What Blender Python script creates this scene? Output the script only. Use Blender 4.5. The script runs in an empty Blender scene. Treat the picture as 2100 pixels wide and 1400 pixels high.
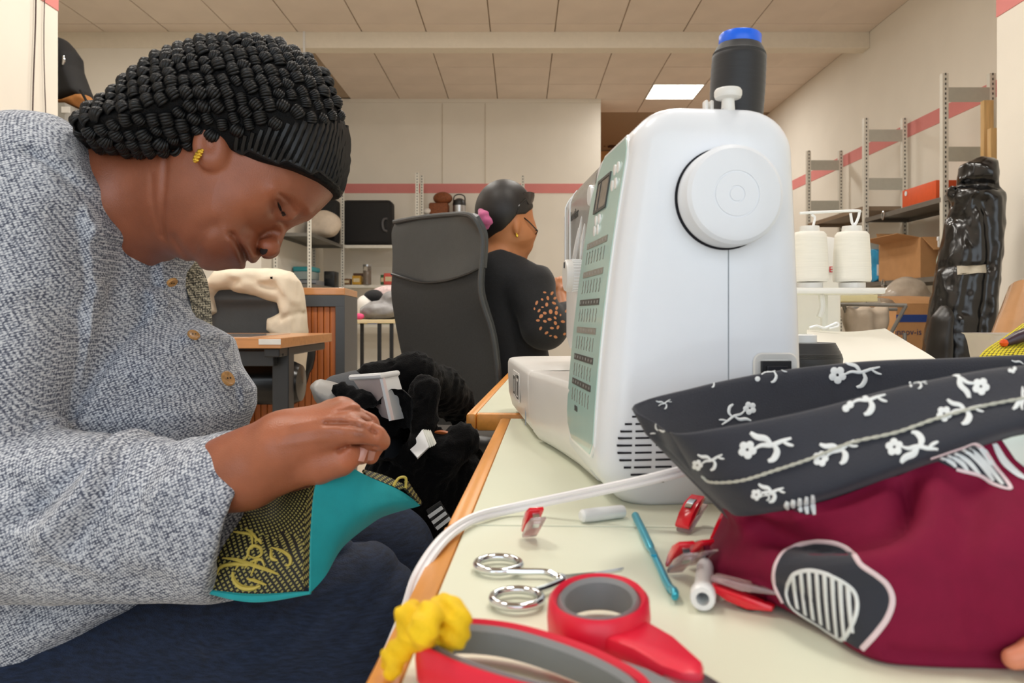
import bpy, bmesh, math, random
import numpy as np
from mathutils import Vector, Matrix, Quaternion

random.seed(7); np.random.seed(7)
sc = bpy.context.scene
COL = sc.collection

# ---------------------------------------------------------------- camera, light, exposure
F, CX, HY = 1550.0, 1067.0, 645.0          # focal length and axis in the 2100x1400 frame
CZ = 0.885                                  # camera height above the floor
cam_d = bpy.data.cameras.new('camera'); cam = bpy.data.objects.new('camera', cam_d); COL.objects.link(cam)
cam_d.sensor_width = 36.0; cam_d.lens = F * 36.0 / 2100.0
cam_d.shift_x = -(CX - 1050.0) / 2100.0; cam_d.shift_y = (HY - 700.0) / 2100.0
cam_d.clip_start = 0.01; cam_d.clip_end = 60
cam.location = (0, 0, CZ); cam.rotation_euler = (math.radians(90), 0, 0)
cam_d.dof.use_dof = True; cam_d.dof.focus_distance = 1.05; cam_d.dof.aperture_fstop = 13.0
sc.camera = cam
sc.view_settings.view_transform = 'Standard'; sc.view_settings.look = 'None'
sc.view_settings.gamma = 1.0; sc.view_settings.use_curve_mapping = False
sc.view_settings.exposure = 0.14
sc.cycles.use_denoising = True
sc.cycles.max_bounces = 8; sc.cycles.transparent_max_bounces = 12
sc.cycles.sample_clamp_indirect = 6.0

world = bpy.data.worlds.new('daylight'); sc.world = world; world.use_nodes = True
wb = world.node_tree.nodes['Background']; wb.inputs[0].default_value = (0.85, 0.92, 1.0, 1); wb.inputs[1].default_value = 1.0

def area_light(name, loc, rot, sx, sy, power, col):
    d = bpy.data.lights.new(name, 'AREA'); d.shape = 'RECTANGLE'; d.size = sx; d.size_y = sy
    d.energy = power; d.color = col
    o = bpy.data.objects.new(name, d); COL.objects.link(o); o.location = loc; o.rotation_euler = rot
    return o
# daylight through the shop window behind the photographer
area_light('shop_window_daylight', (0.1, -2.35, 1.75), (math.radians(90), 0, 0), 4.2, 2.5, 34, (0.86, 0.94, 1.0))

# ---------------------------------------------------------------- pixel helpers (a pixel and a real distance give a point)
def P(px, py, Y):
    return Vector(((px - CX) * Y / F, Y, CZ + (HY - py) * Y / F))
def PZ(px, py, Z):
    Y = (CZ - Z) * F / (py - HY)
    return Vector(((px - CX) * Y / F, Y, Z))

# ---------------------------------------------------------------- materials
def lin(c):
    if isinstance(c, str):
        c = c.lstrip('#'); c = [int(c[i:i+2], 16) / 255 for i in (0, 2, 4)]
        return tuple((x / 12.92 if x <= .04045 else ((x + .055) / 1.055) ** 2.4) for x in c)
    return tuple(c)
MATS = {}
def pm(name, col, rough=.5, metal=0., var=.06, vscale=30., bump=0., bscale=200., spec=.5, trans=0., alpha=1.,
       emit=0., sheen=0., coat=0., sss=0., stretch=(1, 1, 1), vcol=None, detail=3.):
    """Procedural principled material: base colour with noise variation and optional noise bump."""
    if name in MATS: return MATS[name]
    m = bpy.data.materials.new(name); m.use_nodes = True
    nt = m.node_tree; b = nt.nodes['Principled BSDF']; L = nt.links
    c = lin(col)
    tc = nt.nodes.new('ShaderNodeTexCoord'); mp = nt.nodes.new('ShaderNodeMapping'); mp.inputs['Scale'].default_value = stretch
    L.new(tc.outputs['Object'], mp.inputs[0])
    nz = nt.nodes.new('ShaderNodeTexNoise'); nz.inputs['Scale'].default_value = vscale; nz.inputs['Detail'].default_value = detail
    L.new(mp.outputs[0], nz.inputs[0])
    ramp = nt.nodes.new('ShaderNodeValToRGB')
    ramp.color_ramp.elements[0].position = .3; ramp.color_ramp.elements[1].position = .7
    ramp.color_ramp.elements[0].color = (*[x * (1 - var) for x in c], 1)
    ramp.color_ramp.elements[1].color = (*[min(1, x * (1 + var)) for x in c], 1)
    L.new(nz.outputs['Fac'], ramp.inputs[0])
    if vcol:
        at = nt.nodes.new('ShaderNodeVertexColor'); at.layer_name = vcol
        mx = nt.nodes.new('ShaderNodeMix'); mx.data_type = 'RGBA'; mx.blend_type = 'MULTIPLY'; mx.inputs[0].default_value = 1
        L.new(ramp.outputs[0], mx.inputs[6]); L.new(at.outputs[0], mx.inputs[7]); L.new(mx.outputs[2], b.inputs['Base Color'])
    else:
        L.new(ramp.outputs[0], b.inputs['Base Color'])
    b.inputs['Roughness'].default_value = rough; b.inputs['Metallic'].default_value = metal
    b.inputs['Specular IOR Level'].default_value = spec
    b.inputs['Transmission Weight'].default_value = trans; b.inputs['Alpha'].default_value = alpha
    b.inputs['Sheen Weight'].default_value = sheen; b.inputs['Coat Weight'].default_value = coat
    if sss:
        b.inputs['Subsurface Weight'].default_value = sss; b.inputs['Subsurface Radius'].default_value = (.01, .004, .002); b.inputs['Subsurface Scale'].default_value = .5
    if emit:
        b.inputs['Emission Color'].default_value = (*c, 1); b.inputs['Emission Strength'].default_value = emit
    if bump:
        n2 = nt.nodes.new('ShaderNodeTexNoise'); n2.inputs['Scale'].default_value = bscale; n2.inputs['Detail'].default_value = 2
        L.new(mp.outputs[0], n2.inputs[0])
        bp = nt.nodes.new('ShaderNodeBump'); bp.inputs['Strength'].default_value = bump; bp.inputs['Distance'].default_value = .002
        L.new(n2.outputs['Fac'], bp.inputs['Height']); L.new(bp.outputs[0], b.inputs['Normal'])
    MATS[name] = m
    return m

# ---------------------------------------------------------------- mesh helpers
def mesh_obj(name, verts, faces, mat=None, parent=None, smooth=True, sharp=None):
    me = bpy.data.meshes.new(name)
    me.from_pydata([tuple(v) for v in verts], [], [tuple(f) for f in faces]); me.update()
    return finish(name, me, mat, parent, smooth, sharp)
def finish(name, me, mat, parent, smooth=True, sharp=None):
    if smooth:
        me.polygons.foreach_set('use_smooth', [True] * len(me.polygons))
        if sharp is not None:
            me.set_sharp_from_angle(angle=math.radians(sharp))
    if mat: me.materials.append(mat)
    o = bpy.data.objects.new(name, me); COL.objects.link(o)
    if parent: o.parent = parent
    return o
class MB:
    """collects pieces of ONE part; build() links them as one mesh object"""
    def __init__(s): s.v = []; s.f = []
    def add(s, v, f):
        n = len(s.v); s.v += [tuple(x) for x in v]; s.f += [tuple(i + n for i in q) for q in f]; return s
    def build(s, name, mat, parent=None, smooth=True, sharp=40, M=None):
        v = s.v if M is None else [tuple(M @ Vector(x)) for x in s.v]
        return mesh_obj(name, v, s.f, mat, parent, smooth, sharp)
def bm_to(bm):
    bm.verts.ensure_lookup_table(); bm.verts.index_update()
    v = [tuple(x.co) for x in bm.verts]; f = [tuple(x.index for x in q.verts) for q in bm.faces]; bm.free(); return v, f
def box(x0, x1, y0, y1, z0, z1, bev=0., seg=2):
    bm = bmesh.new(); bmesh.ops.create_cube(bm, size=1)
    for v in bm.verts:
        v.co = Vector(((x0 + x1) / 2 + v.co.x * (x1 - x0), (y0 + y1) / 2 + v.co.y * (y1 - y0), (z0 + z1) / 2 + v.co.z * (z1 - z0)))
    if bev: bmesh.ops.bevel(bm, geom=bm.edges[:], offset=bev, segments=seg, affect='EDGES', profile=.5)
    return bm_to(bm)
def xf(vf, M):
    return [tuple(M @ Vector(v)) for v in vf[0]], vf[1]
def spline(pts, n=8, closed=False):
    """Catmull-Rom through points (any dimension)"""
    p = np.array([tuple(x) for x in pts], float); m = len(p); out = []
    rng = range(m if closed else m - 1)
    for i in rng:
        if closed: a, b, c, d = p[(i-1) % m], p[i], p[(i+1) % m], p[(i+2) % m]
        else:
            b, c = p[i], p[i+1]; a = p[i-1] if i > 0 else 2*b - c; d = p[i+2] if i + 2 < m else 2*c - b
        for k in range(n):
            t = k / n
            out.append(.5 * ((2*b) + (-a + c)*t + (2*a - 5*b + 4*c - d)*t*t + (-a + 3*b - 3*c + d)*t**3))
    if not closed: out.append(p[-1])
    return np.array(out)
def tube(pts, r, sides=10, closed=False, cap=True, flat=1.):
    """tube along points; r number or list; flat squashes the section"""
    p = [Vector(x) for x in pts]; n = len(p)
    rr = list(r) if hasattr(r, '__len__') else [r] * n
    T = []
    for i in range(n):
        a = p[(i-1) % n] if (closed or i > 0) else p[i]; b = p[(i+1) % n] if (closed or i < n - 1) else p[i]
        t = (b - a); T.append(t.normalized() if t.length > 1e-9 else Vector((0, 0, 1)))
    nrm = T[0].orthogonal().normalized(); v = []; f = []
    fr = []
    for i in range(n):
        if i: nrm = (T[i-1].rotation_difference(T[i]) @ nrm)
        nrm = (nrm - T[i] * nrm.dot(T[i])).normalized(); fr.append(nrm.copy())
    for i in range(n):
        bn = T[i].cross(fr[i])
        for k in range(sides):
            a = 2 * math.pi * k / sides
            v.append(p[i] + (fr[i] * math.cos(a) + bn * math.sin(a) * flat) * rr[i])
    for i in range(n if closed else n - 1):
        j = (i + 1) % n
        for k in range(sides):
            l = (k + 1) % sides
            f.append((i*sides + k, i*sides + l, j*sides + l, j*sides + k))
    if cap and not closed:
        f.append(tuple(range(sides - 1, -1, -1))); f.append(tuple((n-1)*sides + k for k in range(sides)))
    return v, f
def lathe(prof, segs=32, M=None):
    """prof: list of (r, z) from bottom to top, closed with caps where r>0 at the ends"""
    v = []; f = []; m = len(prof)
    for r, z in prof:
        for k in range(segs):
            a = 2 * math.pi * k / segs; v.append((r * math.cos(a), r * math.sin(a), z))
    for i in range(m - 1):
        for k in range(segs):
            l = (k + 1) % segs
            f.append((i*segs + k, i*segs + l, (i+1)*segs + l, (i+1)*segs + k))
    if prof[0][0] > 1e-6: f.append(tuple(range(segs - 1, -1, -1)))
    if prof[-1][0] > 1e-6: f.append(tuple((m-1)*segs + k for k in range(segs)))
    if M is not None: v = [tuple(M @ Vector(x)) for x in v]
    return v, f
def loft(rings, closed=True, caps=(True, True)):
    n = len(rings[0]); v = [tuple(p) for r in rings for p in r]; f = []
    for i in range(len(rings) - 1):
        for k in range(n if closed else n - 1):
            l = (k + 1) % n; f.append((i*n + k, i*n + l, (i+1)*n + l, (i+1)*n + k))
    if closed and caps[0]: f.append(tuple(range(n - 1, -1, -1)))
    if closed and caps[1]: f.append(tuple((len(rings)-1)*n + k for k in range(n)))
    return v, f
def prism(outline, h0, h1, M=None, bev=0.):
    """2-D outline extruded from h0 to h1 along local z"""
    bm = bmesh.new()
    a = [bm.verts.new((x, y, h0)) for x, y in outline]; bm.faces.new(a)
    r = bmesh.ops.extrude_face_region(bm, geom=bm.faces[:])
    for e in r['geom']:
        if isinstance(e, bmesh.types.BMVert): e.co.z = h1
    bmesh.ops.recalc_face_normals(bm, faces=bm.faces[:])
    if bev: bmesh.ops.bevel(bm, geom=[e for e in bm.edges if len(e.link_faces) == 2 and e.calc_face_angle(0) > .6], offset=bev, segments=2, affect='EDGES', profile=.5)
    vf = bm_to(bm)
    return xf(vf, M) if M is not None else vf
def rrect(x0, x1, y0, y1, r, n=5):
    o = []
    for cx, cy, a0 in ((x1-r, y1-r, 0), (x0+r, y1-r, 90), (x0+r, y0+r, 180), (x1-r, y0+r, 270)):
        for k in range(n + 1):
            a = math.radians(a0 + 90*k/n); o.append((cx + r*math.cos(a), cy + r*math.sin(a)))
    return o
def frame_mat(o, x, y, z=None):
    x = Vector(x).normalized(); y = Vector(y); y = (y - x*y.dot(x)).normalized(); z = x.cross(y)
    M = Matrix((x, y, z)).transposed().to_4x4(); M.translation = Vector(o); return M
def yaw(loc, deg):
    return Matrix.Translation(Vector(loc)) @ Matrix.Rotation(math.radians(deg), 4, 'Z')

# ---------------------------------------------------------------- things
def thing(name, label, cat, loc=(0, 0, 0), rz=0., group=None):
    o = bpy.data.objects.new(name, None); COL.objects.link(o); o.empty_display_size = .05
    o.location = loc; o.rotation_euler = (0, 0, math.radians(rz)); o['label'] = label; o['category'] = cat
    if group: o['group'] = group
    return o
def tag(o, label, cat, group=None, kind=None):
    o['label'] = label; o['category'] = cat
    if group: o['group'] = group
    if kind: o['kind'] = kind
    return o
def struct(o): o['kind'] = 'structure'; return o
def stuff(o): o['kind'] = 'stuff'; return o
def keep_world(t, *parts):
    """parts were built in world coordinates: keep them there under an Empty standing at the thing's base"""
    inv = Matrix.LocRotScale(t.location, t.rotation_euler, None).inverted()
    for p in parts: p.parent = t; p.matrix_parent_inverse = inv
def text_mesh(name, s, size, mat, M, parent=None, depth=.0006, align='CENTER'):
    cu = bpy.data.curves.new(name + '_tmp', 'FONT'); cu.body = s; cu.size = size; cu.extrude = depth; cu.align_x = align; cu.align_y = 'CENTER'
    cu.resolution_u = 2
    tmp = bpy.data.objects.new(name + '_tmp', cu); COL.objects.link(tmp)
    dg = bpy.context.evaluated_depsgraph_get(); me = bpy.data.meshes.new_from_object(tmp.evaluated_get(dg))
    bpy.data.objects.remove(tmp); bpy.data.curves.remove(cu)
    me.name = name; me.transform(M); me.materials.clear()
    o = finish(name, me, mat, parent, smooth=False)
    return o

# ---------------------------------------------------------------- implicit surfaces (sparse surface nets)
def implicit_mesh(fn, lo, hi, h, newton=2, B=8, band=1.05):
    """polygonise fn(p)->~signed distance over a box, evaluating only blocks near the surface; returns verts, quads"""
    lo = np.array(lo, float); hi = np.array(hi, float)
    nb = np.ceil((hi - lo) / (h * B)).astype(int) + 1
    g = np.stack(np.meshgrid(*[np.arange(k) for k in nb], indexing='ij'), -1).reshape(-1, 3)
    cen = lo + (g + .5) * (B * h)
    d = fn(cen)
    keep = np.abs(d) < (B * h) * band
    g = g[keep]
    off = np.stack(np.meshgrid(*[np.arange(B + 1)] * 3, indexing='ij'), -1).reshape(-1, 3)
    ids = (g[:, None, :] * B + off[None]).reshape(-1, 3)
    val = np.concatenate([fn(lo + ids[i:i + 400000] * h) for i in range(0, len(ids), 400000)]).reshape(len(g), B+1, B+1, B+1)
    cor = [(a, b, c) for a in (0, 1) for b in (0, 1) for c in (0, 1)]
    cv = np.stack([val[:, a:B+a, b:B+b, c:B+c] for a, b, c in cor], -1)          # blocks,B,B,B,8
    neg = cv < 0; act = neg.any(-1) & ~neg.all(-1)
    bi, i, j, k = np.nonzero(act)
    cell = g[bi] * B + np.stack([i, j, k], -1); cv = cv[bi, i, j, k]
    edges = [(0, 4), (1, 5), (2, 6), (3, 7), (0, 2), (1, 3), (4, 6), (5, 7), (0, 1), (2, 3), (4, 5), (6, 7)]
    ca = np.array(cor, float); acc = np.zeros((len(cell), 3)); cnt = np.zeros(len(cell))
    for a, b in edges:
        va, vb = cv[:, a], cv[:, b]; m = (va < 0) != (vb < 0)
        t = np.where(m, va / np.where(m, va - vb, 1), 0)
        acc += np.where(m[:, None], ca[a] + t[:, None] * (ca[b] - ca[a]), 0); cnt += m
    V = lo + (cell + acc / cnt[:, None]) * h
    N = np.array(nb * B + 8, np.int64)
    key = lambda c: (c[:, 0].astype(np.int64) * N[1] + c[:, 1]) * N[2] + c[:, 2]
    ks = key(cell); order = np.argsort(ks); sk = ks[order]
    def look(c):
        q = key(c); p = np.searchsorted(sk, q); p = np.minimum(p, len(sk) - 1); return np.where(sk[p] == q, order[p], -1)
    quads = []
    for ax, other in ((0, 4), (1, 2), (2, 1)):
        m = (cv[:, 0] < 0) != (cv[:, other] < 0)
        c = cell[m]; flip = cv[m, 0] < 0
        e1 = np.zeros(3, int); e2 = np.zeros(3, int); e1[(ax+1) % 3] = 1; e2[(ax+2) % 3] = 1
        q = np.stack([look(c), look(c - e1), look(c - e1 - e2), look(c - e2)], -1)
        q = np.where(flip[:, None], q, q[:, ::-1]); quads.append(q[(q >= 0).all(-1)])
    Q = np.concatenate(quads)
    for _ in range(newton):
        e = h * .25; f0 = fn(V); G = np.stack([(fn(V + np.eye(3)[a] * e) - f0) / e for a in range(3)], -1)
        st = f0[:, None] * G / np.maximum((G * G).sum(-1, keepdims=True), .2)
        ln = np.linalg.norm(st, axis=-1, keepdims=True); V = V - st * np.minimum(1, h * .6 / np.maximum(ln, 1e-9))
    return V, Q
def np_obj(name, V, Q, mat, parent=None, smooth=True):
    me = bpy.data.meshes.new(name)
    me.vertices.add(len(V)); me.vertices.foreach_set('co', V.astype(np.float32).ravel())
    k = Q.shape[1]
    me.loops.add(Q.size); me.loops.foreach_set('vertex_index', Q.ravel().astype(np.int32))
    me.polygons.add(len(Q)); me.polygons.foreach_set('loop_start', np.arange(0, Q.size, k, dtype=np.int32))
    me.polygons.foreach_set('loop_total', np.full(len(Q), k, np.int32))
    me.update(calc_edges=True); me.validate()
    return finish(name, me, mat, parent, smooth)
def smin(a, b, k):
    h = np.clip(.5 + .5 * (b - a) / k, 0, 1); return b + (a - b) * h - k * h * (1 - h)
def smax(a, b, k): return -smin(-a, -b, k)
def sd_caps(p, a, b, ra, rb):
    a = np.array(a, float); b = np.array(b, float); ab = b - a
    t = np.clip(((p - a) @ ab) / (ab @ ab), 0, 1)
    return np.linalg.norm(p - a - t[:, None] * ab, axis=-1) - (ra + (rb - ra) * t)
def sd_ell(p, c, r, R=None):
    q = p - np.array(c, float)
    if R is not None: q = q @ np.array(R)        # columns of R are the ellipsoid's axes
    r = np.array(r, float); k0 = np.linalg.norm(q / r, axis=-1); k1 = np.linalg.norm(q / (r * r), axis=-1)
    return k0 * (k0 - 1) / np.maximum(k1, 1e-9)
def sd_poly(x, z, poly):
    """2-D signed distance (negative inside) to polygon"""
    poly = np.array(poly, float); n = len(poly)
    d = np.full(x.shape, 1e9); s = np.ones(x.shape)
    for i in range(n):
        a = poly[i]; b = poly[i - 1]; ex, ez = b - a
        wx = x - a[0]; wz = z - a[1]; t = np.clip((wx*ex + wz*ez) / (ex*ex + ez*ez + 1e-18), 0, 1)
        d = np.minimum(d, (wx - ex*t)**2 + (wz - ez*t)**2)
        c1 = z >= a[1]; c2 = z < b[1]; c3 = ex * wz > ez * wx
        al = (c1 & c2 & c3) | (~c1 & ~c2 & ~c3); s = np.where(al, -s, s)
    return s * np.sqrt(d)
def d_polyline(x, z, pts):
    pts = np.array(pts, float); d = np.full(x.shape, 1e9)
    for i in range(len(pts) - 1):
        a, b = pts[i], pts[i+1]; e = b - a; w0 = x - a[0]; w1 = z - a[1]
        t = np.clip((w0*e[0] + w1*e[1]) / (e @ e + 1e-18), 0, 1)
        d = np.minimum(d, (w0 - e[0]*t)**2 + (w1 - e[1]*t)**2)
    return np.sqrt(d)
def inflate(p, poly, yc, W, R):
    """solid of outline poly (x,z metres), thickest W either side of the plane y=yc, rounded over distance R"""
    d = -sd_poly(p[:, 0], p[:, 2], poly)
    q = np.maximum((R - d) / R, 0); w = (p[:, 1] - yc) / W
    return (np.sqrt(q*q + w*w) - 1) * min(W, R)
def vnoise(p, scale, seed=0):
    """cheap smooth pseudo-noise in [-1,1]: sum of rotated sines"""
    rs = np.random.RandomState(seed); s = np.zeros(len(p))
    for k in range(6):
        d = rs.normal(size=3); d /= np.linalg.norm(d); s += np.sin(p @ d * scale * rs.uniform(.6, 1.6) + rs.uniform(0, 6.28))
    return s / 6
# ================================================================ the room
CEIL = CZ + 2.64
M_wall = pm('painted_cream_wall', '#ece6da', .85, var=.02, vscale=3, bump=.15, bscale=60)
M_pink = pm('pink_wall_stripe', '#dd8a86', .8, var=.03, vscale=4)
M_tile = pm('ceiling_tile', '#e6d8ca', .9, var=.05, vscale=2.5, bump=.2, bscale=150)
M_groove = pm('ceiling_grid', '#a8937c', .7, var=.03)
M_floor = pm('floor_vinyl', '#c4b7a5', .45, var=.08, vscale=6)
M_orange_wall = pm('warm_orange_wall', '#d9a468', .85, var=.04, vscale=3)
XL, XR, YL, YR, BW = -2.27, 2.39, 3.71, 3.79, 9.27
XS = 3.26                                     # side wall behind the right-hand shelves
Y0 = -2.5
def wall(name, x0, x1, y0, y1, z0=0., z1=CEIL, m=None):
    return struct(MB().add(*box(x0, x1, y0, y1, z0, z1)).build(name, m or M_wall, smooth=False))
floor = struct(MB().add(*box(-6.6, 4.2, Y0 - .1, 12.6, -.1, 0)).build('floor', M_floor, smooth=False))
ceiling = struct(MB().add(*box(-6.6, 4.2, Y0 - .1, 12.6, CEIL + .012, CEIL + .1)).build('ceiling', M_groove, smooth=False))
wall('wall_left', XL - .15, XL, Y0, YL)
wall('wall_left_return', -6.5, XL - .15, YL - .15, YL)
wall('wall_far_left', -6.6, -6.45, YL, 7.3)
wall('wall_middle_left', -6.5, -2.42, 7.06, 7.2)
wall('wall_alcove_left', -2.54, -2.42, 7.2, BW)
w_back = wall('wall_back', -2.6, .986, BW, BW + .12)
wall('wall_right_front', XR, XR + .15, Y0, YR)
wall('wall_right_return', XR + .15, XS + .1, YR - .15, YR)
w_side = wall('wall_right', XS, XS + .15, YR, 12.5)
wall('wall_rear_room', -2.6, XS, 12.2, 12.35, m=M_orange_wall)
wall('wall_rear_room_left', .1, .25, BW + .12, 12.2, m=M_orange_wall)
# front wall with the shop window behind the photographer
for nm, a in (('wall_front', (-2.42, -2.15, 0, CEIL)), ('wall_front_pier', (2.35, 2.54, 0, CEIL)), ('wall_front_sill', (-2.15, 2.35, 0, .45)), ('wall_front_lintel', (-2.15, 2.35, 3.05, CEIL))):
    wall(nm, a[0], a[1], Y0 - .15, Y0, a[2], a[3])
# pink stripe painted round the walls, and joint lines of the back wall boards
Z0s, Z1s = CZ + 1.49, CZ + 1.605
t = .004
def stripe(x0, x1, y0, y1): return struct(MB().add(*box(x0, x1, y0, y1, Z0s, Z1s)).build('trim_stripe', M_pink, smooth=False))
stripe(-2.3, .986, BW - t, BW); stripe(XS - t, XS, YR, 12.1)
stripe(XL, XL + t, Y0 + .1, YL); stripe(XR - t, XR, Y0 + .1, YR)
for px in (907, 995):
    x = (px - CX) * BW / F
    o = MB().add(*box(x - .006, x + .006, BW - .003, BW, .1, CEIL - .05)).build('joint_strip', pm('wall_joint', '#cfc5b3', .85), smooth=False); o.parent = w_back
# dropped beam across the room
beam = struct(MB().add(*box(-6.45, XS, 7.05, 7.2, CZ + 2.488, CEIL, .004)).build('trim_beam', pm('beam_paint', '#e9e0cf', .7, var=.02), smooth=False))
rail = MB().add(*box(-2.4, .986, BW - .03, BW, CEIL - .045, CEIL, .003)).build('trim_back_wall', M_wall, smooth=False); struct(rail)
# ceiling tiles: one object each, sharing a mesh
tile_me = None
LIGHT_TILES = {}
for r in range(-1, 9):
    yb = BW - .01 - .6 * r
    for c in range(-11, 7):
        xa = -.278 + .6 * c
        if xa + .6 < -6.4 or xa > XS: continue
        if r in (-1,) and xa < .9: continue
        ya = yb - .6
        if ya < 4.4: continue
        if xa < -2.6 and ya > 6.9: continue
        if c == 3 and r == 0: continue
        if tile_me is None:
            to = MB().add(*box(-.295, .295, -.295, .295, -.002, .012, .002, 1)).build('ceiling_tile', M_tile, ceiling, smooth=False); tile_me = to.data
        else:
            to = bpy.data.objects.new('ceiling_tile', tile_me); COL.objects.link(to); to.parent = ceiling
        to.location = (min(xa + .3, XS - .297), (ya + yb) / 2, CEIL + random.uniform(-.0015, .0015))
# LED panels set into the ceiling grid
M_led = pm('led_diffuser', '#fff6ea', .4, emit=6., var=0)
M_white_metal = pm('white_enamel', '#e8e6e0', .4, var=.02)
def led(cx, cy, label, power, col=(1, .965, .90)):
    t = thing('ceiling_light', label, 'light', (cx, cy, CEIL), 0, 'square LED panels in the ceiling')
    f = MB()
    for a in ((-.298, .298, -.298, -.285), (-.298, .298, .285, .298), (-.298, -.285, -.285, .285), (.285, .298, -.285, .285)):
        f.add(*box(a[0], a[1], a[2], a[3], -.006, .01))
    f.build('frame', M_white_metal, t, smooth=False)
    MB().add(*box(-.286, .286, -.286, .286, -.003, .008)).build('diffuser', M_led, t, smooth=False)
    d = bpy.data.lights.new('panel_glow', 'AREA'); d.shape = 'SQUARE'; d.size = .55; d.energy = power; d.color = col
    o = bpy.data.objects.new('panel_glow', d); COL.objects.link(o); o.parent = t; o.location = (0, 0, -.02)
led(-.278 + 2.1, BW - .31, 'lit white square LED panel in the ceiling above the opening', 30)
for i, (cx, cy) in enumerate(((-1.178, .97), (.622, .97), (-1.178, 3.37), (.622, 3.37), (-1.178, 5.17), (.622, 5.17), (-3.578, 5.17))):  # unseen panels added to raise the fill light in the room
    led(cx, cy, ('added fill light panel, out of view above the woman in the grey cardigan', 'added fill light panel, out of view above the table with red scissors', 'added fill light panel, out of view above the beech desk and cream jacket', 'added fill light panel, out of view above the high mesh-back chair', 'added fill light panel, out of view above the tambour cabinet, before the beam', 'added fill light panel, out of view before the beam, above the drying rack side', 'added fill light panel, out of view in the far left corner near the grey cabinet')[i], 19)
# ================================================================ sewing tables
DZ = CZ - .144
M_lam = pm('cream_laminate', '#e6e9d3', .32, var=.02, vscale=8, spec=.45)
M_beech = pm('orange_beech_edge', '#dd9440', .38, var=.12, vscale=14, stretch=(6, .7, 6), spec=.5)
M_darkmetal = pm('dark_grey_steel', '#3c3d3f', .45, metal=.3, var=.05)
def sewing_table(label, loc, rz, L, D, edges, thick=.023, band=.0148):
    """top of cream laminate with a rounded beech lipping; local x to the right from the left edge, y away"""
    t = thing('sewing_table', label, 'table', (loc[0], loc[1], 0), rz, 'cream sewing tables pushed together')
    z1 = DZ
    fb, bb = (band if 'f' in edges else .0), (band if 'b' in edges else .0)
    MB().add(*box(band, L - band, fb, D - bb, z1 - thick, z1 - .0002, .0012)).build('table_top', M_lam, t, smooth=False)
    strips = [(0, band, 0, D), (L - band, L, 0, D)]
    if fb: strips.append((band, L - band, 0, band))
    if bb: strips.append((band, L - band, D - band, D))
    for (x0, x1, y0, y1) in strips:
        MB().add(*box(x0, x1, y0, y1, z1 - thick - .002, z1 + .0003, .004, 2)).build('edge_strip', M_beech, t, sharp=30)
    MB().add(*box(.05, L - .05, .05, D - .05, z1 - .075, z1 - thick)).build('apron', M_darkmetal, t, smooth=False)
    for x in (.06, L - .06):
        for y in (.06, D - .06):
            MB().add(*lathe([(.014, 0), (.014, z1 - .06)], 12, Matrix.Translation((x, y, 0)))).build('leg', M_darkmetal, t)
    return t
EDGE_A = math.degrees(math.atan(.0432))
def edge_x(Y): return -.0617 + .0432 * (Y - .296)
sewing_table('cream sewing table in front, carrying the big red scissors', (edge_x(-.16), -.16, 0), -EDGE_A, 1.35, .679, 'f')
sewing_table('cream sewing table under the white sewing machine', (edge_x(.5215) + .001, .5215, 0), -EDGE_A, 1.35, .53, '')
sewing_table('cream sewing table beyond the sewing machine, beside the mesh-back chair', (-.079, 1.10, 0), -EDGE_A - 1.0, 1.5, .95, 'fb')
# paper seam tape is absent: the joint between the two near tables shows as a thin dark gap
# ================================================================ sewing machine
M_mach = pm('white_machine_plastic', '#e9edf3', .28, var=.01, coat=.25)
M_mach2 = pm('off_white_plastic', '#e6e5e1', .32, var=.01)
M_teal_panel = pm('pale_teal_panel', '#bcded8', .22, var=.03, vscale=25, coat=.4)
M_greypanel = pm('light_grey_panel', '#c6c6c4', .3, var=.03, coat=.3)
M_black = pm('black_plastic', '#141418', .35, var=.05)
M_slot = pm('vent_slot_dark', '#15151f', .8)
M_print = pm('dark_print', '#4a4a48', .5); M_print2 = pm('grey_print', '#8d8a82', .5)
M_lcd = pm('grey_lcd', '#8f877e', .15, var=.15, vscale=120)
M_gloss_white = pm('glossy_white_button', '#f4f6f6', .12, var=.01)
MO = Vector((.0587, .560, DZ)); MYAW = 6.0
MM = yaw(MO, MYAW)
mach = thing('sewing_machine', 'white sewing machine with pale teal stitch panel and handwheel', 'sewing machine', tuple(MO), MYAW)
H = .302
def fv0(z): return .034 * max(0, z / H) ** 1.7 + .022 * max(0, 1 - z / .035) ** 2
def fv1(z): return .1655 - .011 * max(0, z / H) ** 1.5 - .004 * max(0, 1 - z / .03) ** 2
rings = []
zs = [0., .003, .008, .015, .025, .04, .06, .09, .12, .15, .18, .21, .235, .255, .268]
def col_ring(z, ins=0.):
    a, b = fv0(z) + ins, fv1(z) - ins
    return [(x, y, z) for x, y in rrect(a, b, 0 + ins + .008 * max(0, 1 - z / .03) ** 2, .165 - ins * .3, max(.004, .022 - ins * .3), 7)]
for z in zs: rings.append(col_ring(z))
for k in range(1, 10):
    a = math.pi / 2 * k / 9; r = .034
    z = H - r + r * math.sin(a); ins = r * (1 - math.cos(a))
    a0, b0 = fv0(H - r) + ins * .9 , fv1(H - r) - ins
    rings.append([(x, y, z) for x, y in rrect(a0, b0, ins * .35, .165 - ins * .2, max(.006, .022 - ins * .3), 7)])
MB().add(*loft(rings)).build('body', M_mach, mach, sharp=60)
# seam between the two shells of the body
MB().add(*box(.0985, .0993, -.0003, .001, .02, .262)).add(*box(.0985, .0993, .011, .15, .3013, .3023)).build('shell_seam', pm('seam_grey', '#9aa0a8', .6), mach, smooth=False)
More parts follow.
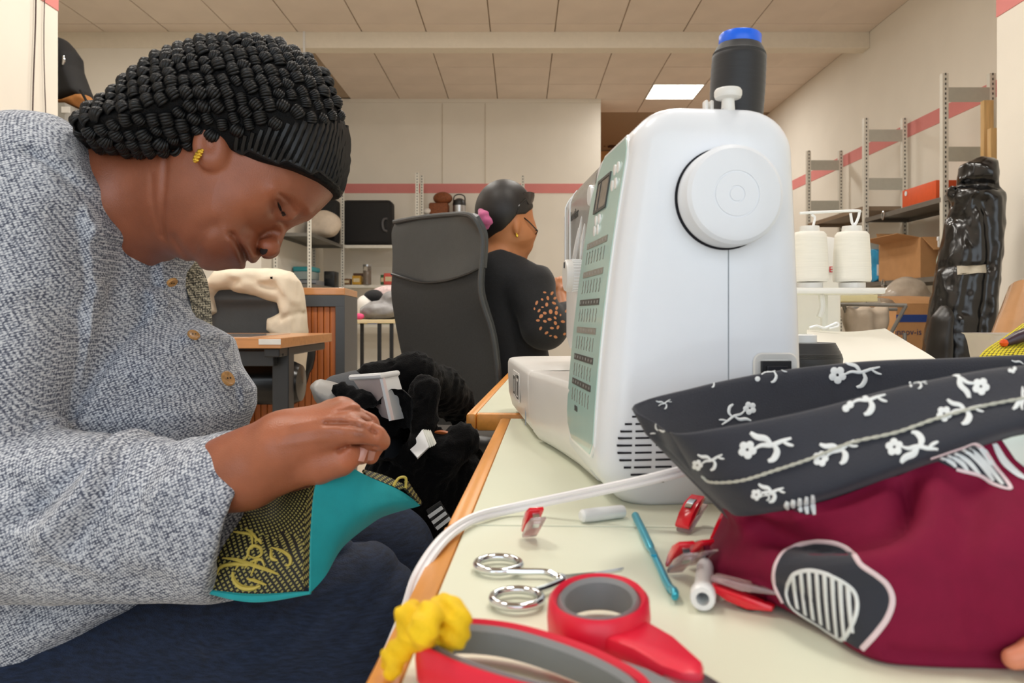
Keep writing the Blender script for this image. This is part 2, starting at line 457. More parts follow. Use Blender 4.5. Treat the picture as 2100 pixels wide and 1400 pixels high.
# upper arm and head
ARM = [(.14, .0), (.22, 0.), (.30, .0), (.40, .002), (.435, .006), (.452, .014), (.46, .028)]
def arm_ring(y, ins, off=0.): return [(x, y, z) for x, z in rrect(.034 + ins + (y - .14) * .02 - off, .152 - ins + off, .168 + ins * .6 - off, H - .001 - ins + off, .03 - ins * .5, 6)]
MB().add(*loft([arm_ring(y, i)[::-1] for y, i in ARM])).build('arm', M_mach, mach, sharp=60)
def arm_front_line(y, off, n0=10, n1=18):
    i = np.interp(y, [q[0] for q in ARM], [q[1] for q in ARM]); return arm_ring(y, i, off)[n0:n1]
rings = []
for z, i in ((.10, .004), (.115, 0), (.2, 0)):
    rings.append([(x, y, z) for x, y in rrect(.048 + i, .145 - i, .36 + i, .455 - i, .02, 5)])
MB().add(*loft(rings)).build('needle_head', M_mach2, mach, sharp=60)
MB().add(*lathe([(.003, .084), (.003, .12)], 8, Matrix.Translation((.095, .40, 0)))).build('needle_bar', pm('bright_steel', '#c9ccd0', .2, metal=1), mach)
MB().add(*box(.085, .105, .385, .415, .0835, .088, .002)).build('presser_foot', MATS['bright_steel'], mach)
# grey cover of the head, with white swirl trim
def arm_front(y): return .034 + (y - .14) * .02
def plate(y0, y1, z0, z1, off, nm, m, r=.006, lean=0., ny=8):
    ring = rrect(y0, y1, z0, z1, r, 4); v0 = [(arm_front(y) - off + lean * (H - z), y, z) for y, z in ring]; v1 = [(x + off + .004, y, z) for x, y, z in v0]
    return MB().add(*loft([v1, v0])).build(nm, m, mach, sharp=30)
MB().add(*loft([arm_front_line(y, .0012) for y in (.168, .24, .32, .40, .43, .446)], False)).build('front_cover', M_greypanel, mach, sharp=60)
MB().add(*loft([arm_front_line(y, .0018, 11, 17) for y in (.173, .22, .28, .335)], False)).build('cover_window', pm('pale_grey_window', '#b3b3b0', .2, var=.04, coat=.4), mach, sharp=60)
for pts in ([(.275, .24), (.30, .215), (.325, .20)], [(.255, .25), (.275, .225), (.30, .205)], [(.235, .24), (.25, .22), (.265, .2)]):
    w = spline([(arm_front(a) - .002, a, b) for a, b in pts], 6)
    MB().add(*tube(w, [.0004 + .0018 * math.sin(math.pi * i / (len(w) - 1)) for i in range(len(w))], 6)).build('swirl_trim', M_gloss_white, mach)
for yy in (.345, .39):
    MB().add(*tube(spline(arm_front_line(yy, .0016), 3), .0010, 6)).build('trim_line', M_gloss_white, mach)
text_mesh('maker_name', 'brother', .016, M_print, Matrix(((0, 0, -1, arm_front(.3) - .0024), (-1, 0, 0, .30), (0, 1, 0, .258), (0, 0, 0, 1))), mach, .0003)
MB().add(*lathe([(.0, 0), (.0095, 0), (.0105, .001), (.0105, .008), (.0095, .009), (0, .009)], 24, Matrix.Translation((arm_front(.19) - .006, .188, .262)) @ Matrix.Rotation(math.radians(90), 4, 'Y'))).build('start_button', M_gloss_white, mach)
# stitch dial beside the panel (axis pointing to the operator)
kn = [(0, .0), (.015, .0), (.0168, .002), (.0172, .019), (.016, .021), (0, .021)]
ko = MB().add(*lathe(kn, 40, Matrix.Translation((.036, .25, .186)) @ Matrix.Rotation(math.radians(-90), 4, 'Y'))).build('dial', M_mach2, mach)
for k in range(30):
    a = 2 * math.pi * k / 30
    o = MB().add(*box(-.0005, .0005, -.0008, .0008, .004, .014)).build('dial_rib', M_gloss_white, ko, smooth=False, M=Matrix.Translation((.036, .25, .186)) @ Matrix.Rotation(math.radians(-90), 4, 'Y') @ Matrix.Rotation(a, 4, 'Z') @ Matrix.Translation((.0173, 0, 0)))
MB().add(*box(.0142, .0152, .248, .252, .194, .200)).build('dial_mark', M_black, ko, smooth=False)
# bed and detachable front tray
rings = []
def bed_ring(z, ins):
    return [(x, y, z) for x, y in rrect(-.018 + ins, .15 - ins * .3, .285 + ins, .60 - ins, .035, 7)]
for z, i in ((.006, .012), (.012, .006), (.03, .0015), (.06, 0.), (.074, 0.), (.0785, .0015), (.0805, .005)): rings.append(bed_ring(z, i))
bed = MB().add(*loft(rings)).build('bed', M_mach2, mach, sharp=50)
rings = []
for z, i in ((.0, .02), (.004, .011), (.012, .005), (.03, .001), (.06, .0), (.074, 0.), (.0785, .0015), (.0805, .005)):
    rings.append([(x + i, y, z) for x, y in ((-.0175, .30), (-.0165, .288), (-.0135, .270), (-.009, .24), (-.004, .20), (.001, .15), (.004, .08))] + [(.15, .08, z), (.15, .30, z)])
MB().add(*loft(rings)).build('base', M_mach2, mach, sharp=50)
MB().add(*box(-.0167, -.0155, .3475, .3485, .012, .076)).build('tray_seam', MATS['seam_grey'], mach, smooth=False)
o = MB().add(*box(-.0188, -.0178, .40, .475, .032, .069, .0003)).build('rating_label', pm('label_white', '#eceae5', .5), mach, smooth=False)
for a in ((.404, .408, .036, .066), (.412, .428, .062, .066), (.412, .428, .036, .038), (.414, .424, .04, .058), (.436, .44, .037, .065), (.452, .456, .038, .062), (.456, .468, .058, .062), (.456, .468, .038, .041), (.468, .471, .038, .062)):
    MB().add(*box(-.0192, -.0186, a[0], a[1], a[2], a[3])).build('label_print', M_print, o, smooth=False)
# stitch panel: a curved plate lying on the leaning front of the body
def panel_pt(y, z, off): return (fv0(z) - off, y, z)
def front_plate(poly, off, nm, m, par=mach, thick=.0012):
    bm = bmesh.new(); vs = [bm.verts.new(panel_pt(y, z, off)) for y, z in poly]; bm.faces.new(vs)
    bmesh.ops.triangulate(bm, faces=bm.faces[:])
    r = bmesh.ops.extrude_face_region(bm, geom=bm.faces[:])
    for e in r['geom']:
        if isinstance(e, bmesh.types.BMVert): e.co.x += thick
    bmesh.ops.recalc_face_normals(bm, faces=bm.faces[:])
    return MB().add(*bm_to(bm)).build(nm, m, par, smooth=False)
def grid_plate(y0f, y1f, z0, z1, off, nm, m, nz=24, thick=.0015):
    V = []; Fq = []
    for k in range(nz + 1):
        z = z0 + (z1 - z0) * k / nz; a, b = y0f(z), y1f(z)
        for j in range(5): V.append(panel_pt(a + (b - a) * j / 4, z, off))
    for k in range(nz):
        for j in range(4): i = k * 5 + j; Fq.append((i, i + 5, i + 6, i + 1))
    n = len(V); V += [(x + thick, y, z) for x, y, z in V]; Fq2 = [tuple(n + i for i in q[::-1]) for q in Fq]
    bd = [k * 5 for k in range(nz + 1)] + [nz * 5 + j for j in range(1, 5)] + [k * 5 + 4 for k in range(nz - 1, -1, -1)] + [j for j in range(3, 0, -1)]
    sd = [(bd[i], bd[(i + 1) % len(bd)], n + bd[(i + 1) % len(bd)], n + bd[i]) for i in range(len(bd))]
    return mesh_obj(nm, V, Fq + Fq2 + [q[::-1] for q in sd], m, mach, True, 40)
pz0, pz1 = .034, .284
def corner(z, r=.02):
    if z < pz0 + r: return r - math.sqrt(max(0, r*r - (pz0 + r - z)**2))
    return 0
def pl0(z): return .024 + corner(z, .012) + .012 * max(0, (z - .262) / .022) ** 2
def pl1(z): return .147 - corner(z, .03) - .03 * max(0, (z - .255) / .03)
grid_plate(lambda z: pl0(z) - .0025, lambda z: pl1(z) + .0025, pz0 - .0025, pz1 + .0025, .0012, 'panel_rim', M_gloss_white)
grid_plate(pl0, pl1, pz0, pz1, .0017, 'stitch_panel', M_teal_panel)
sp = bpy.data.objects['stitch_panel']
lcd = front_plate([(.072, .236), (.118, .236), (.118, .262), (.072, .262)], .0024, 'lcd_screen', M_lcd)
for q in (((.070, .234), (.12, .234), (.12, .2365), (.070, .2365)), ((.070, .2615), (.12, .2615), (.12, .264), (.070, .264)), ((.070, .2365), (.0725, .2365), (.0725, .2615), (.070, .2615)), ((.1175, .2365), (.12, .2365), (.12, .2615), (.1175, .2615)), ((.104, .2365), (.106, .2365), (.106, .2615), (.104, .2615))):
    front_plate(q, .003, 'screen_frame', M_print, lcd)
for zc, ys in ((.262, (.043, .055)), (.249, (.043, .055)), (.226, (.088, .102)), (.217, (.088, .102))):
    for yc in ys:
        MB().add(*lathe([(0, 0), (.0048, 0), (.0045, .0012), (0, .0016)], 12, Matrix.Translation(panel_pt(yc, zc, .0016)) @ Matrix.Rotation(math.radians(-90), 4, 'Y'))).build('panel_button', M_gloss_white, mach)
# stitch rows: a dark number bar with a row of stitch symbols under it (flat print)
for r, zc in enumerate((.203, .177, .152, .128, .104, .082)):
    br = front_plate([(.044, zc), (.128, zc), (.128, zc + .0052), (.044, zc + .0052)], .0021, 'number_bar', (M_print2, M_print2, M_print, M_print2, M_print, M_print)[r], sp, .0004)
    for k in range(7):
        yy = .049 + k * .012
        front_plate([(yy, zc + .0015), (yy + .0025, zc + .0015), (yy + .0025, zc + .0038), (yy, zc + .0038)], .0023, 'number', MATS['pale_grey_window'], br, .0002)
        w = [(panel_pt(yy + .001 + (.0012 * math.sin(q * 1.9 + r) if (k + r) % 3 else 0), zc - .003 - q * .0016, .0021)) for q in range(8)]
        MB().add(*tube(w, .00035, 4)).build('stitch_symbol', M_print2, br)
text_mesh('model_name', 'FS40', .007, M_print, Matrix(((0, 0, -1, fv0(.062) - .0021), (-1, 0, 0, .10), (0, 1, 0, .062), (0, 0, 0, 1))), mach, .0002)
# handwheel
WC = P(1500, 402, .556); WC = MM.inverted() @ WC
R90 = Matrix.Rotation(math.radians(90), 4, 'X')
wm = Matrix.Translation((WC.x, 0, WC.z)) @ R90
MB().add(*lathe([(.0, -.002), (.0385, -.002), (.0385, .0008), (0, .0008)], 64, wm)).build('wheel_gap', M_slot, mach)
wh = MB().add(*lathe([(0, .001), (.0362, .001), (.0372, .003), (.0372, .018), (.0362, .0215), (.0335, .0235), (.030, .0242), (.0172, .0246), (.0170, .0240), (.0160, .0240), (.0158, .0246), (.0062, .0248), (.006, .0242), (.0052, .0242), (.005, .0248), (0, .0248)], 72, wm)).build('handwheel', M_mach, mach, sharp=25)
# power switch in its recess
sc0 = MM.inverted() @ P(1588, 770, .575)
fr = MB()
ro = rrect(sc0.x - .0175, sc0.x + .0175, sc0.z - .02, sc0.z + .0175, .007, 5); ri = rrect(sc0.x - .0125, sc0.x + .0125, sc0.z - .016, sc0.z + .0125, .004, 5)
fr.add(*loft([[(x, -.0005, z) for x, z in ro], [(x, -.0022, z) for x, z in rrect(sc0.x - .0165, sc0.x + .0165, sc0.z - .019, sc0.z + .0165, .006, 5)], [(x, -.0005, z) for x, z in ri]], True, (False, False)))
swf = fr.build('switch_surround', M_mach2, mach, sharp=30)
MB().add(*loft([[(x, -.0006, z) for x, z in ri], [(x, -.0004, z) for x, z in rrect(sc0.x - .001, sc0.x + .001, sc0.z - .001, sc0.z + .001, .0005, 5)]])).build('recess_floor', M_mach2, swf)
MB().add(*box(sc0.x - .0118, sc0.x + .0118, -.0035, -.0006, sc0.z - .014, sc0.z + .0115, .0006)).build('switch_bezel', M_black, mach, smooth=False)
MB().add(*box(sc0.x - .0082, sc0.x + .0082, -.0052, -.003, sc0.z - .012, sc0.z + .008, .0008)).build('rocker', pm('black_rocker', '#22242a', .25), mach, smooth=False)
# ventilation slots
rows = [(854, [(1296, 1330)]), (869, [(1281, 1293), (1303, 1360)]), (884, [(1272, 1293), (1303, 1333), (1345, 1380)]), (898, [(1267, 1293), (1303, 1334), (1345, 1385)]), (913, [(1265, 1293), (1302, 1334), (1346, 1390)]), (928, [(1266, 1292), (1302, 1334), (1346, 1376)]), (943, [(1270, 1292), (1301, 1334), (1345, 1376)]), (958, [(1279, 1291), (1300, 1333), (1345, 1376)]), (973, [(1293, 1333), (1345, 1370)]), (988, [(1344, 1360)])]
for y, segs in rows:
    for a, b in segs:
        p0 = MM.inverted() @ P(a, y, .563); p1 = MM.inverted() @ P(b, y, .567)
        MB().add(*box(p0.x, p1.x, -.0004, .002, p0.z - .0007, p0.z + .0007)).build('vent_slot', M_slot, mach, smooth=False)
# bobbin winder and thread guide on top
bw = MM.inverted() @ P(1493, 200, .585)
MB().add(*lathe([(.0055, H - .002), (.005, H + .004), (.0048, H + .0085), (.0098, H + .0095), (.0105, H + .0115), (.0105, H + .0145), (.0095, H + .0162), (0, H + .0164)], 32, Matrix.Translation((bw.x, bw.y, 0)))).build('bobbin_winder', M_mach2, mach, sharp=40)
bg = MM.inverted() @ P(1452, 195, .60)
for dx in (-.0022, .0022):
    MB().add(*box(bg.x + dx - .0014, bg.x + dx + .0014, bg.y - .004, bg.y + .004, H - .004, H + .0115, .0012)).build('thread_guide', M_mach2, mach)
MB().add(*lathe([(.0025, H - .004), (.0025, H + .05)], 10, Matrix.Translation((.1255, .052, 0)))).build('spool_pin', M_mach2, mach)
# black cone of thread upside down on the spool pin
def black_cone(label, loc, s, blue):
    t = thing('thread_cone', label, 'thread', loc)
    prof = [(.0195, 0), (.0208, .003), (.0215, .03), (.0212, .052), (.0205, .0545), (.0172, .061)]
    prof2 = []
    for i in range(len(prof) - 1):
        for k in range(8):
            a = k / 8; r = prof[i][0] + (prof[i+1][0] - prof[i][0]) * a; prof2.append((r + .00012 * (-1) ** k, prof[i][1] + (prof[i+1][1] - prof[i][1]) * a))
    prof2.append(prof[-1]); prof2.append((.006, .0612))
    MB().add(*lathe([(r * s, z * s) for r, z in prof2], 48)).build('thread', pm('black_thread', '#1d1e21', .55, var=.25, vscale=60, stretch=(1, 1, 30), sheen=.2), t, sharp=60)
    if blue:
        V = []
        for z, r in ((.058, .0155), (.0602, .0163), (.069, .0163), (.0702, .0155), (.0702, .0085), (.062, .0080)):
            V.append([(s * r * (1 + (.018 if (k % 2) and r > .0158 else 0)) * math.cos(2*math.pi*k/60), s * r * (1 + (.018 if (k % 2) and r > .0158 else 0)) * math.sin(2*math.pi*k/60), z * s) for k in range(60)])
        MB().add(*loft(V)).build('cone_base', pm('blue_plastic', '#1668f0', .3, var=.03), t, sharp=40)
    return t
cp = MM @ Vector((.1255, .052, H + .001))
ct = black_cone('black thread cone with blue plastic base standing on the sewing machine', tuple(cp), 1.03, True)
ct.rotation_euler = (0, math.radians(3), 0)
# ================================================================ woman sewing by hand
class Field:
    """smooth union of shapes, each evaluated only inside its own box"""
    def __init__(s): s.c = []; s.d = []; s.cut = []
    def add(s, fn, lo, hi, k=.01): s.c.append((fn, np.array(lo) - .05, np.array(hi) + .05, k)); return s
    def caps(s, a, b, ra, rb, k=.01):
        a = np.array(a); b = np.array(b); r = max(ra, rb)
        return s.add(lambda p: sd_caps(p, a, b, ra, rb), np.minimum(a, b) - r, np.maximum(a, b) + r, k)
    def chain(s, pts, rs, k=.01):
        for i in range(len(pts) - 1): s.caps(pts[i], pts[i+1], rs[i], rs[i+1], k)
        return s
    def ell(s, c, r, R=None, k=.01):
        c = np.array(c); m = max(r); return s.add(lambda p: sd_ell(p, c, r, R), c - m, c + m, k)
    def infl(s, poly, yc, W, R, k=.01):
        q = np.array(poly); lo = (q[:, 0].min(), yc - W, q[:, 1].min()); hi = (q[:, 0].max(), yc + W, q[:, 1].max())
        return s.add(lambda p: inflate(p, poly, yc, W, R), lo, hi, k)
    def groove(s, pts, w, a, yr=None):
        """line of (x,z); a>0 carves, a<0 raises"""
        q = np.array(pts); s.d.append((lambda p: a * np.exp(-(d_polyline(p[:, 0], p[:, 2], q) / w) ** 2), np.array((q[:, 0].min() - 3*w, yr[0] if yr else -9, q[:, 1].min() - 3*w)), np.array((q[:, 0].max() + 3*w, yr[1] if yr else 9, q[:, 1].max() + 3*w))))
        return s
    def bump(s, c, w, a):
        c = np.array(c); s.d.append((lambda p: a * np.exp(-(((p - c) / w) ** 2).sum(-1)), c - 3*np.array(w), c + 3*np.array(w))); return s
    def __call__(s, p):
        if len(p) > 6000: return np.concatenate([s(p[i:i + 5000]) for i in range(0, len(p), 5000)])
        v = np.full(len(p), .5); pl, ph = p.min(0), p.max(0)
        for fn, lo, hi, k in s.c:
            if (pl > hi).any() or (ph < lo).any(): continue
            if (pl >= lo).all() and (ph <= hi).all(): v = smin(v, fn(p), k); continue
            m = ((p >= lo) & (p <= hi)).all(-1)
            if m.any(): v[m] = smin(v[m], fn(p[m]), k)
        for fn, lo, hi in s.d:
            if (pl > hi).any() or (ph < lo).any(): continue
            m = ((p >= lo) & (p <= hi)).all(-1) & (np.abs(v) < .06)
            if m.any(): v[m] += fn(p[m])
        for fn in s.cut: v = fn(p, v)
        return v
def xz(pts, Y): return [((a - CX) * Y / F, CZ + (HY - b) * Y / F) for a, b in pts]
YH = .80                                          # plane of symmetry of the head, in the head's own frame
HC = P(520, 330, YH); HTH = math.radians(17); HF, HN = (math.cos(HTH), math.sin(HTH)), (math.sin(HTH), -math.cos(HTH))
M_head = Matrix.Translation(HC) @ Matrix.Rotation(HTH, 4, 'Z') @ Matrix.Translation(-HC)      # head frame -> room
R_head = np.array(M_head.to_3x3()); HCn = np.array(HC)
def to_head(p): return (p - HCn) @ R_head + HCn
def head_px(px, py, d=0.):
    """head-frame point, d metres towards the photographer's side of the symmetry plane, seen at this pixel"""
    a = (px - CX) / F; s = (a * (YH - d * HF[0]) - HC.x - d * HF[1]) / (HF[0] - a * HF[1]); Y = YH + s * HF[1] - d * HF[0]
    return Vector((HC.x + s, YH - d, CZ + (HY - py) * Y / F))
def hxz(pts): return [tuple(head_px(a, b).xz) for a, b in pts]
person = thing('person', 'woman in black crocheted hat and grey cardigan sewing by hand', 'person', (-.42, .84, 0))
body = Field(); head = Field()
face = [(700, 330), (690, 393), (677, 411), (657, 431), (640, 447), (622, 456), (603, 462), (582, 470), (560, 482), (542, 496), (533, 510), (529, 523), (522, 534), (513, 537), (505, 539), (497, 545), (482, 549), (462, 551), (444, 554), (423, 552), (400, 543), (375, 520), (350, 485), (325, 430), (318, 340), (335, 240), (380, 165), (450, 122), (540, 117), (620, 150), (670, 220), (698, 300)]
head.infl(hxz(face), YH, .069, .078)
head.infl(hxz([(612, 452), (600, 459), (587, 473), (580, 493), (574, 510), (566, 523), (554, 528), (541, 525), (531, 517), (526, 500), (535, 478), (560, 450), (590, 435)]), YH, .0160, .0165, .0065)
def surf_at(fn, x, z):
    ys = np.linspace(.6, .8, 600); v = fn(np.stack([np.full(600, x), ys, np.full(600, z)], -1)); return ys[np.argmax(v < 0)]
EYE_Y = 0
for sgn in (-1, 1):
    y = lambda d: YH + sgn * d
    yr = (YH - .2, YH) if sgn < 0 else (YH, YH + .2)
    def Q(px, py, d): q = head_px(px, py, d); return Vector((q.x, y(d), q.z))      # pixel of the near side, mirrored for the far side
    def L(pts, d=.055): return [(Q(a, b, d).x, Q(a, b, d).z) for a, b in pts]
    head.ell(Q(549, 506, .014), (.0120, .0085, .0105), None, .005)                 # nostril wings
    eb = head_px(583, 428, .045); ey = EYE_Y = (EYE_Y if sgn > 0 else surf_at(head, eb.x, eb.z)); head.ell((eb.x, y(YH - ey - .0065), eb.z), (.0125, .0105, .0125), None, .005)   # eyeball under the lid
    head.bump(Q(588, 440, .050), (.011, .014, .010), .005)                          # inner corner of the socket
    head.bump(Q(604, 420, .055), (.011, .016, .012), .0035)
    head.groove(L([(565, 392), (590, 398), (620, 415), (632, 424)]), .009, -.0035, (YH - .2, YH - .022) if sgn < 0 else (YH + .022, YH + .2))   # brow ridge
    head.groove(L([(575, 401), (590, 410), (603, 428)]), .0022, .0022, yr)         # crease of the lid
    head.groove(L([(569, 412), (576, 430), (586, 441)]), .0016, .0026, yr)         # slit between the lids
    head.groove(L([(560, 420), (566, 440), (582, 449)]), .004, .002, yr)           # bag under the eye
    head.bump(Q(510, 420, .066), (.038, .03, .03), -.010)                          # cheek
    head.bump(Q(465, 505, .05), (.03, .03, .022), -.006)                           # side of chin
    head.groove(L([(556, 466), (535, 468), (512, 472), (494, 480)]), .006, .0035, yr)    # nose-to-mouth fold
    head.groove(L([(388, 522), (396, 496), (412, 474), (440, 462)], .06), .007, .0042, yr)   # jowl fold
    head.groove(L([(480, 487), (490, 500), (499, 518), (504, 538)], .03), .0030, .0060, yr)   # mouth line
    head.groove(L([(494, 484), (507, 500), (518, 524)], .03), .006, -.0030, yr)    # upper lip
    head.groove(L([(480, 500), (488, 518), (494, 538)], .03), .006, -.0042, yr)    # lower lip
    head.groove(L([(566, 474), (546, 476), (530, 486), (525, 502), (528, 514)], .02), .0035, .0032, (YH - .06, YH - .010) if sgn < 0 else (YH + .010, YH + .06))   # crease round the wing
    head.bump(Q(540, 514, .0105), (.0042, .006, .0034), .010)                       # nostril
    for line, w, a in (([(334, 318), (330, 380), (322, 430), (316, 470)], .0035, .0045), ([(300, 350), (302, 400), (308, 440), (322, 480)], .003, .0025), ([(345, 480), (362, 510), (385, 530)], .004, .003)):
        head.groove(L(line, .065), w, a, yr)
    head.ell(Q(432, 300, .071), (.016, .009, .022), None, .006)                   # ear
    head.bump(Q(428, 293, .08), (.006, .01, .009), .006)
hb = np.array([(min(q[0] for q in hxz(face)) - .06, .6, .9), (-.1, 1.0, 1.2)])
body.add(lambda p: head(to_head(p)), hb[0], hb[1], .03)
# neck, trunk and right arm carry on under the clothes
body.caps(P(410, 400, YH), P(215, 400, .83), .060, .072, .03)
body.caps(P(215, 430, .83), P(120, 560, .86), .075, .105, .04)
body.caps(P(120, 560, .86), P(100, 1180, .87), .105, .11, .04)
SH, EL, WR = P(70, 420, .74), P(-90, 1000, .67), P(505, 962, .628)
body.chain([SH, EL], [.052, .04], .03).chain([EL, P(300, 1015, .65), WR], [.038, .034, .0285], .03)
# left arm, reaching round behind the pouch
LW = P(545, 1025, .735)
body.chain([P(110, 430, .98), P(80, 900, 1.03), P(300, 1030, .88), LW], [.052, .042, .036, .028], .03)
for m, tp_ in (((640, 1010, .690), (690, 985, .672)), ((640, 1030, .700), (695, 1010, .680)), ((635, 1050, .712), (690, 1035, .695)), ((628, 1068, .724), (678, 1060, .712))): body.caps(P(570, 1030, .72), P(*m), .018, .013, .014).chain([P(*m), P((m[0] + tp_[0]) / 2 + 5, (m[1] + tp_[1]) / 2, (m[2] + tp_[2]) / 2 - .004), P(*tp_)], [.012, .010, .0075], .004)
body.chain([P(565, 1015, .72), P(625, 985, .680), P(668, 975, .664)], [.016, .011, .008], .008)
# right hand, palm down, fingers curled round the needle
body.caps(WR, P(585, 918, .622), .029, .030, .02)
for (m, r0, r1) in (((690, 884, .606), .019, .0145), ((712, 858, .620), .019, .0140), ((700, 846, .640), .018, .013), ((682, 848, .658), .017, .012)):
    body.caps(P(580, 915, (m[2] + .62) / 2), P(*m), r0, r1, .016)
body.chain([P(690, 884, .606), P(738, 886, .600), P(768, 896, .604), P(781, 905, .608)], [.0145, .0112, .0088, .0076], .005)
body.chain([P(712, 858, .620), P(743, 872, .621), P(757, 908, .627), P(742, 934, .626)], [.013, .0105, .0085, .0072], .004)
body.chain([P(700, 846, .640), P(752, 872, .644), P(770, 908, .648), P(760, 935, .645)], [.0125, .0100, .0082, .0070], .004)
body.chain([P(682, 848, .658), P(735, 872, .668), P(750, 910, .666), P(738, 930, .662)], [.0115, .0090, .0075, .0065], .004)
body.chain([P(585, 960, .625), P(655, 955, .612), P(700, 945, .611), P(722, 932, .613)], [.018, .0125, .0098, .0078], .010)   # thumb
for c, w in ((P(738, 886, .590), .005), (P(741, 860, .612), .004)):
    for dx in (-.003, 0, .003): body.groove([(c.x + dx - .001, c.z - .008), (c.x + dx + .002, c.z + .008)], .0009, .0005, (c.y - .02, c.y + .02))
for a, b in (((600, 870), (700, 850)), ((590, 890), (688, 872)), ((585, 905), (675, 895))):
    q0, q1 = P(*a, .60), P(*b, .60); body.groove([(q0.x, q0.z), (q1.x, q1.z)], .003, -.0009, (.5, .63))
for pts_, w_, a_ in (([(672, 866), (700, 866), (730, 868), (752, 874), (772, 886)], .0020, .0034), ([(690, 846), (715, 842), (738, 850), (756, 868)], .0018, .0022), ([(696, 922), (715, 912), (745, 910), (772, 916)], .0022, .0030)):
    body.groove(xz(pts_, .602), w_, a_, (.5, .64))
V, Qd = implicit_mesh(body, (-.78, .50, .62), (-.09, 1.10, 1.20), .002)
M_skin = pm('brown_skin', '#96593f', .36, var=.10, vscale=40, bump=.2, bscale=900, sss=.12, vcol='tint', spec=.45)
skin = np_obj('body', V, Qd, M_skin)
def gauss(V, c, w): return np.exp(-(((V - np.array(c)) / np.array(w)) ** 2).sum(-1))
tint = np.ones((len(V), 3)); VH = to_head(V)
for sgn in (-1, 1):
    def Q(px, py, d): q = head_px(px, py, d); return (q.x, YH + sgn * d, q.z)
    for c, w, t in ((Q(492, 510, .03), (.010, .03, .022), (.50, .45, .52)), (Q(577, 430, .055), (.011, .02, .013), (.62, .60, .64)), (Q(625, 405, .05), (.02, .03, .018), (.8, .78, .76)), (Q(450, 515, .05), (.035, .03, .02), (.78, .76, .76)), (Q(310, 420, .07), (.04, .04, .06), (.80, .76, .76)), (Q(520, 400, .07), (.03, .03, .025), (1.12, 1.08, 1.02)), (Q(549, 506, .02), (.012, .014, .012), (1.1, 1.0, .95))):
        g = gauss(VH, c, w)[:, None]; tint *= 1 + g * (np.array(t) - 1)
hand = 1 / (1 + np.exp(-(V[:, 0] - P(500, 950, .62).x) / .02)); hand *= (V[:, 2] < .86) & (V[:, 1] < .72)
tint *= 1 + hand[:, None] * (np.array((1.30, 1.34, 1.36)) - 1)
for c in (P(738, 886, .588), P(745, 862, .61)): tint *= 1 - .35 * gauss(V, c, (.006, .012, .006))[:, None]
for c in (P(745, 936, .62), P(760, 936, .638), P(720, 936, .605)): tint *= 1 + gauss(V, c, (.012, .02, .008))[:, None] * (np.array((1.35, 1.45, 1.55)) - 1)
ca = skin.data.color_attributes.new('tint', 'FLOAT_COLOR', 'POINT'); ca.data.foreach_set('color', np.concatenate([np.clip(tint, 0, 1.6), np.ones((len(V), 1))], 1).astype(np.float32).ravel())
PARTS = [skin]
def surf_y(fn, x, z, y0=.5, y1=.9, n=500):
    """first surface met along +y at (x, z)"""
    ys = np.linspace(y0, y1, n); p = np.stack([np.full(n, x), ys, np.full(n, z)], -1); v = fn(p); i = np.argmax(v < 0)
    return ys[i] if (v < 0).any() else None
def on_surf(fn, px, py, Yg, off=0., it=4):
    Y = Yg
    for _ in range(it):
        q = P(px, py, Y); s = surf_y(fn, q.x, q.z, Yg - .15, Yg + .2)
        if s is None: break
        Y = s
    q = P(px, py, Y - off); return q
# eyes (dark slit under the lid), nails
def mirror(p): q = M_head.inverted() @ Vector(p); return M_head @ Vector((q.x, 2 * YH - q.y, q.z))
for sgn in (1, -1):
    pts = [on_surf(body, a, b, .75) for a, b in ((570, 415), (575, 427), (580, 436), (586, 441))]
    if sgn < 0: pts = [mirror(p) for p in pts]
    w = spline(pts, 5); PARTS.append(MB().add(*tube(w, [.0004 + .0016 * math.sin(math.pi * min(1, i / (len(w) - 1) * 1.0)) for i in range(len(w))], 8)).build('eyelashes', pm('dark_lashes', '#17100f', .5)))
    e = on_surf(body, 581, 438, .75); e = e if sgn > 0 else mirror(e)
    PARTS.append(MB().add(*xf(lathe([(0, -1), (.5, -.87), (.87, -.5), (1, 0), (.87, .5), (.5, .87), (0, 1)], 16), Matrix.Translation(e) @ Matrix.Diagonal((.0021, .0011, .0027, 1)))).build('eye', pm('eye_dark', '#1a1413', .08)))
for sgn in (1, -1):
    e = on_surf(body, 541, 513, .78); e = e if sgn > 0 else mirror(e)
    PARTS.append(MB().add(*xf(lathe([(0, -1), (.5, -.87), (.87, -.5), (1, 0), (.87, .5), (.5, .87), (0, 1)], 16), Matrix.Translation(e) @ Matrix.Rotation(.5, 4, 'Y') @ Matrix.Diagonal((.0040, .0012, .0050, 1)))).build('nostril', pm('nostril_shade', '#1c0d09', .8)))  # dark blob standing in for the shade inside the nostril hole
M_nail = pm('finger_nail', '#c99282', .25, var=.03)
def nail(c, tip, w, out):
    c = Vector(c); t = (Vector(tip) - c).normalized(); o = Vector(out).normalized(); M = frame_mat(c, t, o.cross(t))
    v = [];
    for i in range(7):
        for j in range(7):
            a = (i / 6 - .5) * 2; b = (j / 6 - .5) * 2
            v.append(M @ Vector((a * w * 1.15 * math.sqrt(max(.0, 1 - .25*b*b)), b * w, .0008 - .35 * w * b * b - .1 * w * a * a)))
    f = [(i*7+j, i*7+j+1, i*7+j+8, i*7+j+7) for i in range(6) for j in range(6)]
    return mesh_obj('finger_nail', v, f, M_nail)
def nail_at(px, py, px2, py2, Y, w):
    a = on_surf(body, px, py, Y); b = on_surf(body, px2, py2, Y); return nail(a + Vector((0, -.0003, 0)), b, w, (0.05, -1, .1))
for a in ((739, 931, 735, 942, .622, .0046), (757, 933, 754, 944, .64, .0044)):
    PARTS.append(nail_at(*a))
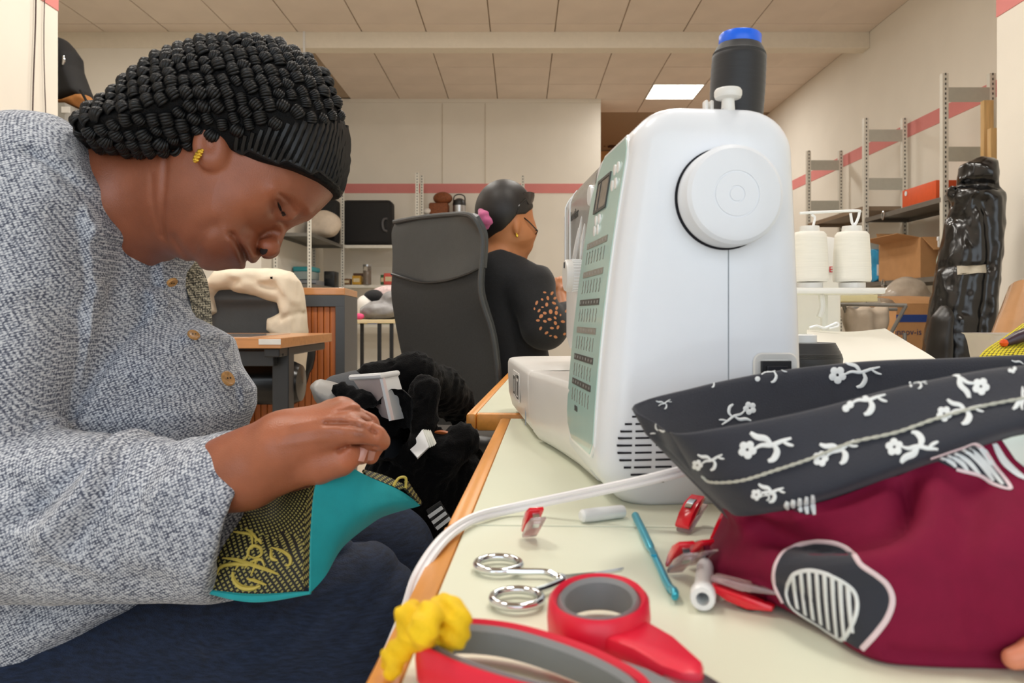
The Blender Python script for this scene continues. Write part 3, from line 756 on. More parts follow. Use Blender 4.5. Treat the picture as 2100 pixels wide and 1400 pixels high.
# ear-ring
er = []
E0 = M_head @ head_px(401, 331, .079); E1 = M_head @ head_px(413, 308, .079)
for k in range(16):
    t = k / 15; c = E0.lerp(E1, t) + Vector((.0012 * math.sin(k * 1.7), -.0012 + .001 * math.cos(k * 1.7), .0)); er.append((c, .0026 - .0008 * abs(t - .45)))
m = MB()
for c, r in er: m.add(*xf(lathe([(0, -1), (.6, -.8), (1, 0), (.6, .8), (0, 1)], 8), Matrix.Translation(c) @ Matrix.Rotation(.8, 4, 'X') @ Matrix.Diagonal((r, r * .7, r * .8, 1))))
PARTS.append(m.build('earring', pm('gold', '#e8c34a', .25, metal=.85, var=.05)))
keep_world(person, *PARTS)

# ---------------------------------------------------------------- crocheted hat
def march(fn, O, D, tmax, n=80):
    """last inside point along each ray (rows of O, D); nan where none"""
    O = np.asarray(O, float); D = np.asarray(D, float); ts = np.linspace(0, tmax, n)
    p = O[:, None] + ts[None, :, None] * D[:, None]; ins = fn(p.reshape(-1, 3)).reshape(len(O), n) < 0
    k = n - 1 - np.argmax(ins[:, ::-1], 1); out = O + ts[k][:, None] * D; out[~ins.any(1)] = np.nan
    return out
def first_hit(fn, x, z, y0, y1, n=160):
    """first surface along +y for arrays x, z"""
    ys = np.linspace(y0, y1, n); p = np.stack(np.broadcast_arrays(np.asarray(x)[:, None], ys[None], np.asarray(z)[:, None]), -1)
    ins = fn(p.reshape(-1, 3)).reshape(len(x), n) < 0; r = ys[np.argmax(ins, 1)].copy(); r[~ins.any(1)] = np.nan; return r
hat_out = [(640, 500), (672, 460), (692, 420), (705, 381), (713, 346), (715, 292), (707, 255), (694, 212), (668, 167), (634, 133), (582, 103), (529, 90), (471, 88), (421, 95), (368, 111), (321, 130), (293, 146), (261, 177), (220, 214), (186, 234), (163, 254), (155, 275), (175, 310), (240, 345), (300, 360), (404, 370), (479, 400), (560, 440)]
hat_lo = np.array([tuple(head_px(a, b, YH - Y).xz) for a, b, Y in ((120, 262, .78), (160, 272, .77), (185, 285, .755), (243, 290, .735), (300, 299, .725), (350, 294, .718), (404, 283, .713), (443, 289, .713), (479, 306, .713), (529, 326, .718), (600, 349, .733), (650, 374, .757), (690, 405, .797), (760, 455, .8))])
hat_f = Field().infl(hxz(hat_out), YH, .090, .080)
hat_f.cut.append(lambda p, v: smax(v, np.interp(p[:, 0], hat_lo[:, 0], hat_lo[:, 1]) - p[:, 2], .004))
V, Qd = implicit_mesh(hat_f, (-.58, .68, .94), (-.12, .92, 1.22), .003)
M_hat = pm('black_yarn', '#050506', .7, var=.3, vscale=300, spec=.2, bump=.5, bscale=900)
M_puff = pm('black_puff_yarn', '#07080a', .45, var=.3, vscale=400, spec=.4)
hat = np_obj('crocheted_hat', V, Qd, M_hat); hat.data.transform(M_head); keep_world(person, hat)
def grads(fn, q, e=.0015):
    g = np.stack([fn(q + np.eye(3)[a] * e) - fn(q - np.eye(3)[a] * e) for a in range(3)], -1); return g / np.linalg.norm(g, axis=-1, keepdims=True)
seam_l = np.array([tuple(head_px(a, b, YH - Y).xz) for a, b, Y in ((425, 290, .713), (443, 273, .713), (493, 267, .71), (564, 259, .71), (636, 251, .725), (690, 256, .77), (712, 266, .80), (745, 290, .8))])
def below_seam(x, z): return (z < np.interp(x, seam_l[:, 0], seam_l[:, 1])) & (x > seam_l[0, 0])
A = head_px(178, 252); B_ = head_px(735, 250); ax = (B_ - A).normalized()
def puff_strands():                                  # a puff of five wrapped yarn strands
    m = MB()
    for k in range(5):
        o = (k - 2) * .36; w = math.sqrt(max(.05, 1 - (o * 1.05) ** 2))
        pts = [(-.95, o * .5, -.25), (-.55, o * .85, .60 * w), (0, o, .95 * w), (.55, o * .85, .60 * w), (.95, o * .5, -.25)]
        m.add(*tube(spline(pts, 2), [.16, .22, .27, .29, .30, .29, .27, .22, .16], 5))
    return m.v, m.f
pv, pf = puff_strands(); pva = np.array(pv); qs = []; lns = []; stp = .0126
nring = int((B_ - A).length / .0114)
for i in range(-1, nring + 3):
    c = A.lerp(B_, i / nring); lean = .25 + .55 * (i / nring)
    e2 = np.array((Vector((0, 0, 1)) + ax * (-lean * .5)).normalized()); e1 = np.array((0, 1., 0))
    an = np.arange(96) * 2 * math.pi / 96; D = np.cos(an)[:, None] * e1 + np.sin(an)[:, None] * e2
    ring = march(hat_f, np.repeat(np.array(c)[None], 96, 0), D, .13)
    if np.isnan(ring[:, 0]).sum() > 90: continue
    seg = np.linalg.norm(np.roll(ring, -1, 0) - ring, axis=-1); seg[np.isnan(seg)] = 0
    tot = seg.sum(); cnt = max(3, int(tot / stp)); cum = np.concatenate([[0], np.cumsum(seg)])
    sx = (np.arange(cnt) + .5 * (i % 2)) / cnt * tot; k = np.clip(np.searchsorted(cum, sx) - 1, 0, 95)
    q = ring[k]; q = q[~np.isnan(q[:, 0])]
    lo = np.interp(q[:, 0], hat_lo[:, 0], hat_lo[:, 1])
    q = q[(~below_seam(q[:, 0] + .001, q[:, 2] - .001)) & (q[:, 2] > lo - .0015)]
    qs.append(q)
qs = np.concatenate(qs); ns = grads(hat_f, qs)
allv = []; fs = []; off = 0; axn = np.array(ax)
for q, n in zip(qs, ns):
    n = Vector(n); tdir = ax - n * ax.dot(n)
    if tdir.length < .2: tdir = Vector((0, 0, 1)) - n * n.z
    tdir.normalize(); tdir = Quaternion(n, random.uniform(-.5, .5) + .6) @ tdir; b = n.cross(tdir)
    s = .0068 * random.uniform(.85, 1.15)
    allv.append(pva @ np.array((tdir * s * 1.0, b * s * .98, n * s)) + q - np.array(n) * .0008)
    fs += [tuple(j + off for j in f) for f in pf]; off += len(pv)
po = mesh_obj('puff_stitches', np.concatenate(allv), fs, M_puff, hat); stuff(po)
# ribbed band: raised ribs running up from the brim all round the front
C0 = np.array(head_px(560, 330)); up = np.array((.39, 0, .92)); fw = np.array((.92, 0, -.39)); rv = MB(); be = []
hh = np.linspace(-.10, .07, 34)
for k in range(-30, 31):
    a = k / 30 * math.radians(128); d = fw * math.cos(a) + np.array((0, -1., 0)) * math.sin(a)
    pts = march(hat_f, C0 + hh[:, None] * up, np.repeat(d[None], len(hh), 0), .16, 110)
    ok = ~np.isnan(pts[:, 0]); pts = pts[ok]
    lo = np.interp(pts[:, 0], hat_lo[:, 0], hat_lo[:, 1])
    g = pts[below_seam(pts[:, 0], pts[:, 2] - .001) & (pts[:, 2] > lo + .0022)]
    if len(g) > 3: rv.add(*tube(g, [.0028 + .0005 * (i % 2) for i in range(len(g))], 6)); be.append(g[0])
band = rv.build('ribbed_band', M_puff, hat); stuff(band)
brim = MB().add(*tube(spline(be, 3), .0024, 6)).build('brim_edge', M_puff, hat)
for o in (po, band, brim): o.data.transform(M_head); o.matrix_parent_inverse = Matrix.Identity(4)
# ---------------------------------------------------------------- her grey knitted cardigan
def knit_mat(name, light, mid, dark, pitch, rough=.9, bump=.6):
    m = bpy.data.materials.new(name); m.use_nodes = True; nt = m.node_tree; L = nt.links; b = nt.nodes['Principled BSDF']
    tc = nt.nodes.new('ShaderNodeTexCoord'); mp = nt.nodes.new('ShaderNodeMapping'); mp.inputs['Rotation'].default_value = (0, math.radians(25), 0)
    L.new(tc.outputs['Object'], mp.inputs[0])
    def wave(ax, sc, dist=1.2):
        w = nt.nodes.new('ShaderNodeTexWave'); w.wave_type = 'BANDS'; w.bands_direction = ax; w.inputs['Scale'].default_value = sc; w.inputs['Distortion'].default_value = dist; w.inputs['Detail'].default_value = 1; w.inputs['Detail Scale'].default_value = 2
        L.new(mp.outputs[0], w.inputs[0]); return w
    k = 1 / pitch * .31416 / 2
    w1, w2 = wave('X', k), wave('Z', k * 1.15)
    mul = nt.nodes.new('ShaderNodeMath'); mul.operation = 'MULTIPLY'; L.new(w1.outputs['Fac'], mul.inputs[0]); L.new(w2.outputs['Fac'], mul.inputs[1])
    n1 = nt.nodes.new('ShaderNodeTexNoise'); n1.inputs['Scale'].default_value = .55 / pitch; n1.inputs['Detail'].default_value = 2
    st = nt.nodes.new('ShaderNodeMapping'); st.inputs['Scale'].default_value = (.55, 1, 1.3); L.new(mp.outputs[0], st.inputs[0]); L.new(st.outputs[0], n1.inputs[0])
    n2 = nt.nodes.new('ShaderNodeTexNoise'); n2.inputs['Scale'].default_value = 12; n2.inputs['Detail'].default_value = 2; L.new(tc.outputs['Object'], n2.inputs[0])
    add = nt.nodes.new('ShaderNodeMath'); add.operation = 'MULTIPLY_ADD'; L.new(mul.outputs[0], add.inputs[0]); add.inputs[1].default_value = .30; L.new(n1.outputs['Fac'], add.inputs[2])
    a2 = nt.nodes.new('ShaderNodeMath'); a2.operation = 'MULTIPLY_ADD'; L.new(n2.outputs['Fac'], a2.inputs[0]); a2.inputs[1].default_value = .12; L.new(add.outputs[0], a2.inputs[2])
    r = nt.nodes.new('ShaderNodeValToRGB'); e = r.color_ramp.elements
    e[0].position = .47; e[0].color = (*lin(dark), 1); e[1].position = .80; e[1].color = (*lin(light), 1); q = e.new(.62); q.color = (*lin(mid), 1)
    L.new(a2.outputs[0], r.inputs[0]); L.new(r.outputs[0], b.inputs['Base Color'])
    b.inputs['Roughness'].default_value = rough; b.inputs['Specular IOR Level'].default_value = .15; b.inputs['Sheen Weight'].default_value = .15
    bp = nt.nodes.new('ShaderNodeBump'); bp.inputs['Strength'].default_value = bump; bp.inputs['Distance'].default_value = pitch * .5
    L.new(add.outputs[0], bp.inputs['Height']); L.new(bp.outputs[0], b.inputs['Normal']); MATS[name] = m
    return m
M_card = knit_mat('grey_marl_knit', '#d3d7dd', '#999fab', '#545968', .0013)
YT = .865
torso = [(-60, 262), (60, 255), (120, 262), (170, 262), (220, 272), (290, 330), (360, 420), (385, 500), (378, 560), (384, 610), (398, 652), (436, 674), (458, 688), (466, 715), (475, 745), (508, 800), (508, 840), (492, 880), (470, 960), (450, 1100), (445, 1215), (350, 1300), (235, 1405), (100, 1500), (-220, 1500), (-300, 700), (-220, 330)]
card = Field()
card.infl(xz(torso, YT), YT, .15, .13)
card.caps(P(75, 410, .765), P(-80, 960, .665), .088, .074, .016)
cuff_cut = xz([(474, 860), (484, 893), (498, 935), (493, 1010), (466, 1110), (430, 1208), (425, 1260), (900, 1260), (900, 860)], .605)
def sleeve(p):
    d = sd_caps(p, np.array(P(-70, 1055, .665)), np.array(P(480, 1058, .65)), .075, .0705)
    q = sd_caps(p, np.array(P(430, 1040, .642)), np.array(P(540, 1050, .65)), .040, .064)
    cut = -sd_poly(p[:, 0], p[:, 2], cuff_cut)
    return smax(smax(d, cut, .004), -q, .003)
a, b = np.array(P(-70, 1050, .66)), np.array(P(560, 1050, .655))
card.add(sleeve, np.minimum(a, b) - .08, np.maximum(a, b) + .08, .010)
card.chain([P(110, 430, .98), P(80, 900, 1.03)], [.085, .074], .02).chain([P(80, 930, 1.03), P(420, 1035, .835)], [.072, .064], .02)
collar_cut = xz([(150, 255), (186, 290), (214, 338), (250, 415), (298, 478), (345, 515), (388, 541), (700, 541), (700, 150), (150, 150)], .775)
card.cut.append(lambda p, v: np.where(np.abs(v) < .08, smax(v, -sd_poly(p[:, 0], p[:, 2], collar_cut), .008), v) if (p[:, 2].max() > .93) else v)
def nl(pts, Y): return xz(pts, Y)
for pts, w, a, Y, yr in (
    # armhole seam and folds of the upper sleeve
    ([(60, 312), (110, 345), (150, 395), (180, 455), (192, 540), (188, 640), (165, 740), (125, 860)], .0045, .0055, .70, (.5, .82)),
    ([(195, 470), (250, 478), (320, 500)], .010, -.006, .72, (.5, .82)), ([(200, 500), (260, 520), (330, 515)], .007, .006, .72, (.5, .82)),
    ([(230, 560), (290, 590), (350, 590), (395, 575)], .010, .007, .72, (.5, .82)), ([(210, 590), (280, 620), (360, 615)], .009, -.005, .72, (.5, .82)),
    ([(400, 640), (370, 670), (380, 700), (430, 700)], .008, .005, .74, (.5, .85)), ([(330, 690), (400, 690), (455, 700)], .008, -.005, .74, (.5, .85)),
    ([(380, 720), (440, 760), (490, 830)], .010, .004, .74, (.5, .85)), ([(260, 800), (380, 830), (480, 850)], .012, .004, .74, (.5, .85)),
    ([(20, 420), (60, 560), (50, 700), (10, 830)], .013, .006, .62, (.5, .72)), ([(90, 480), (120, 600), (100, 740)], .012, -.005, .62, (.5, .72)),
    ([(0, 620), (60, 720), (110, 860)], .011, .006, .62, (.5, .72)),
    # folds of the forearm sleeve
    ([(118, 872), (150, 905), (150, 960), (110, 1020), (40, 1060)], .008, .008, .60, (.5, .70)), ([(165, 885), (190, 940), (180, 1010), (120, 1080)], .009, -.006, .60, (.5, .70)),
    ([(200, 895), (232, 960), (222, 1040), (170, 1110)], .008, .006, .60, (.5, .70)), ([(280, 900), (300, 980), (280, 1060), (230, 1130)], .011, .0045, .60, (.5, .70)),
    ([(330, 1000), (380, 960), (420, 940)], .012, -.004, .60, (.5, .70)), ([(60, 1130), (200, 1170), (330, 1190)], .014, .004, .60, (.5, .70)), ([(0, 1000), (60, 1010), (90, 1050)], .010, .005, .60, (.5, .70)),
    ([(30, 1150), (120, 1120), (220, 1160)], .010, -.004, .60, (.5, .70)),
    # skirt of the cardigan
    ([(0, 1290), (150, 1270), (330, 1240)], .012, .007, .68, (.5, .8)), ([(40, 1390), (160, 1330), (300, 1290)], .011, .006, .70, (.5, .8)),
    # double stitching at cuff and collar
    ([(470, 900), (483, 940), (478, 1010), (452, 1105), (417, 1200)], .0016, .0012, .60, (.5, .70)), ([(462, 900), (475, 940), (470, 1010), (444, 1105), (409, 1200)], .0014, .0010, .60, (.5, .70)),
    ([(168, 296), (198, 345), (235, 422), (285, 490), (335, 530), (362, 548)], .0018, .0016, .76, (.5, .86))):
    card.groove(nl(pts, Y), w * 1.05, a * (1.5 if abs(a) >= .004 else 1), yr)
card.cut.append(lambda p, v: np.where(np.abs(v) < .03, v + .0022 * vnoise(p, 70, 3) + .0010 * vnoise(p, 170, 5), v))
V, Qd = implicit_mesh(card, (-.95, .50, .38), (-.27, 1.14, 1.13), .0038, 2, 8, 1.9)
def relax(V, Q, wgt, it=8):
    e = np.concatenate([Q[:, [0, 1]], Q[:, [1, 2]], Q[:, [2, 3]], Q[:, [3, 0]]]); n = np.bincount(e[:, 0], minlength=len(V)) + np.bincount(e[:, 1], minlength=len(V))
    for _ in range(it):
        A_ = np.stack([np.bincount(e[:, 0], V[e[:, 1], k], len(V)) + np.bincount(e[:, 1], V[e[:, 0], k], len(V)) for k in range(3)], -1) / np.maximum(n, 1)[:, None]
        V = V + wgt[:, None] * .6 * (A_ - V)
    return V
wq = np.exp(-(sd_poly(V[:, 0], V[:, 2], collar_cut) / .007) ** 2) * (V[:, 2] > .93) + np.exp(-(sd_poly(V[:, 0], V[:, 2], cuff_cut) / .007) ** 2) * (V[:, 2] < .80) * (V[:, 1] < .74)
V = relax(V, Qd, np.clip(wq, .12, 1))
cardigan = np_obj('cardigan', V, Qd, M_card); keep_world(person, cardigan)
# wooden buttons
M_btn = pm('wooden_button', '#b3854f', .4, var=.3, vscale=200); M_btn_dark = pm('button_dark', '#3a2716', .5)
for i, (px, py, Y, r) in enumerate(((352, 577, .78, .0055), (396, 688, .79, .0065), (466, 777, .80, .0085))):
    c = on_surf(card, px, py, Y); n = Vector(grads(card, np.array([c]))[0])
    M = Matrix.Translation(c + n * .0012) @ n.to_track_quat('Z', 'Y').to_matrix().to_4x4()
    bo = MB().add(*lathe([(0, -.001), (r, -.001), (r, .0012), (r * .85, .002), (r * .62, .0014), (0, .0014)], 24, M)).build('button', M_btn, cardigan); bo.matrix_parent_inverse = Matrix.Identity(4)
    for s in (-1, 1):
        h = MB().add(*lathe([(r * .13, .0012), (r * .13, .0018)], 8, M @ Matrix.Translation((s * r * .25, 0, 0)))).build('button_hole', M_btn_dark, bo)
# far lapel, seen from its woven inside
M_lapel = knit_mat('olive_woven_lining', '#b9b39f', '#6f6b5c', '#26251f', .0016)
lp = [[(356, 515), (392, 520), (410, 548)], [(372, 560), (400, 562), (421, 575)], [(388, 610), (408, 612), (428, 620)], [(398, 655), (415, 662), (432, 670)], [(405, 690), (425, 700), (440, 705)]]
V0 = []
for r_ in lp:
    row = spline([P(a, b, .865 + .02 * k) for k, (a, b) in enumerate(r_)], 6); V0.append(row)
V0 = spline(np.array(V0).reshape(len(V0), -1), 6).reshape(-1, len(V0[0]), 3); n0, n1 = V0.shape[:2]
vs = list(V0.reshape(-1, 3)) + list((V0 + np.array((0.001, .004, -.001))).reshape(-1, 3)); N_ = n0 * n1
fs = [(i*n1+j, i*n1+j+1, (i+1)*n1+j+1, (i+1)*n1+j) for i in range(n0-1) for j in range(n1-1)]; fs += [tuple(N_ + k for k in f[::-1]) for f in fs]
lap = mesh_obj('lapel', vs, fs, M_lapel); keep_world(person, lap); lap.parent = cardigan; lap.matrix_parent_inverse = Matrix.Identity(4)

# ---------------------------------------------------------------- her jeans
M_jean = pm('dark_denim', '#192740', .85, var=.45, vscale=90, stretch=(1, 1, 5), bump=.6, bscale=500, sheen=0.)
jn = Field()
for dy, dz in ((0, 0), (.17, 0)):
    jn.chain([P(120, 1440, .80) + Vector((0, dy, 0)), P(560, 1318, .765) + Vector((0, dy, 0)), P(712, 1252, .755) + Vector((0, dy * .9, 0))], [.085, .078, .065], .02)
    k = P(712, 1252, .755) + Vector((0, dy * .9, 0)); jn.chain([k, Vector((k.x - .02, k.y, .30)), Vector((k.x - .03, k.y, .10))], [.064, .058, .05], .03)
jn.caps(P(60, 1420, .80), P(60, 1420, .80) + Vector((0, .17, 0)), .10, .10, .03)
for pts, w, a in (([(470, 1260), (600, 1190), (760, 1150), (830, 1150)], .004, .004), ([(430, 1240), (560, 1240), (700, 1180)], .008, .005), ([(300, 1390), (500, 1330), (700, 1240)], .009, .004), ([(600, 1390), (720, 1300), (800, 1200)], .009, .004), ([(560, 1160), (640, 1180), (720, 1140)], .006, .003), ([(420, 1340), (560, 1290), (640, 1240)], .006, -.003)):
    jn.groove(xz(pts, .69), w, a, (.5, .80))
jn.cut.append(lambda p, v: np.where(np.abs(v) < .03, v + .0012 * vnoise(p, 110, 8), v))
V, Qd = implicit_mesh(jn, (-.62, .60, .04), (-.08, 1.06, .66), .0045)
jeans = np_obj('jeans', V, Qd, M_jean); keep_world(person, jeans)
# shoes and the chair she sits on
M_shoe = pm('black_shoe', '#1a1a1c', .6)
for dy in (0, .155):
    f = Field(); k = P(712, 1252, .755) + Vector((-.03, dy, 0)); f.caps((k.x - .02, k.y, .055), (k.x + .13, k.y, .04), .05, .036, .02).caps((k.x - .02, k.y, .05), (k.x - .02, k.y, .10), .048, .048, .02)
    f.cut.append(lambda p, v: smax(v, .006 - p[:, 2], .004))
    V, Qd = implicit_mesh(f, (k.x - .1, k.y - .08, -.01), (k.x + .2, k.y + .08, .17), .006)
    o = np_obj('shoe', V, Qd, M_shoe); keep_world(person, o)
wch = thing('stool', 'low padded stool under the woman in the grey cardigan', 'stool', (P(60, 1420, .88).x, .885, 0))
zt = P(60, 1420, .80).z - .135
MB().add(*lathe([(.15, 0), (.19, .01), (.2, .03), (.19, .05), (.12, .06), (0, .062)], 32, Matrix.Translation((0, 0, zt - .06)))).build('seat', M_shoe, wch)
MB().add(*lathe([(.03, .05), (.03, zt - .06)], 16)).build('column', M_darkmetal, wch)
for k in range(5):
    a = k * 2 * math.pi / 5; MB().add(*tube([(0, 0, .07), (.24 * math.cos(a), .24 * math.sin(a), .04), (.25 * math.cos(a), .25 * math.sin(a), .0)], [.02, .014, .014], 8)).build('leg', M_darkmetal, wch)

# ---------------------------------------------------------------- the pouch she is stitching
M_teal = pm('teal_cotton', '#12a0a8', .75, var=.06, vscale=60, bump=.15, bscale=900, sheen=.1)
def gold_print(name):
    m = bpy.data.materials.new(name); m.use_nodes = True; nt = m.node_tree; L = nt.links; b = nt.nodes['Principled BSDF']
    tc = nt.nodes.new('ShaderNodeTexCoord'); mp = nt.nodes.new('ShaderNodeMapping'); mp.inputs['Scale'].default_value = (200, 200, 200); mp.inputs['Rotation'].default_value = (0, math.radians(20), 0); L.new(tc.outputs['UV'], mp.inputs[0])
    v = nt.nodes.new('ShaderNodeTexVoronoi'); v.feature = 'F1'; v.voronoi_dimensions = '2D'; v.inputs['Randomness'].default_value = .0; v.inputs['Scale'].default_value = 1; L.new(mp.outputs[0], v.inputs['Vector'])
    w = nt.nodes.new('ShaderNodeMath'); w.operation = 'SINE'; mu = nt.nodes.new('ShaderNodeMath'); mu.operation = 'MULTIPLY'; mu.inputs[1].default_value = 13; L.new(v.outputs['Distance'], mu.inputs[0]); L.new(mu.outputs[0], w.inputs[0])
    r = nt.nodes.new('ShaderNodeValToRGB'); e = r.color_ramp.elements; e[0].position = .42; e[0].color = (*lin('#0d0d0b'), 1); e[1].position = .62; e[1].color = (*lin('#a99f58'), 1); L.new(w.outputs[0], r.inputs[0])
    L.new(r.outputs[0], b.inputs['Base Color']); b.inputs['Roughness'].default_value = .6; MATS[name] = m; return m
M_goldprint = gold_print('black_gold_wax_print'); M_gold_ink = pm('pale_gold_ink', '#c7b455', .5, var=.1, vscale=80)
pouch = thing('pouch', 'small black and gold print pouch with teal lining in her hands', 'pouch', tuple(P(560, 1215, .62)))
def sheet(nm, rows, mat, thick=.0022, n=8, par=None, back=(0, 1, 0)):
    """curved cloth through rows of points, given a thickness; UV in metres"""
    R = [spline([tuple(p) for p in r_], n) for r_ in rows]
    G = spline(np.array(R).reshape(len(R), -1), n).reshape(-1, len(R[0]), 3); a, b = G.shape[:2]
    du = np.gradient(G, axis=0); dv = np.gradient(G, axis=1); N = np.cross(du, dv); N /= np.maximum(np.linalg.norm(N, axis=-1, keepdims=True), 1e-9)
    if (N * np.array(back)).sum(-1).mean() < 0: N = -N
    G2 = G + N * thick; vs = np.concatenate([G.reshape(-1, 3), G2.reshape(-1, 3)]); M_ = a * b
    f1 = [(i*b+j, i*b+j+1, (i+1)*b+j+1, (i+1)*b+j) for i in range(a-1) for j in range(b-1)]; f2 = [tuple(M_ + k for k in q[::-1]) for q in f1]
    bd = [(i*b, (i+1)*b) for i in range(a-1)] + [((a-1)*b + j, (a-1)*b + j + 1) for j in range(b-1)] + [((i+1)*b + b-1, i*b + b-1) for i in range(a-2, -1, -1)] + [(j+1, j) for j in range(b-2, -1, -1)]
    o = mesh_obj(nm, vs, f1 + f2 + [(p, q, M_ + q, M_ + p) for p, q in bd], mat, None, True, 50)
    bm = bmesh.new(); bm.from_mesh(o.data); bmesh.ops.recalc_face_normals(bm, faces=bm.faces[:]); bm.to_mesh(o.data); bm.free()
    uv = o.data.uv_layers.new(name='UVMap'); U = np.stack([np.cumsum(np.linalg.norm(np.gradient(G, axis=1), axis=-1), 1), np.cumsum(np.linalg.norm(np.gradient(G, axis=0), axis=-1), 0)], -1).reshape(-1, 2); U = np.concatenate([U, U])
    idx = np.zeros(len(o.data.loops), np.int32); o.data.loops.foreach_get('vertex_index', idx); uv.data.foreach_set('uv', U[idx].astype(np.float32).ravel())
    if par: keep_world(par, o)
    return o, G, N
rows = [[P(418, 1209, .610), P(520, 1222, .600), P(624, 1210, .592)], [P(452, 1130, .618), P(535, 1140, .606), P(626, 1140, .598)], [P(490, 1070, .630), P(560, 1085, .622), P(622, 1100, .606)]]
o1, G1, N1 = sheet('front_panel', rows, M_goldprint, par=pouch)
rows = [[P(486, 1076, .626), P(555, 1100, .616), P(622, 1128, .600)], [P(500, 1050, .640), P(560, 1060, .634), P(628, 1070, .612)], [P(500, 1015, .672), P(565, 1015, .665), P(632, 1000, .634)]]
sheet('back_panel', rows, M_goldprint, par=pouch)
rows = [[P(620, 1190, .594), P(626, 1060, .606), P(640, 980, .625), P(664, 938, .632)], [P(638, 1214, .586), P(640, 1080, .595), P(652, 985, .610), P(676, 936, .618)]]
sheet('side_strip', rows, M_goldprint, par=pouch)
rows = [[P(637, 1215, .585), P(640, 1080, .594), P(652, 985, .608), P(690, 936, .616)], [P(668, 1180, .598), P(675, 1080, .604), P(690, 1000, .618), P(702, 946, .626)], [P(705, 1120, .622), P(730, 1060, .622), P(750, 1010, .634), P(752, 975, .640)], [P(770, 1068, .656), P(795, 1040, .652), P(815, 1020, .660), P(818, 1004, .664)], [P(800, 1054, .672), P(835, 1044, .678), P(858, 1038, .684), P(862, 1034, .686)]]
sheet('teal_lining', rows, M_teal, par=pouch)
sheet('upper_edge', [[P(752, 975, .641), P(790, 990, .655), P(820, 1003, .665)], [P(745, 962, .648), P(790, 975, .665), P(836, 996, .675)]], M_goldprint, par=pouch)
sheet('corner_fold', [[P(832, 1002, .668), P(848, 1018, .676), P(864, 1036, .686)], [P(834, 982, .672), P(846, 1000, .682), P(866, 1030, .69)]], M_goldprint, par=pouch)
w = spline([P(806, 996, .66), P(818, 980, .664), P(832, 980, .667), P(832, 1000, .667)], 8)
o = MB().add(*tube(w, .0012, 6)).build('edge_loop', M_gold_ink); keep_world(pouch, o)
w = spline([P(415, 1211, .610), P(520, 1226, .599), P(637, 1215, .586)], 10)
o = MB().add(*tube(w, [.0012 + .0022 * math.sin(math.pi * i / 20) for i in range(21)], 8)).build('teal_piping', M_teal); keep_world(pouch, o)
# gold scroll printed on the front panel
G1v = G1.reshape(-1, 3); pxs = np.stack([CX + F * G1v[:, 0] / G1v[:, 1], HY - F * (G1v[:, 2] - CZ) / G1v[:, 1]], -1)
def on_panel(px, py):
    d = ((pxs - np.array((px, py))) ** 2).sum(-1); i = np.argsort(d)[:4]; wgt = 1 / (d[i] + 1e-3); Y = (G1v[i, 1] * wgt).sum() / wgt.sum(); return P(px, py, Y - .0006)
def zz(x, y): return (400 + x / 2.8, 740 + y / 2.8)
for st, r in (([(120, 1230), (150, 1180), (230, 1165), (290, 1170), (340, 1165)], .0016), ([(160, 1130), (240, 1140), (330, 1170), (420, 1200), (480, 1225)], .0017), ([(215, 1210), (225, 1260), (270, 1300), (330, 1305), (375, 1290)], .0022), ([(230, 1200), (260, 1160), (300, 1120), (310, 1080), (340, 1060), (375, 1075), (380, 1110), (340, 1130), (300, 1110)], .0014), ([(300, 1250), (350, 1262), (410, 1285)], .0014), ([(435, 1080), (440, 1130), (475, 1145)], .0015), ([(440, 1070), (500, 1090), (545, 1125), (545, 1165), (520, 1175)], .0015), ([(330, 1060), (320, 1000), (260, 985), (220, 980)], .0013), ([(345, 1040), (350, 1015), (300, 965), (250, 950)], .0012), ([(380, 1050), (370, 1030), (345, 1020)], .0014), ([(285, 1190), (330, 1150), (380, 1140), (400, 1180)], .0012), ([(320, 1230), (345, 1170), (350, 1130)], .0011)):
    w = spline([on_panel(*zz(*q)) for q in st], 6); n = len(w)
    o = MB().add(*tube(w, [r * (.35 + .65 * math.sin(math.pi * (i + .5) / n)) for i in range(n)], 6)).build('gold_scroll', M_gold_ink); keep_world(pouch, o); o.parent = o1; o.matrix_parent_inverse = Matrix.Identity(4)
# needle between the fingertips and the thread
o = MB().add(*tube([P(700, 952, .612), P(742, 936, .618)], .0004, 6)).build('sewing_needle', MATS['bright_steel']); tag(o, 'thin steel needle between her fingertips above the teal lining', 'needle')
# ================================================================ maroon cloth basket with a black turned-down cuff
from mathutils.bvhtree import BVHTree
def dz(px, py, z=DZ + .003): return tuple(PZ(px, py, z))
def near(pts): return [tuple(P(*q)) for q in pts]
R_in = near([(1325, 880, .447), (1365, 915, .43), (1410, 945, .412), (1530, 930, .394), (1690, 895, .384), (1860, 850, .38), (2070, 812, .38), (2290, 790, .39), (2280, 775, .49), (2060, 790, .505), (1850, 800, .51), (1700, 810, .51), (1570, 830, .50), (1440, 855, .48)])
R0 = near([(1300, 829, .455), (1345, 867, .430), (1394, 889, .405), (1520, 869, .385), (1680, 834, .375), (1850, 790, .370), (2060, 752, .370), (2300, 735, .380), (2300, 722, .500), (2060, 730, .515), (1850, 737, .520), (1700, 748, .520), (1560, 766, .510), (1430, 794, .490)])
Rm = near([(1335, 892, .452), (1385, 925, .425), (1440, 955, .396), (1540, 955, .375), (1685, 920, .362), (1860, 865, .356), (2075, 808, .356), (2315, 780, .368), (2300, 775, .515), (2060, 790, .53), (1850, 800, .535), (1700, 815, .535), (1560, 840, .52), (1440, 860, .485)])
R1 = near([(1394, 952, .445), (1440, 992, .412), (1490, 1019, .388), (1570, 1030, .366), (1690, 1003, .352), (1870, 938, .345), (2090, 866, .345), (2330, 830, .360), (2300, 830, .530), (2060, 850, .540), (1850, 870, .545), (1700, 890, .545), (1560, 915, .520), (1450, 935, .475)])
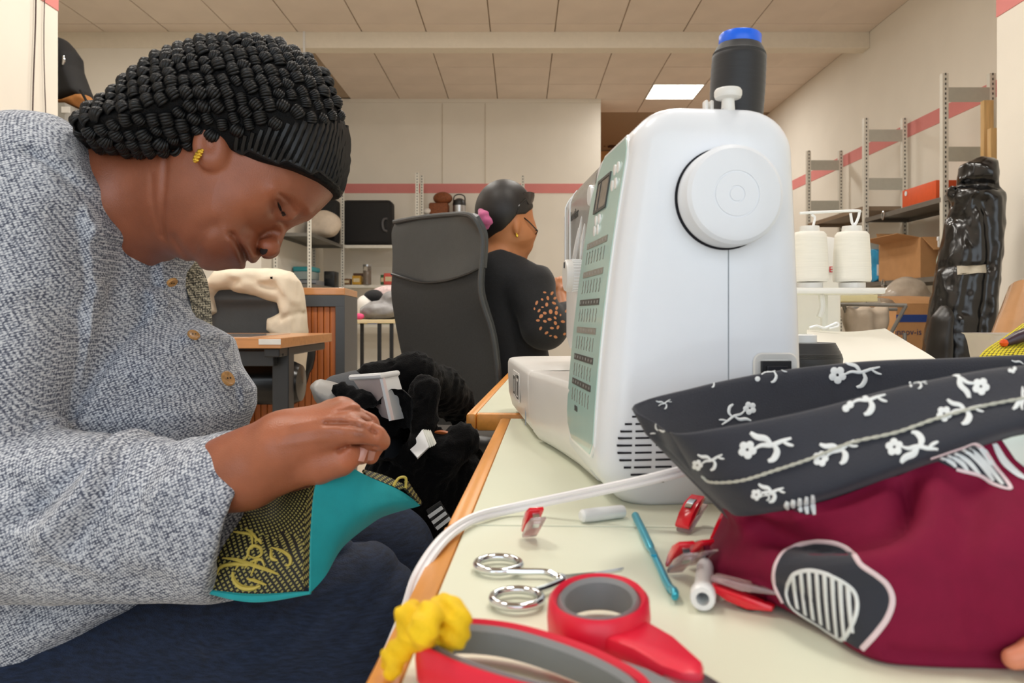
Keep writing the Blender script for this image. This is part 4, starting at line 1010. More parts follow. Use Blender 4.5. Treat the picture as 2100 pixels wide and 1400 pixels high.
R2 = near([(1478, 1030, .425), (1492, 1045, .405), (1515, 1058, .386), (1590, 1050, .370), (1700, 1025, .358), (1875, 962, .352), (2090, 890, .352), (2330, 850, .366), (2300, 850, .525), (2060, 870, .535), (1850, 890, .54), (1700, 910, .54), (1570, 935, .52), (1490, 965, .475)])
R25 = near([(1492, 1075, .430), (1505, 1090, .408), (1530, 1105, .388), (1610, 1100, .368), (1715, 1075, .350), (1885, 1030, .340), (2090, 980, .338), (2330, 950, .355), (2300, 940, .53), (2060, 950, .545), (1850, 960, .55), (1700, 975, .55), (1570, 990, .525), (1500, 1020, .485)])
R3 = near([(1454, 1133, .440), (1468, 1160, .412), (1530, 1185, .378), (1640, 1185, .346), (1755, 1178, .322), (1900, 1160, .311), (2100, 1130, .308), (2330, 1110, .325), (2300, 1060, .53), (2060, 1040, .56), (1850, 1030, .57), (1700, 1030, .57), (1560, 1040, .53), (1475, 1080, .49)])
R4 = [dz(1468, 1172), dz(1500, 1198), dz(1575, 1232), dz(1680, 1286), dz(1775, 1340), dz(1890, 1357), dz(2090, 1360), dz(2320, 1350), (.43, .52, DZ + .003), (.34, .545, DZ + .003), (.27, .545, DZ + .003), (.21, .54, DZ + .003), (.155, .52, DZ + .003), (.122, .47, DZ + .003)]
R5 = [tuple((Vector(p) - Vector((.28, .43, DZ))) * .9 + Vector((.28, .43, DZ - .0015))) for p in R4]
def bag_surf(rings, n=6, m=6):
    A_ = [spline(r, n, True) for r in rings]; return spline(np.array(A_).reshape(len(A_), -1), m).reshape(-1, len(A_[0]), 3)
def noise_folds(G, amp, seed):
    q = G.reshape(-1, 3); du = np.gradient(G, axis=0); dv = np.gradient(G, axis=1); N = np.cross(du, dv); N /= np.maximum(np.linalg.norm(N, axis=-1, keepdims=True), 1e-9)
    return G + N * (amp * vnoise(q, 55, seed) + amp * .5 * vnoise(q, 120, seed + 1)).reshape(G.shape[:2] + (1,))
M_maroon = pm('maroon_cotton', '#7c0c34', .78, var=.05, vscale=120, bump=.25, bscale=1500, sheen=.0, spec=.25)
M_navyblack = pm('charcoal_cotton', '#252935', .75, var=.06, vscale=120, bump=.25, bscale=1500, sheen=.15)
M_embro = pm('white_print', '#e3e8ea', .7, var=.05, vscale=100)
bag = thing('cloth_basket', 'maroon cloth basket with black floral cuff beside the sewing machine', 'basket', (.28, .43, DZ))
Gb = noise_folds(bag_surf([R2, R25, R3, R4, R5]), .0016, 21)
def px_folds(G, folds):
    """fold lines followed in the photograph's pixels, pushed in or out along the cloth's normal"""
    px = np.stack([CX + F * G[..., 0] / G[..., 1], HY - F * (G[..., 2] - CZ) / G[..., 1]], -1); du = np.gradient(G, axis=0); dv = np.gradient(G, axis=1); N = np.cross(du, dv); N /= np.maximum(np.linalg.norm(N, axis=-1, keepdims=True), 1e-9)
    c = G.reshape(-1, 3).mean(0); N = np.where((N * (G - c)).sum(-1, keepdims=True) < 0, -N, N); near_ = (G[..., 1] < .46)[..., None]; out = G.copy()
    for pts, w, a in folds: out = out + N * near_ * (a * np.exp(-(d_polyline(px[..., 0], px[..., 1], spline(pts, 5)) / w) ** 2))[..., None]
    return out
Gb = px_folds(bag_surf([R2, R25, R3, R4, R5], 12, 10), (([(1545, 1085), (1590, 1100), (1660, 1110), (1760, 1108), (1830, 1085), (1862, 1045), (1858, 1000)], 20, -.0085), ([(1590, 1150), (1650, 1165), (1740, 1165), (1860, 1140), (1910, 1080), (1915, 1000)], 34, .0045), ([(1640, 1060), (1740, 1050), (1820, 1020)], 22, .004), ([(1490, 1180), (1560, 1190), (1640, 1220)], 16, -.002), ([(1820, 1335), (1920, 1348), (2080, 1350)], 9, -.003), ([(2000, 1000), (1980, 1150), (2020, 1290)], 40, -.004)))
Gb = noise_folds(Gb, .0010, 21)
bm_v, bm_f = loft(list(Gb), True, (False, True)); bag_body = mesh_obj('bag_body', bm_v, bm_f, M_maroon)
Gc = noise_folds(bag_surf([R2, R1, Rm, R0, R_in]), .0010, 31)
rin2 = [(.28 + (p[0] - .28) * .72, .43 + (p[1] - .43) * .72, p[2] - .06) for p in R_in]
Gi = bag_surf([R_in, rin2])
# hem turned under: a second layer of the cuff ring just inside R1
cv, cf = loft(list(Gc) + list(Gi[1:]), True, (False, True)); cuff = mesh_obj('cuff', cv, cf, M_navyblack)
keep_world(bag, bag_body, cuff)
def bvh_of(o): return BVHTree.FromPolygons([v.co.copy() for v in o.data.vertices], [tuple(p.vertices) for p in o.data.polygons])
camo = Vector((0, 0, CZ))
def caster(*objs):
    trees = [bvh_of(o) for o in objs]
    def cast(px, py, off=.0004):
        d = P(px, py, 1) - camo; best = None
        for t in trees:
            h = t.ray_cast(camo, d.normalized())
            if h[0] is not None and (best is None or h[3] < best[3]): best = h
        if best is None: return None
        n = best[1]; n = -n if n.dot(d) > 0 else n
        return best[0] + n * off, n
    return cast
cast_bag = caster(bag_body, cuff)
def decal_stroke(cast, pts, r, n=5, lift=.0003):
    """flat raised stroke along pixels; r in metres"""
    w = spline(pts, n) if len(pts) > 2 else np.array(pts, float); H_ = [cast(*q) for q in w]; k = len(w)
    run = [h for h in H_ if h]
    if len(run) < 2: return None
    P3 = [h[0] for h in run]; N3 = [h[1] for h in run]; v = []; f = []
    keep = [0]
    for i in range(1, len(P3)):
        if (P3[i] - P3[keep[-1]]).length > .025: break                # ran over an edge of the cloth
        keep.append(i)
    if len(keep) < 2: return None
    P3 = [P3[i] for i in keep]; N3 = [N3[i] for i in keep]; m = len(P3)
    for i in range(m):
        t = (P3[min(i+1, m-1)] - P3[max(i-1, 0)]); t = t.normalized() if t.length > 1e-9 else Vector((1, 0, 0)); b = N3[i].cross(t).normalized()
        rr = r * (.45 + .55 * math.sin(math.pi * (i + .6) / (m + .2))) if r > 0 else -r
        for a, h in ((-1, 0), (-.6, 1), (.6, 1), (1, 0)): v.append(P3[i] + b * rr * a + N3[i] * lift * h)
    for i in range(m - 1):
        for j in range(3): f.append((i*4+j, i*4+j+1, i*4+j+5, i*4+j+4))
    return v, f
def decal_disc(cast, px, py, rpx, n=10, sy=1., rot=0.):
    c = cast(px, py, .0009)
    if not c: return None
    v = [c[0]]; f = []
    for k in range(n):
        a = 2 * math.pi * k / n; x, y = rpx * math.cos(a), rpx * sy * math.sin(a); q = cast(px + x * math.cos(rot) - y * math.sin(rot), py + x * math.sin(rot) + y * math.cos(rot))
        if not q or (q[0] - c[0]).length > .02: return None
        v.append(q[0])
    for k in range(n): f.append((0, 1 + k, 1 + (k + 1) % n))
    return v, f
def flower(px, py, ang, s=1., blossom=True, flip=1):
    m = MB(); ca, sa = math.cos(math.radians(ang)), math.sin(math.radians(ang))
    T = lambda x, y: (px + s * (x * ca - y * flip * sa), py + s * (x * sa + y * flip * ca))
    def st(pts, r):
        q = decal_stroke(cast_bag, [T(*p) for p in pts], r * s)
        c0 = cast_bag(*T(45, -4))
        if q and (not c0 or min((Vector(x) - c0[0]).length for x in q[0]) < .016): m.add(*q)
    if blossom:
        for k in range(5):
            a = 2 * math.pi * k / 5 + .3; q = decal_disc(cast_bag, *T(11 * math.cos(a), 11 * math.sin(a)), 8.5 * s)
            if q: m.add(*q)
    st([(14, 0), (30, -6), (50, -4), (72, -10), (92, -14)], .0012); st([(50, -4), (40, -18), (22, -24), (10, -34)], .0016)
    st([(55, -5), (60, 10), (52, 24), (40, 28)], .0016); st([(72, -10), (84, -2), (95, 2)], .0009)
    if m.v:
        o = m.build('printed_flower', M_embro); keep_world(bag, o); o.parent = cuff; o.matrix_parent_inverse = Matrix.Identity(4)
for a in ((1533, 922, -6, 1.0), (1683, 941, -20, .85, True), (1834, 917, -6, .95, True, -1), (1734, 828, -4, .9), (1717, 769, -2, .95), (1431, 953, -14, .6), (1936, 849, -4, .85), (2011, 793, 208, .95), (1552, 1014, -5, .62), (1537, 837, 158, .72), (1372, 868, 150, .45, False), (2095, 850, -80, .6, False), (1552, 770, -8, .65), (1440, 790, -20, .4, False), (1868, 788, 0, .35), (2075, 757, -20, .5), (1560, 1018, -5, .3, False), (1345, 835, -20, .35, False)):
    flower(*a)
# white rope stitched along the cuff
def rope(pts, r, turns):
    w = spline(pts, 14); H_ = [cast_bag(*q, .0008) for q in w]; H_ = [h for h in H_ if h]; m = MB()
    for ph in (0, math.pi):
        q = []
        for i, (c, n) in enumerate(H_):
            t = (H_[min(i+1, len(H_)-1)][0] - H_[max(i-1, 0)][0]).normalized(); b = n.cross(t); a = i * turns + ph; q.append(c + b * math.cos(a) * r * .7 + n * math.sin(a) * r * .7)
        m.add(*tube(q, r, 5))
    return m
o = rope([(1442, 975), (1462, 987), (1523, 985), (1591, 965), (1664, 941), (1746, 909), (1839, 888), (1926, 858), (2018, 834), (2110, 817)], .00055, 1.1).build('rope_stitching', pm('cream_cord', '#b9bab0', .7), None); keep_world(bag, o); o.parent = cuff; o.matrix_parent_inverse = Matrix.Identity(4)
# motifs printed on the maroon cloth
def z8(x, y): return (1280 + x / 2.0585, 720 + y / 2.0585)
def decal_fill(cast, poly, step=4., cols=26, off=.0003, big=.02):
    poly = np.array(poly); y0, y1 = poly[:, 1].min() + .5, poly[:, 1].max() - .5; rows = []
    n = int((y1 - y0) / step) + 2
    for y in np.linspace(y0, y1, n):
        xs = []
        for i in range(len(poly)):
            a, b = poly[i - 1], poly[i]
            if (a[1] <= y) != (b[1] <= y): xs.append(a[0] + (y - a[1]) / (b[1] - a[1]) * (b[0] - a[0]))
        if len(xs) < 2: continue
        rows.append([cast(x, y, off) for x in np.linspace(min(xs), max(xs), cols)])
    v = []; f = []; idx = {}
    for i, r_ in enumerate(rows):
        for j, h in enumerate(r_):
            if h: idx[i, j] = len(v); v.append(h[0])
    for i in range(len(rows) - 1):
        for j in range(cols - 1):
            q = [(i, j), (i, j+1), (i+1, j+1), (i+1, j)]
            if all(k in idx for k in q):
                ids = tuple(idx[k] for k in q)
                if max((v[a_] - v[b_]).length for a_ in ids for b_ in ids) < big: f.append(ids)
    return v, f
cast_body = cast_bag
def part_of(o, par): keep_world(bag, o); o.parent = par; o.matrix_parent_inverse = Matrix.Identity(4); return o
big = spline([z8(*q) for q in [(640, 900), (690, 838), (800, 806), (900, 815), (960, 852), (1000, 905), (1060, 945), (1110, 990), (1130, 1050), (1110, 1120), (1060, 1190), (1000, 1255), (940, 1225), (800, 1145), (690, 1080), (648, 1020), (632, 960)]], 5, True)
mo = part_of(MB().add(*decal_fill(cast_body, big)).build('printed_motif', M_navyblack), bag_body)
q = decal_stroke(cast_body, [z8(*q) for q in [(670, 1060), (640, 1000), (632, 950), (645, 890), (690, 836), (800, 804), (900, 813), (962, 850), (1002, 903), (1062, 943), (1112, 988), (1133, 1050), (1112, 1122), (1062, 1192), (1005, 1255)]], -.0011)
M_pinkwhite = pm('pale_pink_print', '#e2cdd2', .7)
part_of(MB().add(*q).build('motif_outline', M_pinkwhite), bag_body)
oval = [(690, 985), (720, 940), (790, 925), (880, 950), (960, 1000), (985, 1060), (970, 1140), (915, 1218), (830, 1162), (720, 1092), (688, 1035)]
ov = decal_stroke(cast_body, [z8(*q) for q in oval + oval[:1]], -.0009); part_of(MB().add(*ov).build('oval_outline', M_embro), bag_body)
op = np.array(spline([z8(*q) for q in oval], 5, True))
for k in range(8):
    x = z8(715 + k * 33, 0)[0]; ys = []
    for i in range(len(op)):
        a, b = op[i-1], op[i]
        if (a[0] <= x) != (b[0] <= x): ys.append(a[1] + (x - a[0]) / (b[0] - a[0]) * (b[1] - a[1]))
    if len(ys) < 2: continue
    y0, y1 = min(ys) + 1, max(ys) - 1
    q = decal_stroke(cast_body, [(x, y0), (x + 2, y0 + (y1 - y0) * .33), (x + 5, y0 + (y1 - y0) * .66), (x + 9, y1)], -.0011)
    if q: part_of(MB().add(*q).build('stripe', M_embro), bag_body)
def striped(poly, lines, outline=True):
    pp = [z8(*q) for q in poly]; d = decal_fill(cast_body, pp, 3.)
    if d[1]: part_of(MB().add(*d).build('printed_motif', M_navyblack), bag_body)
    for ln in lines:
        q = decal_stroke(cast_body, [z8(*p) for p in ln], .0012)
        if q: part_of(MB().add(*q).build('stripe', M_embro), bag_body)
    if outline:
        q = decal_stroke(cast_body, [z8(*p) for p in poly], -.0009)
        if q: part_of(MB().add(*q).build('motif_outline', M_pinkwhite), bag_body)
striped([(655, 640), (800, 600), (806, 690), (770, 690), (700, 668)], [[(690, 632), (685, 650), (690, 665)], [(715, 625), (712, 650), (722, 672)], [(742, 618), (740, 650), (748, 680)], [(770, 612), (768, 650), (775, 688)], [(795, 605), (797, 650), (804, 690)]], False)
striped([(1290, 452), (1420, 408), (1490, 392), (1560, 480), (1632, 578), (1560, 562), (1500, 525), (1400, 500)], [[(1330, 445), (1380, 470), (1400, 492)], [(1360, 435), (1420, 470), (1450, 505)], [(1390, 425), (1450, 465), (1500, 520)], [(1425, 410), (1500, 470), (1560, 550)], [(1455, 402), (1530, 480), (1600, 565)]])
d = decal_fill(cast_body, [z8(*q) for q in [(1480, 395), (1530, 420), (1580, 500), (1540, 480)]], 3., 8, .0007)
if d[1]: part_of(MB().add(*d).build('printed_petal', M_embro), bag_body)
d = decal_fill(cast_body, [z8(*q) for q in [(1590, 372), (1640, 355), (1700, 345), (1700, 500), (1650, 460)]], 3., 8, .0005)
if d[1]: part_of(MB().add(*d).build('printed_petal', pm('pale_green_print', '#dfe6df', .7)), bag_body)
q = decal_stroke(cast_body, [z8(*p) for p in [(1560, 385), (1600, 460), (1650, 510), (1695, 540)]], .002)
if q: part_of(MB().add(*q).build('stripe', M_embro), bag_body)
# ================================================================ things lying on the sewing tables
M_red = pm('red_rubber', '#e01d3c', .38, var=.03); M_grip = pm('grey_rubber', '#85888b', .5, var=.04)
M_chrome = pm('chrome', '#d9dcdf', .12, metal=1., var=.02); M_steel = pm('brushed_steel', '#b9bcc0', .3, metal=1., var=.05)
M_redclip = pm('red_clip_plastic', '#e2182c', .2, var=.03, coat=.4)
M_clear = pm('clear_pink_plastic', '#f3d9da', .12, trans=.75, var=.01)
def zs(x, y): return (740 + x / 2.3333, 960 + y / 2.3333)
def band_loop(pts, z0, z1, th_in, th_out, closed=True, n=8):
    """upright band following a loop in plan; offsets to the inside/outside of the path"""
    w = spline([(p.x, p.y) for p in pts], n, closed); k = len(w); cen = w.mean(0); rings = []
    for i in range(k):
        t = w[(i+1) % k] - w[i-1]; t /= np.linalg.norm(t) + 1e-9; nrm = np.array((t[1], -t[0]))
        if nrm @ (w[i] - cen) < 0: nrm = -nrm
        a = w[i] - nrm * th_in; b = w[i] + nrm * th_out; e = min(.002, (z1 - z0) * .2)
        rings.append([(a[0], a[1], z0 + e), (b[0], b[1], z0), (b[0] + nrm[0]*.0006, b[1] + nrm[1]*.0006, (z0+z1)/2), (b[0], b[1], z1 - e), ((a[0]+b[0])/2, (a[1]+b[1])/2, z1), (a[0], a[1], z1 - e)])
    rings.append(rings[0])
    v, f = loft(rings, True, (False, False)); return v, f
sh = thing('fabric_scissors', 'large fabric scissors with red and grey handles and a yellow knot', 'scissors', tuple(PZ(1150, 1330, DZ)))
zt_ = DZ + .020
ring1 = [PZ(1228 + 84 * math.cos(a), 1222 + 44 * math.sin(a), zt_) for a in np.linspace(0, 2 * math.pi, 14, endpoint=False)]
p1 = MB().add(*band_loop(ring1, DZ + .002, zt_, -.0005, .0042)).build('thumb_handle', M_red)
p2 = MB().add(*band_loop(ring1, DZ + .003, zt_ - .0006, .0030, .0004)).build('thumb_grip', M_grip)
ring2 = [PZ(*q, zt_ - .003) for q in [(878, 1310), (905, 1278), (960, 1272), (1050, 1282), (1150, 1310), (1240, 1346), (1310, 1390), (1290, 1420), (1200, 1412), (1100, 1396), (1000, 1368), (920, 1338)]]
p3 = MB().add(*band_loop(ring2, DZ + .002, zt_ - .003, -.0006, .0045)).build('finger_handle', M_red)
p4 = MB().add(*band_loop(ring2, DZ + .003, zt_ - .0036, .0038, .0004)).build('finger_grip', M_grip)
def slab(px, z0, z1, bev=.002):
    o_ = [tuple(PZ(a, b, z1).xy) for a, b in px]; return prism(o_, z0, z1, None, bev)
p5 = MB().add(*slab([(1146, 1258), (1211, 1292), (1297, 1326), (1353, 1360), (1400, 1376), (1443, 1378), (1443, 1352), (1383, 1299), (1318, 1262), (1270, 1262), (1215, 1270)], DZ + .004, DZ + .0145, .003)).build('thumb_shank', M_red)
p6 = MB().add(*slab([(1240, 1335), (1330, 1365), (1440, 1420), (1480, 1480), (1380, 1500), (1300, 1430)], DZ + .002, DZ + .014, .003)).build('finger_shank', M_grip)
p7 = MB().add(*slab([(1350, 1372), (1440, 1375), (1520, 1425), (1700, 1600), (1660, 1620), (1440, 1470)], DZ + .007, DZ + .011, .0008)).build('blade', M_steel)
p8 = MB().add(*slab([(1400, 1430), (1480, 1450), (1720, 1660), (1690, 1680), (1450, 1520)], DZ + .003, DZ + .0065, .0008)).build('blade', M_steel)
p9 = MB().add(*lathe([(0, 0), (.006, 0), (.006, .002), (.004, .003), (0, .003)], 20, Matrix.Translation(PZ(1480, 1450, DZ + .011)))).build('pivot_screw', M_steel)
# yellow strip of cloth knotted round the handle
M_yellow = pm('yellow_jersey', '#efc60a', .75, var=.08, vscale=120, bump=.3, bscale=700)
yk = Field(); c = lambda a, b, z: np.array(PZ(a, b, z))
yk.chain([c(905, 1240, DZ + .024), c(880, 1262, DZ + .030), c(868, 1290, DZ + .028), c(872, 1320, DZ + .012)], [.0035, .0048, .005, .0045], .003)
yk.chain([c(918, 1245, DZ + .024), c(938, 1270, DZ + .026), c(932, 1300, DZ + .020), c(905, 1322, DZ + .010)], [.0035, .0048, .0052, .0045], .003)
yk.chain([c(905, 1240, DZ + .024), c(925, 1250, DZ + .028), c(935, 1262, DZ + .026)], [.004, .005, .004], .003)
yk.chain([c(868, 1300, DZ + .014), c(840, 1312, DZ + .016), c(815, 1340, DZ + .010), c(805, 1375, DZ + .005)], [.0045, .0045, .0042, .0035], .003)
yk.chain([c(868, 1290, DZ + .020), c(845, 1275, DZ + .022), c(832, 1262, DZ + .024), c(850, 1240, DZ + .026)], [.0045, .0045, .004, .0025], .003)
yk.chain([c(820, 1330, DZ + .012), c(800, 1345, DZ + .008), c(793, 1360, DZ + .005)], [.0035, .003, .0022], .003)
yk.cut.append(lambda p, v: np.where(np.abs(v) < .01, v + .0004 * np.sin(p @ np.array((700., 300., 900.))) , v))
V, Qd = implicit_mesh(yk, (-.13, .27, DZ - .004), (-.02, .44, DZ + .05), .0013)
p10 = np_obj('yellow_knot', V, Qd, M_yellow)
keep_world(sh, p1, p2, p3, p4, p5, p6, p7, p8, p9, p10)
# small chrome embroidery scissors
es = thing('embroidery_scissors', 'small chrome embroidery scissors lying open on the cream table', 'scissors', tuple(PZ(1150, 1185, DZ)))
def flat_tube(pts, r, z, **k): return tube([tuple(PZ(a, b, z)) for a, b in pts], r, **k)
for (cx, cy, rx, ry) in ((1022, 1157, 45, 15), (1060, 1227, 50, 18)):
    w = [tuple(PZ(cx + rx * math.cos(a), cy + ry * math.sin(a), DZ + .0035)) for a in np.linspace(0, 2 * math.pi, 40, endpoint=False)]
    o = MB().add(*tube(w, .0022, 10, closed=True)).build('finger_ring', M_chrome); keep_world(es, o)
for pts in ([(1030, 1171), (1075, 1172), (1120, 1173), (1143, 1183)], [(1098, 1212), (1125, 1203), (1150, 1192), (1158, 1186)]):
    w = spline([tuple(PZ(a, b, DZ + .0035)) for a, b in pts], 6); o = MB().add(*tube(w, [.0021 - .0004 * i / len(w) for i in range(len(w))], 8)).build('shank', M_chrome); keep_world(es, o)
for pts, z in (([(1140, 1176), (1160, 1180), (1225, 1174), (1280, 1165), (1275, 1170), (1200, 1186), (1150, 1192)], DZ + .0035), ([(1145, 1185), (1165, 1184), (1240, 1188), (1308, 1197), (1240, 1197), (1155, 1195)], DZ + .002)):
    o = MB().add(*prism([tuple(PZ(a, b, z).xy) for a, b in pts], z - .0005, z + .0007)).build('blade', M_chrome, smooth=False); keep_world(es, o)
o = MB().add(*lathe([(0, 0), (.0032, 0), (.0032, .001), (.002, .0018), (0, .002)], 16, Matrix.Translation(PZ(1148, 1184, DZ + .0042)))).build('pivot_screw', M_chrome); keep_world(es, o)
# crochet hook
hk = thing('crochet_hook', 'turquoise metal crochet hook lying on the cream table', 'crochet hook', tuple(PZ(1340, 1130, DZ)))
M_hook = pm('turquoise_aluminium', '#3fb0c9', .28, metal=.6, var=.03)
w = [PZ(1303, 1057, DZ + .0028), PZ(1318, 1088, DZ + .0028), PZ(1333, 1120, DZ + .0028), PZ(1340, 1135, DZ + .0028), PZ(1352, 1160, DZ + .0026), PZ(1368, 1195, DZ + .0024), PZ(1377, 1209, DZ + .0026)]
o = MB().add(*tube(spline(w, 4), [.0027] * 9 + [.0022, .0017, .0019, .0022] + [.0022] * 12, 12)).build('shaft', M_hook); keep_world(hk, o)
o = MB().add(*tube(spline([PZ(1377, 1207, DZ + .0026), PZ(1383, 1213, DZ + .004), PZ(1384, 1222, DZ + .0036), PZ(1378, 1224, DZ + .003)], 4), [.0022] * 6 + [.002] * 4 + [.0017, .0015, .001], 10)).build('hook_tip', M_hook); keep_world(hk, o)
o = MB().add(*box(-.006, .006, -.0016, .0016, -.0006, .0006)).build('thumb_rest', M_hook, None, M=frame_mat(PZ(1338, 1132, DZ + .0052), PZ(1342, 1140, DZ) - PZ(1334, 1124, DZ), (1, 0, 0))); keep_world(hk, o)
# white cap and white tube
M_capw = pm('white_pen_plastic', '#eef0f0', .3, var=.01)
def rod(nm, a, b, prof, lab, cat):
    a = Vector(a); b = Vector(b); L_ = (b - a).length; q = (b - a).to_track_quat('Z', 'Y').to_matrix().to_4x4(); q.translation = a
    t = thing(nm, lab, cat, tuple(a)); o = MB().add(*lathe([(r, z * L_) for r, z in prof], 24, q)).build('barrel', M_capw, None, sharp=40); keep_world(t, o); return t, q, L_
rod('pen_cap', PZ(1190, 1058, DZ + .0048), PZ(1278, 1048, DZ + .0044), [(0, 0), (.003, .005), (.0045, .05), (.0048, .3), (.0046, .95), (.0042, 1.), (.003, 1.), (.003, .7), (0, .7)], 'white plastic pen cap lying beside the machine foot', 'cap')
t, q, L_ = rod('bobbin_tube', PZ(1441, 1228, DZ + .0065), PZ(1446, 1158, DZ + .0062), [(.0032, .3), (.0032, .0), (.0056, .0), (.0062, .03), (.0062, .16), (.0048, .2), (.0046, .9), (.004, 1.), (0, 1.)], 'white plastic tube with open end pointing at the viewer', 'tube')
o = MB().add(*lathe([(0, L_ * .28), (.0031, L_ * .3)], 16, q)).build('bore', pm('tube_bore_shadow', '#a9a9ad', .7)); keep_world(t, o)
# sewing clips: red lever, clear jaw, metal spring
def clip(M, label, s=1.):
    t = thing('sewing_clip', label, 'clip', tuple(M.translation), 0, 'red sewing clips on the table'); ps = []
    lever = [(-.0135, .0), (.0135, .0028), (.0135, .0050), (.003, .0068), (-.006, .0054), (-.0135, .0022)]
    S = M @ Matrix.Scale(s, 4)
    up = prism([(x, y) for x, y in lever], -.0048, .0048, S @ Matrix.Rotation(math.radians(90), 4, 'X') @ Matrix.Translation((0, .0036, 0)), .0006)
    ps.append(MB().add(*up).build('lever', M_redclip, sharp=30))
    lo_ = prism([(-.0135, .0), (.0145, .0), (.0145, .0015), (.0, .0034), (-.0135, .0022)], -.0048, .0048, S @ Matrix.Rotation(math.radians(90), 4, 'X'), .0005)
    ps.append(MB().add(*lo_).build('clear_jaw', M_clear, sharp=30))
    sp_ = [(-.002, .0105), (.004, .0108), (.0085, .0085), (.0095, .0045), (.0085, .0005), (.003, -.0006)]
    w = spline(sp_, 4); v = []; f = []
    for x, z in w:
        for y in (-.0022, .0022): v.append(S @ Vector((x, y, z)))
    v2 = [S @ Vector((x + .0004, y, z + .0004)) for (x, z) in w for y in (-.0022, .0022)]; n = len(v)
    for i in range(len(w) - 1): f += [(2*i, 2*i+1, 2*i+3, 2*i+2), (n+2*i, n+2*i+2, n+2*i+3, n+2*i+1)]
    ps.append(mesh_obj('spring', v + v2, f, M_chrome, None, True, 60))
    keep_world(t, *ps); return t
def on_table(px, py, yawd, roll=0., pitch=0., dz_=0.): return Matrix.Translation(PZ(px, py, DZ + .001) + Vector((0, 0, dz_))) @ Matrix.Rotation(math.radians(yawd), 4, 'Z') @ Matrix.Rotation(math.radians(pitch), 4, 'Y') @ Matrix.Rotation(math.radians(roll), 4, 'X')
clip(on_table(1095, 1110, -75, 0, -38, .008), 'red sewing clip standing alone above the small chrome scissors', 1.0)
clip(on_table(1420, 1082, 50, 0, -28, .006), 'red sewing clip with its lever up at the machine foot', 1.05)
clip(on_table(1400, 1188, -78, 0, -38, .008), 'red sewing clip with shiny spring above the white tube', .95)
clip(on_table(1440, 1172, -70, 0, -35, .007), 'red sewing clip squeezed between the spring clip and basket', .85)
clip(on_table(1476, 1118, 60, 20, -20, .006), 'red sewing clip half hidden behind the maroon basket', .9)
clip(on_table(1527, 1240, -30, 172, 4, .0115), 'clear and red sewing clip lying on its side by the basket', 1.12)
# twin white cable running over the table edge
cpts = [P(1470, 950, .52), P(1395, 967, .505), P(1300, 990, .51), P(1180, 1015, .53), P(1060, 1040, .542), P(985, 1058, .522), P(940, 1080, .495), P(898, 1118, .456), P(858, 1180, .430), P(836, 1245, .42), P(806, 1320, .415), P(770, 1400, .41), P(730, 1500, .41), P(690, 1650, .41)]
cb = MB()
for sgn in (-1, 1):
    w = spline(cpts, 10); q = []
    for i in range(len(w)):
        tt = Vector(w[min(i+1, len(w)-1)] - w[max(i-1, 0)]).normalized(); sd = tt.cross(Vector((0, -1, .25))).normalized(); q.append(Vector(w[i]) + sd * sgn * .0017)
    cb.add(*tube(q, .0021, 8))
o = cb.build('power_cable', pm('white_cable', '#eceaec', .4, var=.01)); tag(o, 'white twin power cable looping over the wooden table edge', 'cable')
# black thread cone behind the machine
black_cone('black thread cone standing on the table behind the machine, half hidden', (.312, .83, DZ + .0005), 1.85, False)
t = bpy.data.objects['thread_cone.001']
MB().add(*lathe([(.010, .112), (.013, .113), (.013, .121), (.009, .122), (.009, .114)], 24)).build('cone_core', M_capw, t)
# crumbs on the laminate
# fingertip of a third person at the right-hand edge
f = Field(); a = P(2078, 1350, .300); f.chain([a, P(2130, 1338, .300), P(2230, 1330, .298), P(2400, 1360, .28)], [.0042, .0062, .0075, .0085], .003); f.bump(P(2085, 1360, .295), (.008, .004, .003), .0008)
V, Qd = implicit_mesh(f, (.17, .25, .70), (.31, .33, .78), .0015)
fp = thing('person', 'fingertip of another person touching the table beside the maroon basket', 'person', tuple(PZ(2090, 1372, DZ)))
o = np_obj('finger', V, Qd, pm('pale_skin', '#d98a6c', .45, var=.06, vscale=60, sss=.15)); keep_world(fp, o)
# ================================================================ middle distance
def soft(name, fld, lo, hi, h, mat, par=None):
    V, Qd = implicit_mesh(fld, lo, hi, h, 1); o = np_obj(name, V, Qd, mat)
    if par: keep_world(par, o)
    return o
def bounds(pts, pad): a = np.array([tuple(p) for p in pts]); return a.min(0) - pad, a.max(0) + pad
M_leather = pm('charcoal_leather', '#3c3f41', .42, var=.05, vscale=40, bump=.15, bscale=300)
M_mesh = pm('dark_chair_mesh', '#2d3032', .7, var=.12, vscale=200, bump=.3, bscale=600)
M_blackp = pm('black_chair_plastic', '#1b1c1e', .4, var=.05)
# ---- mesh-back office chair
ch = thing('office_chair', 'high dark grey mesh-back office chair turned away', 'chair', tuple(P(960, 800, 2.3).xy) + (0,))
cols = (2.26, 2.18, 2.09, 2.02, 1.98)
def crow(r): return [P(a, b, Y) for (a, b), Y in zip(r, cols)]
rows = [crow(r) for r in ([(810, 458), (860, 449), (920, 443), (952, 441), (968, 449)], [(803, 478), (860, 472), (920, 468), (960, 466), (986, 482)], [(805, 520), (860, 525), (920, 522), (962, 515), (988, 505)], [(804, 562), (860, 577), (910, 575), (955, 562), (986, 548)])]
sheet('headrest', rows, M_leather, .022, 6, ch)
rows = [crow(r) for r in ([(804, 563), (860, 578), (910, 576), (955, 563), (986, 549)], [(803, 610), (860, 640), (920, 640), (965, 620), (985, 600)], [(818, 700), (870, 710), (930, 710), (985, 700), (1010, 690)], [(838, 790), (880, 800), (940, 800), (990, 795), (1022, 790)], [(850, 860), (890, 870), (950, 870), (1000, 865), (1024, 850)])]
sheet('mesh_back', rows, M_mesh, .016, 6, ch)
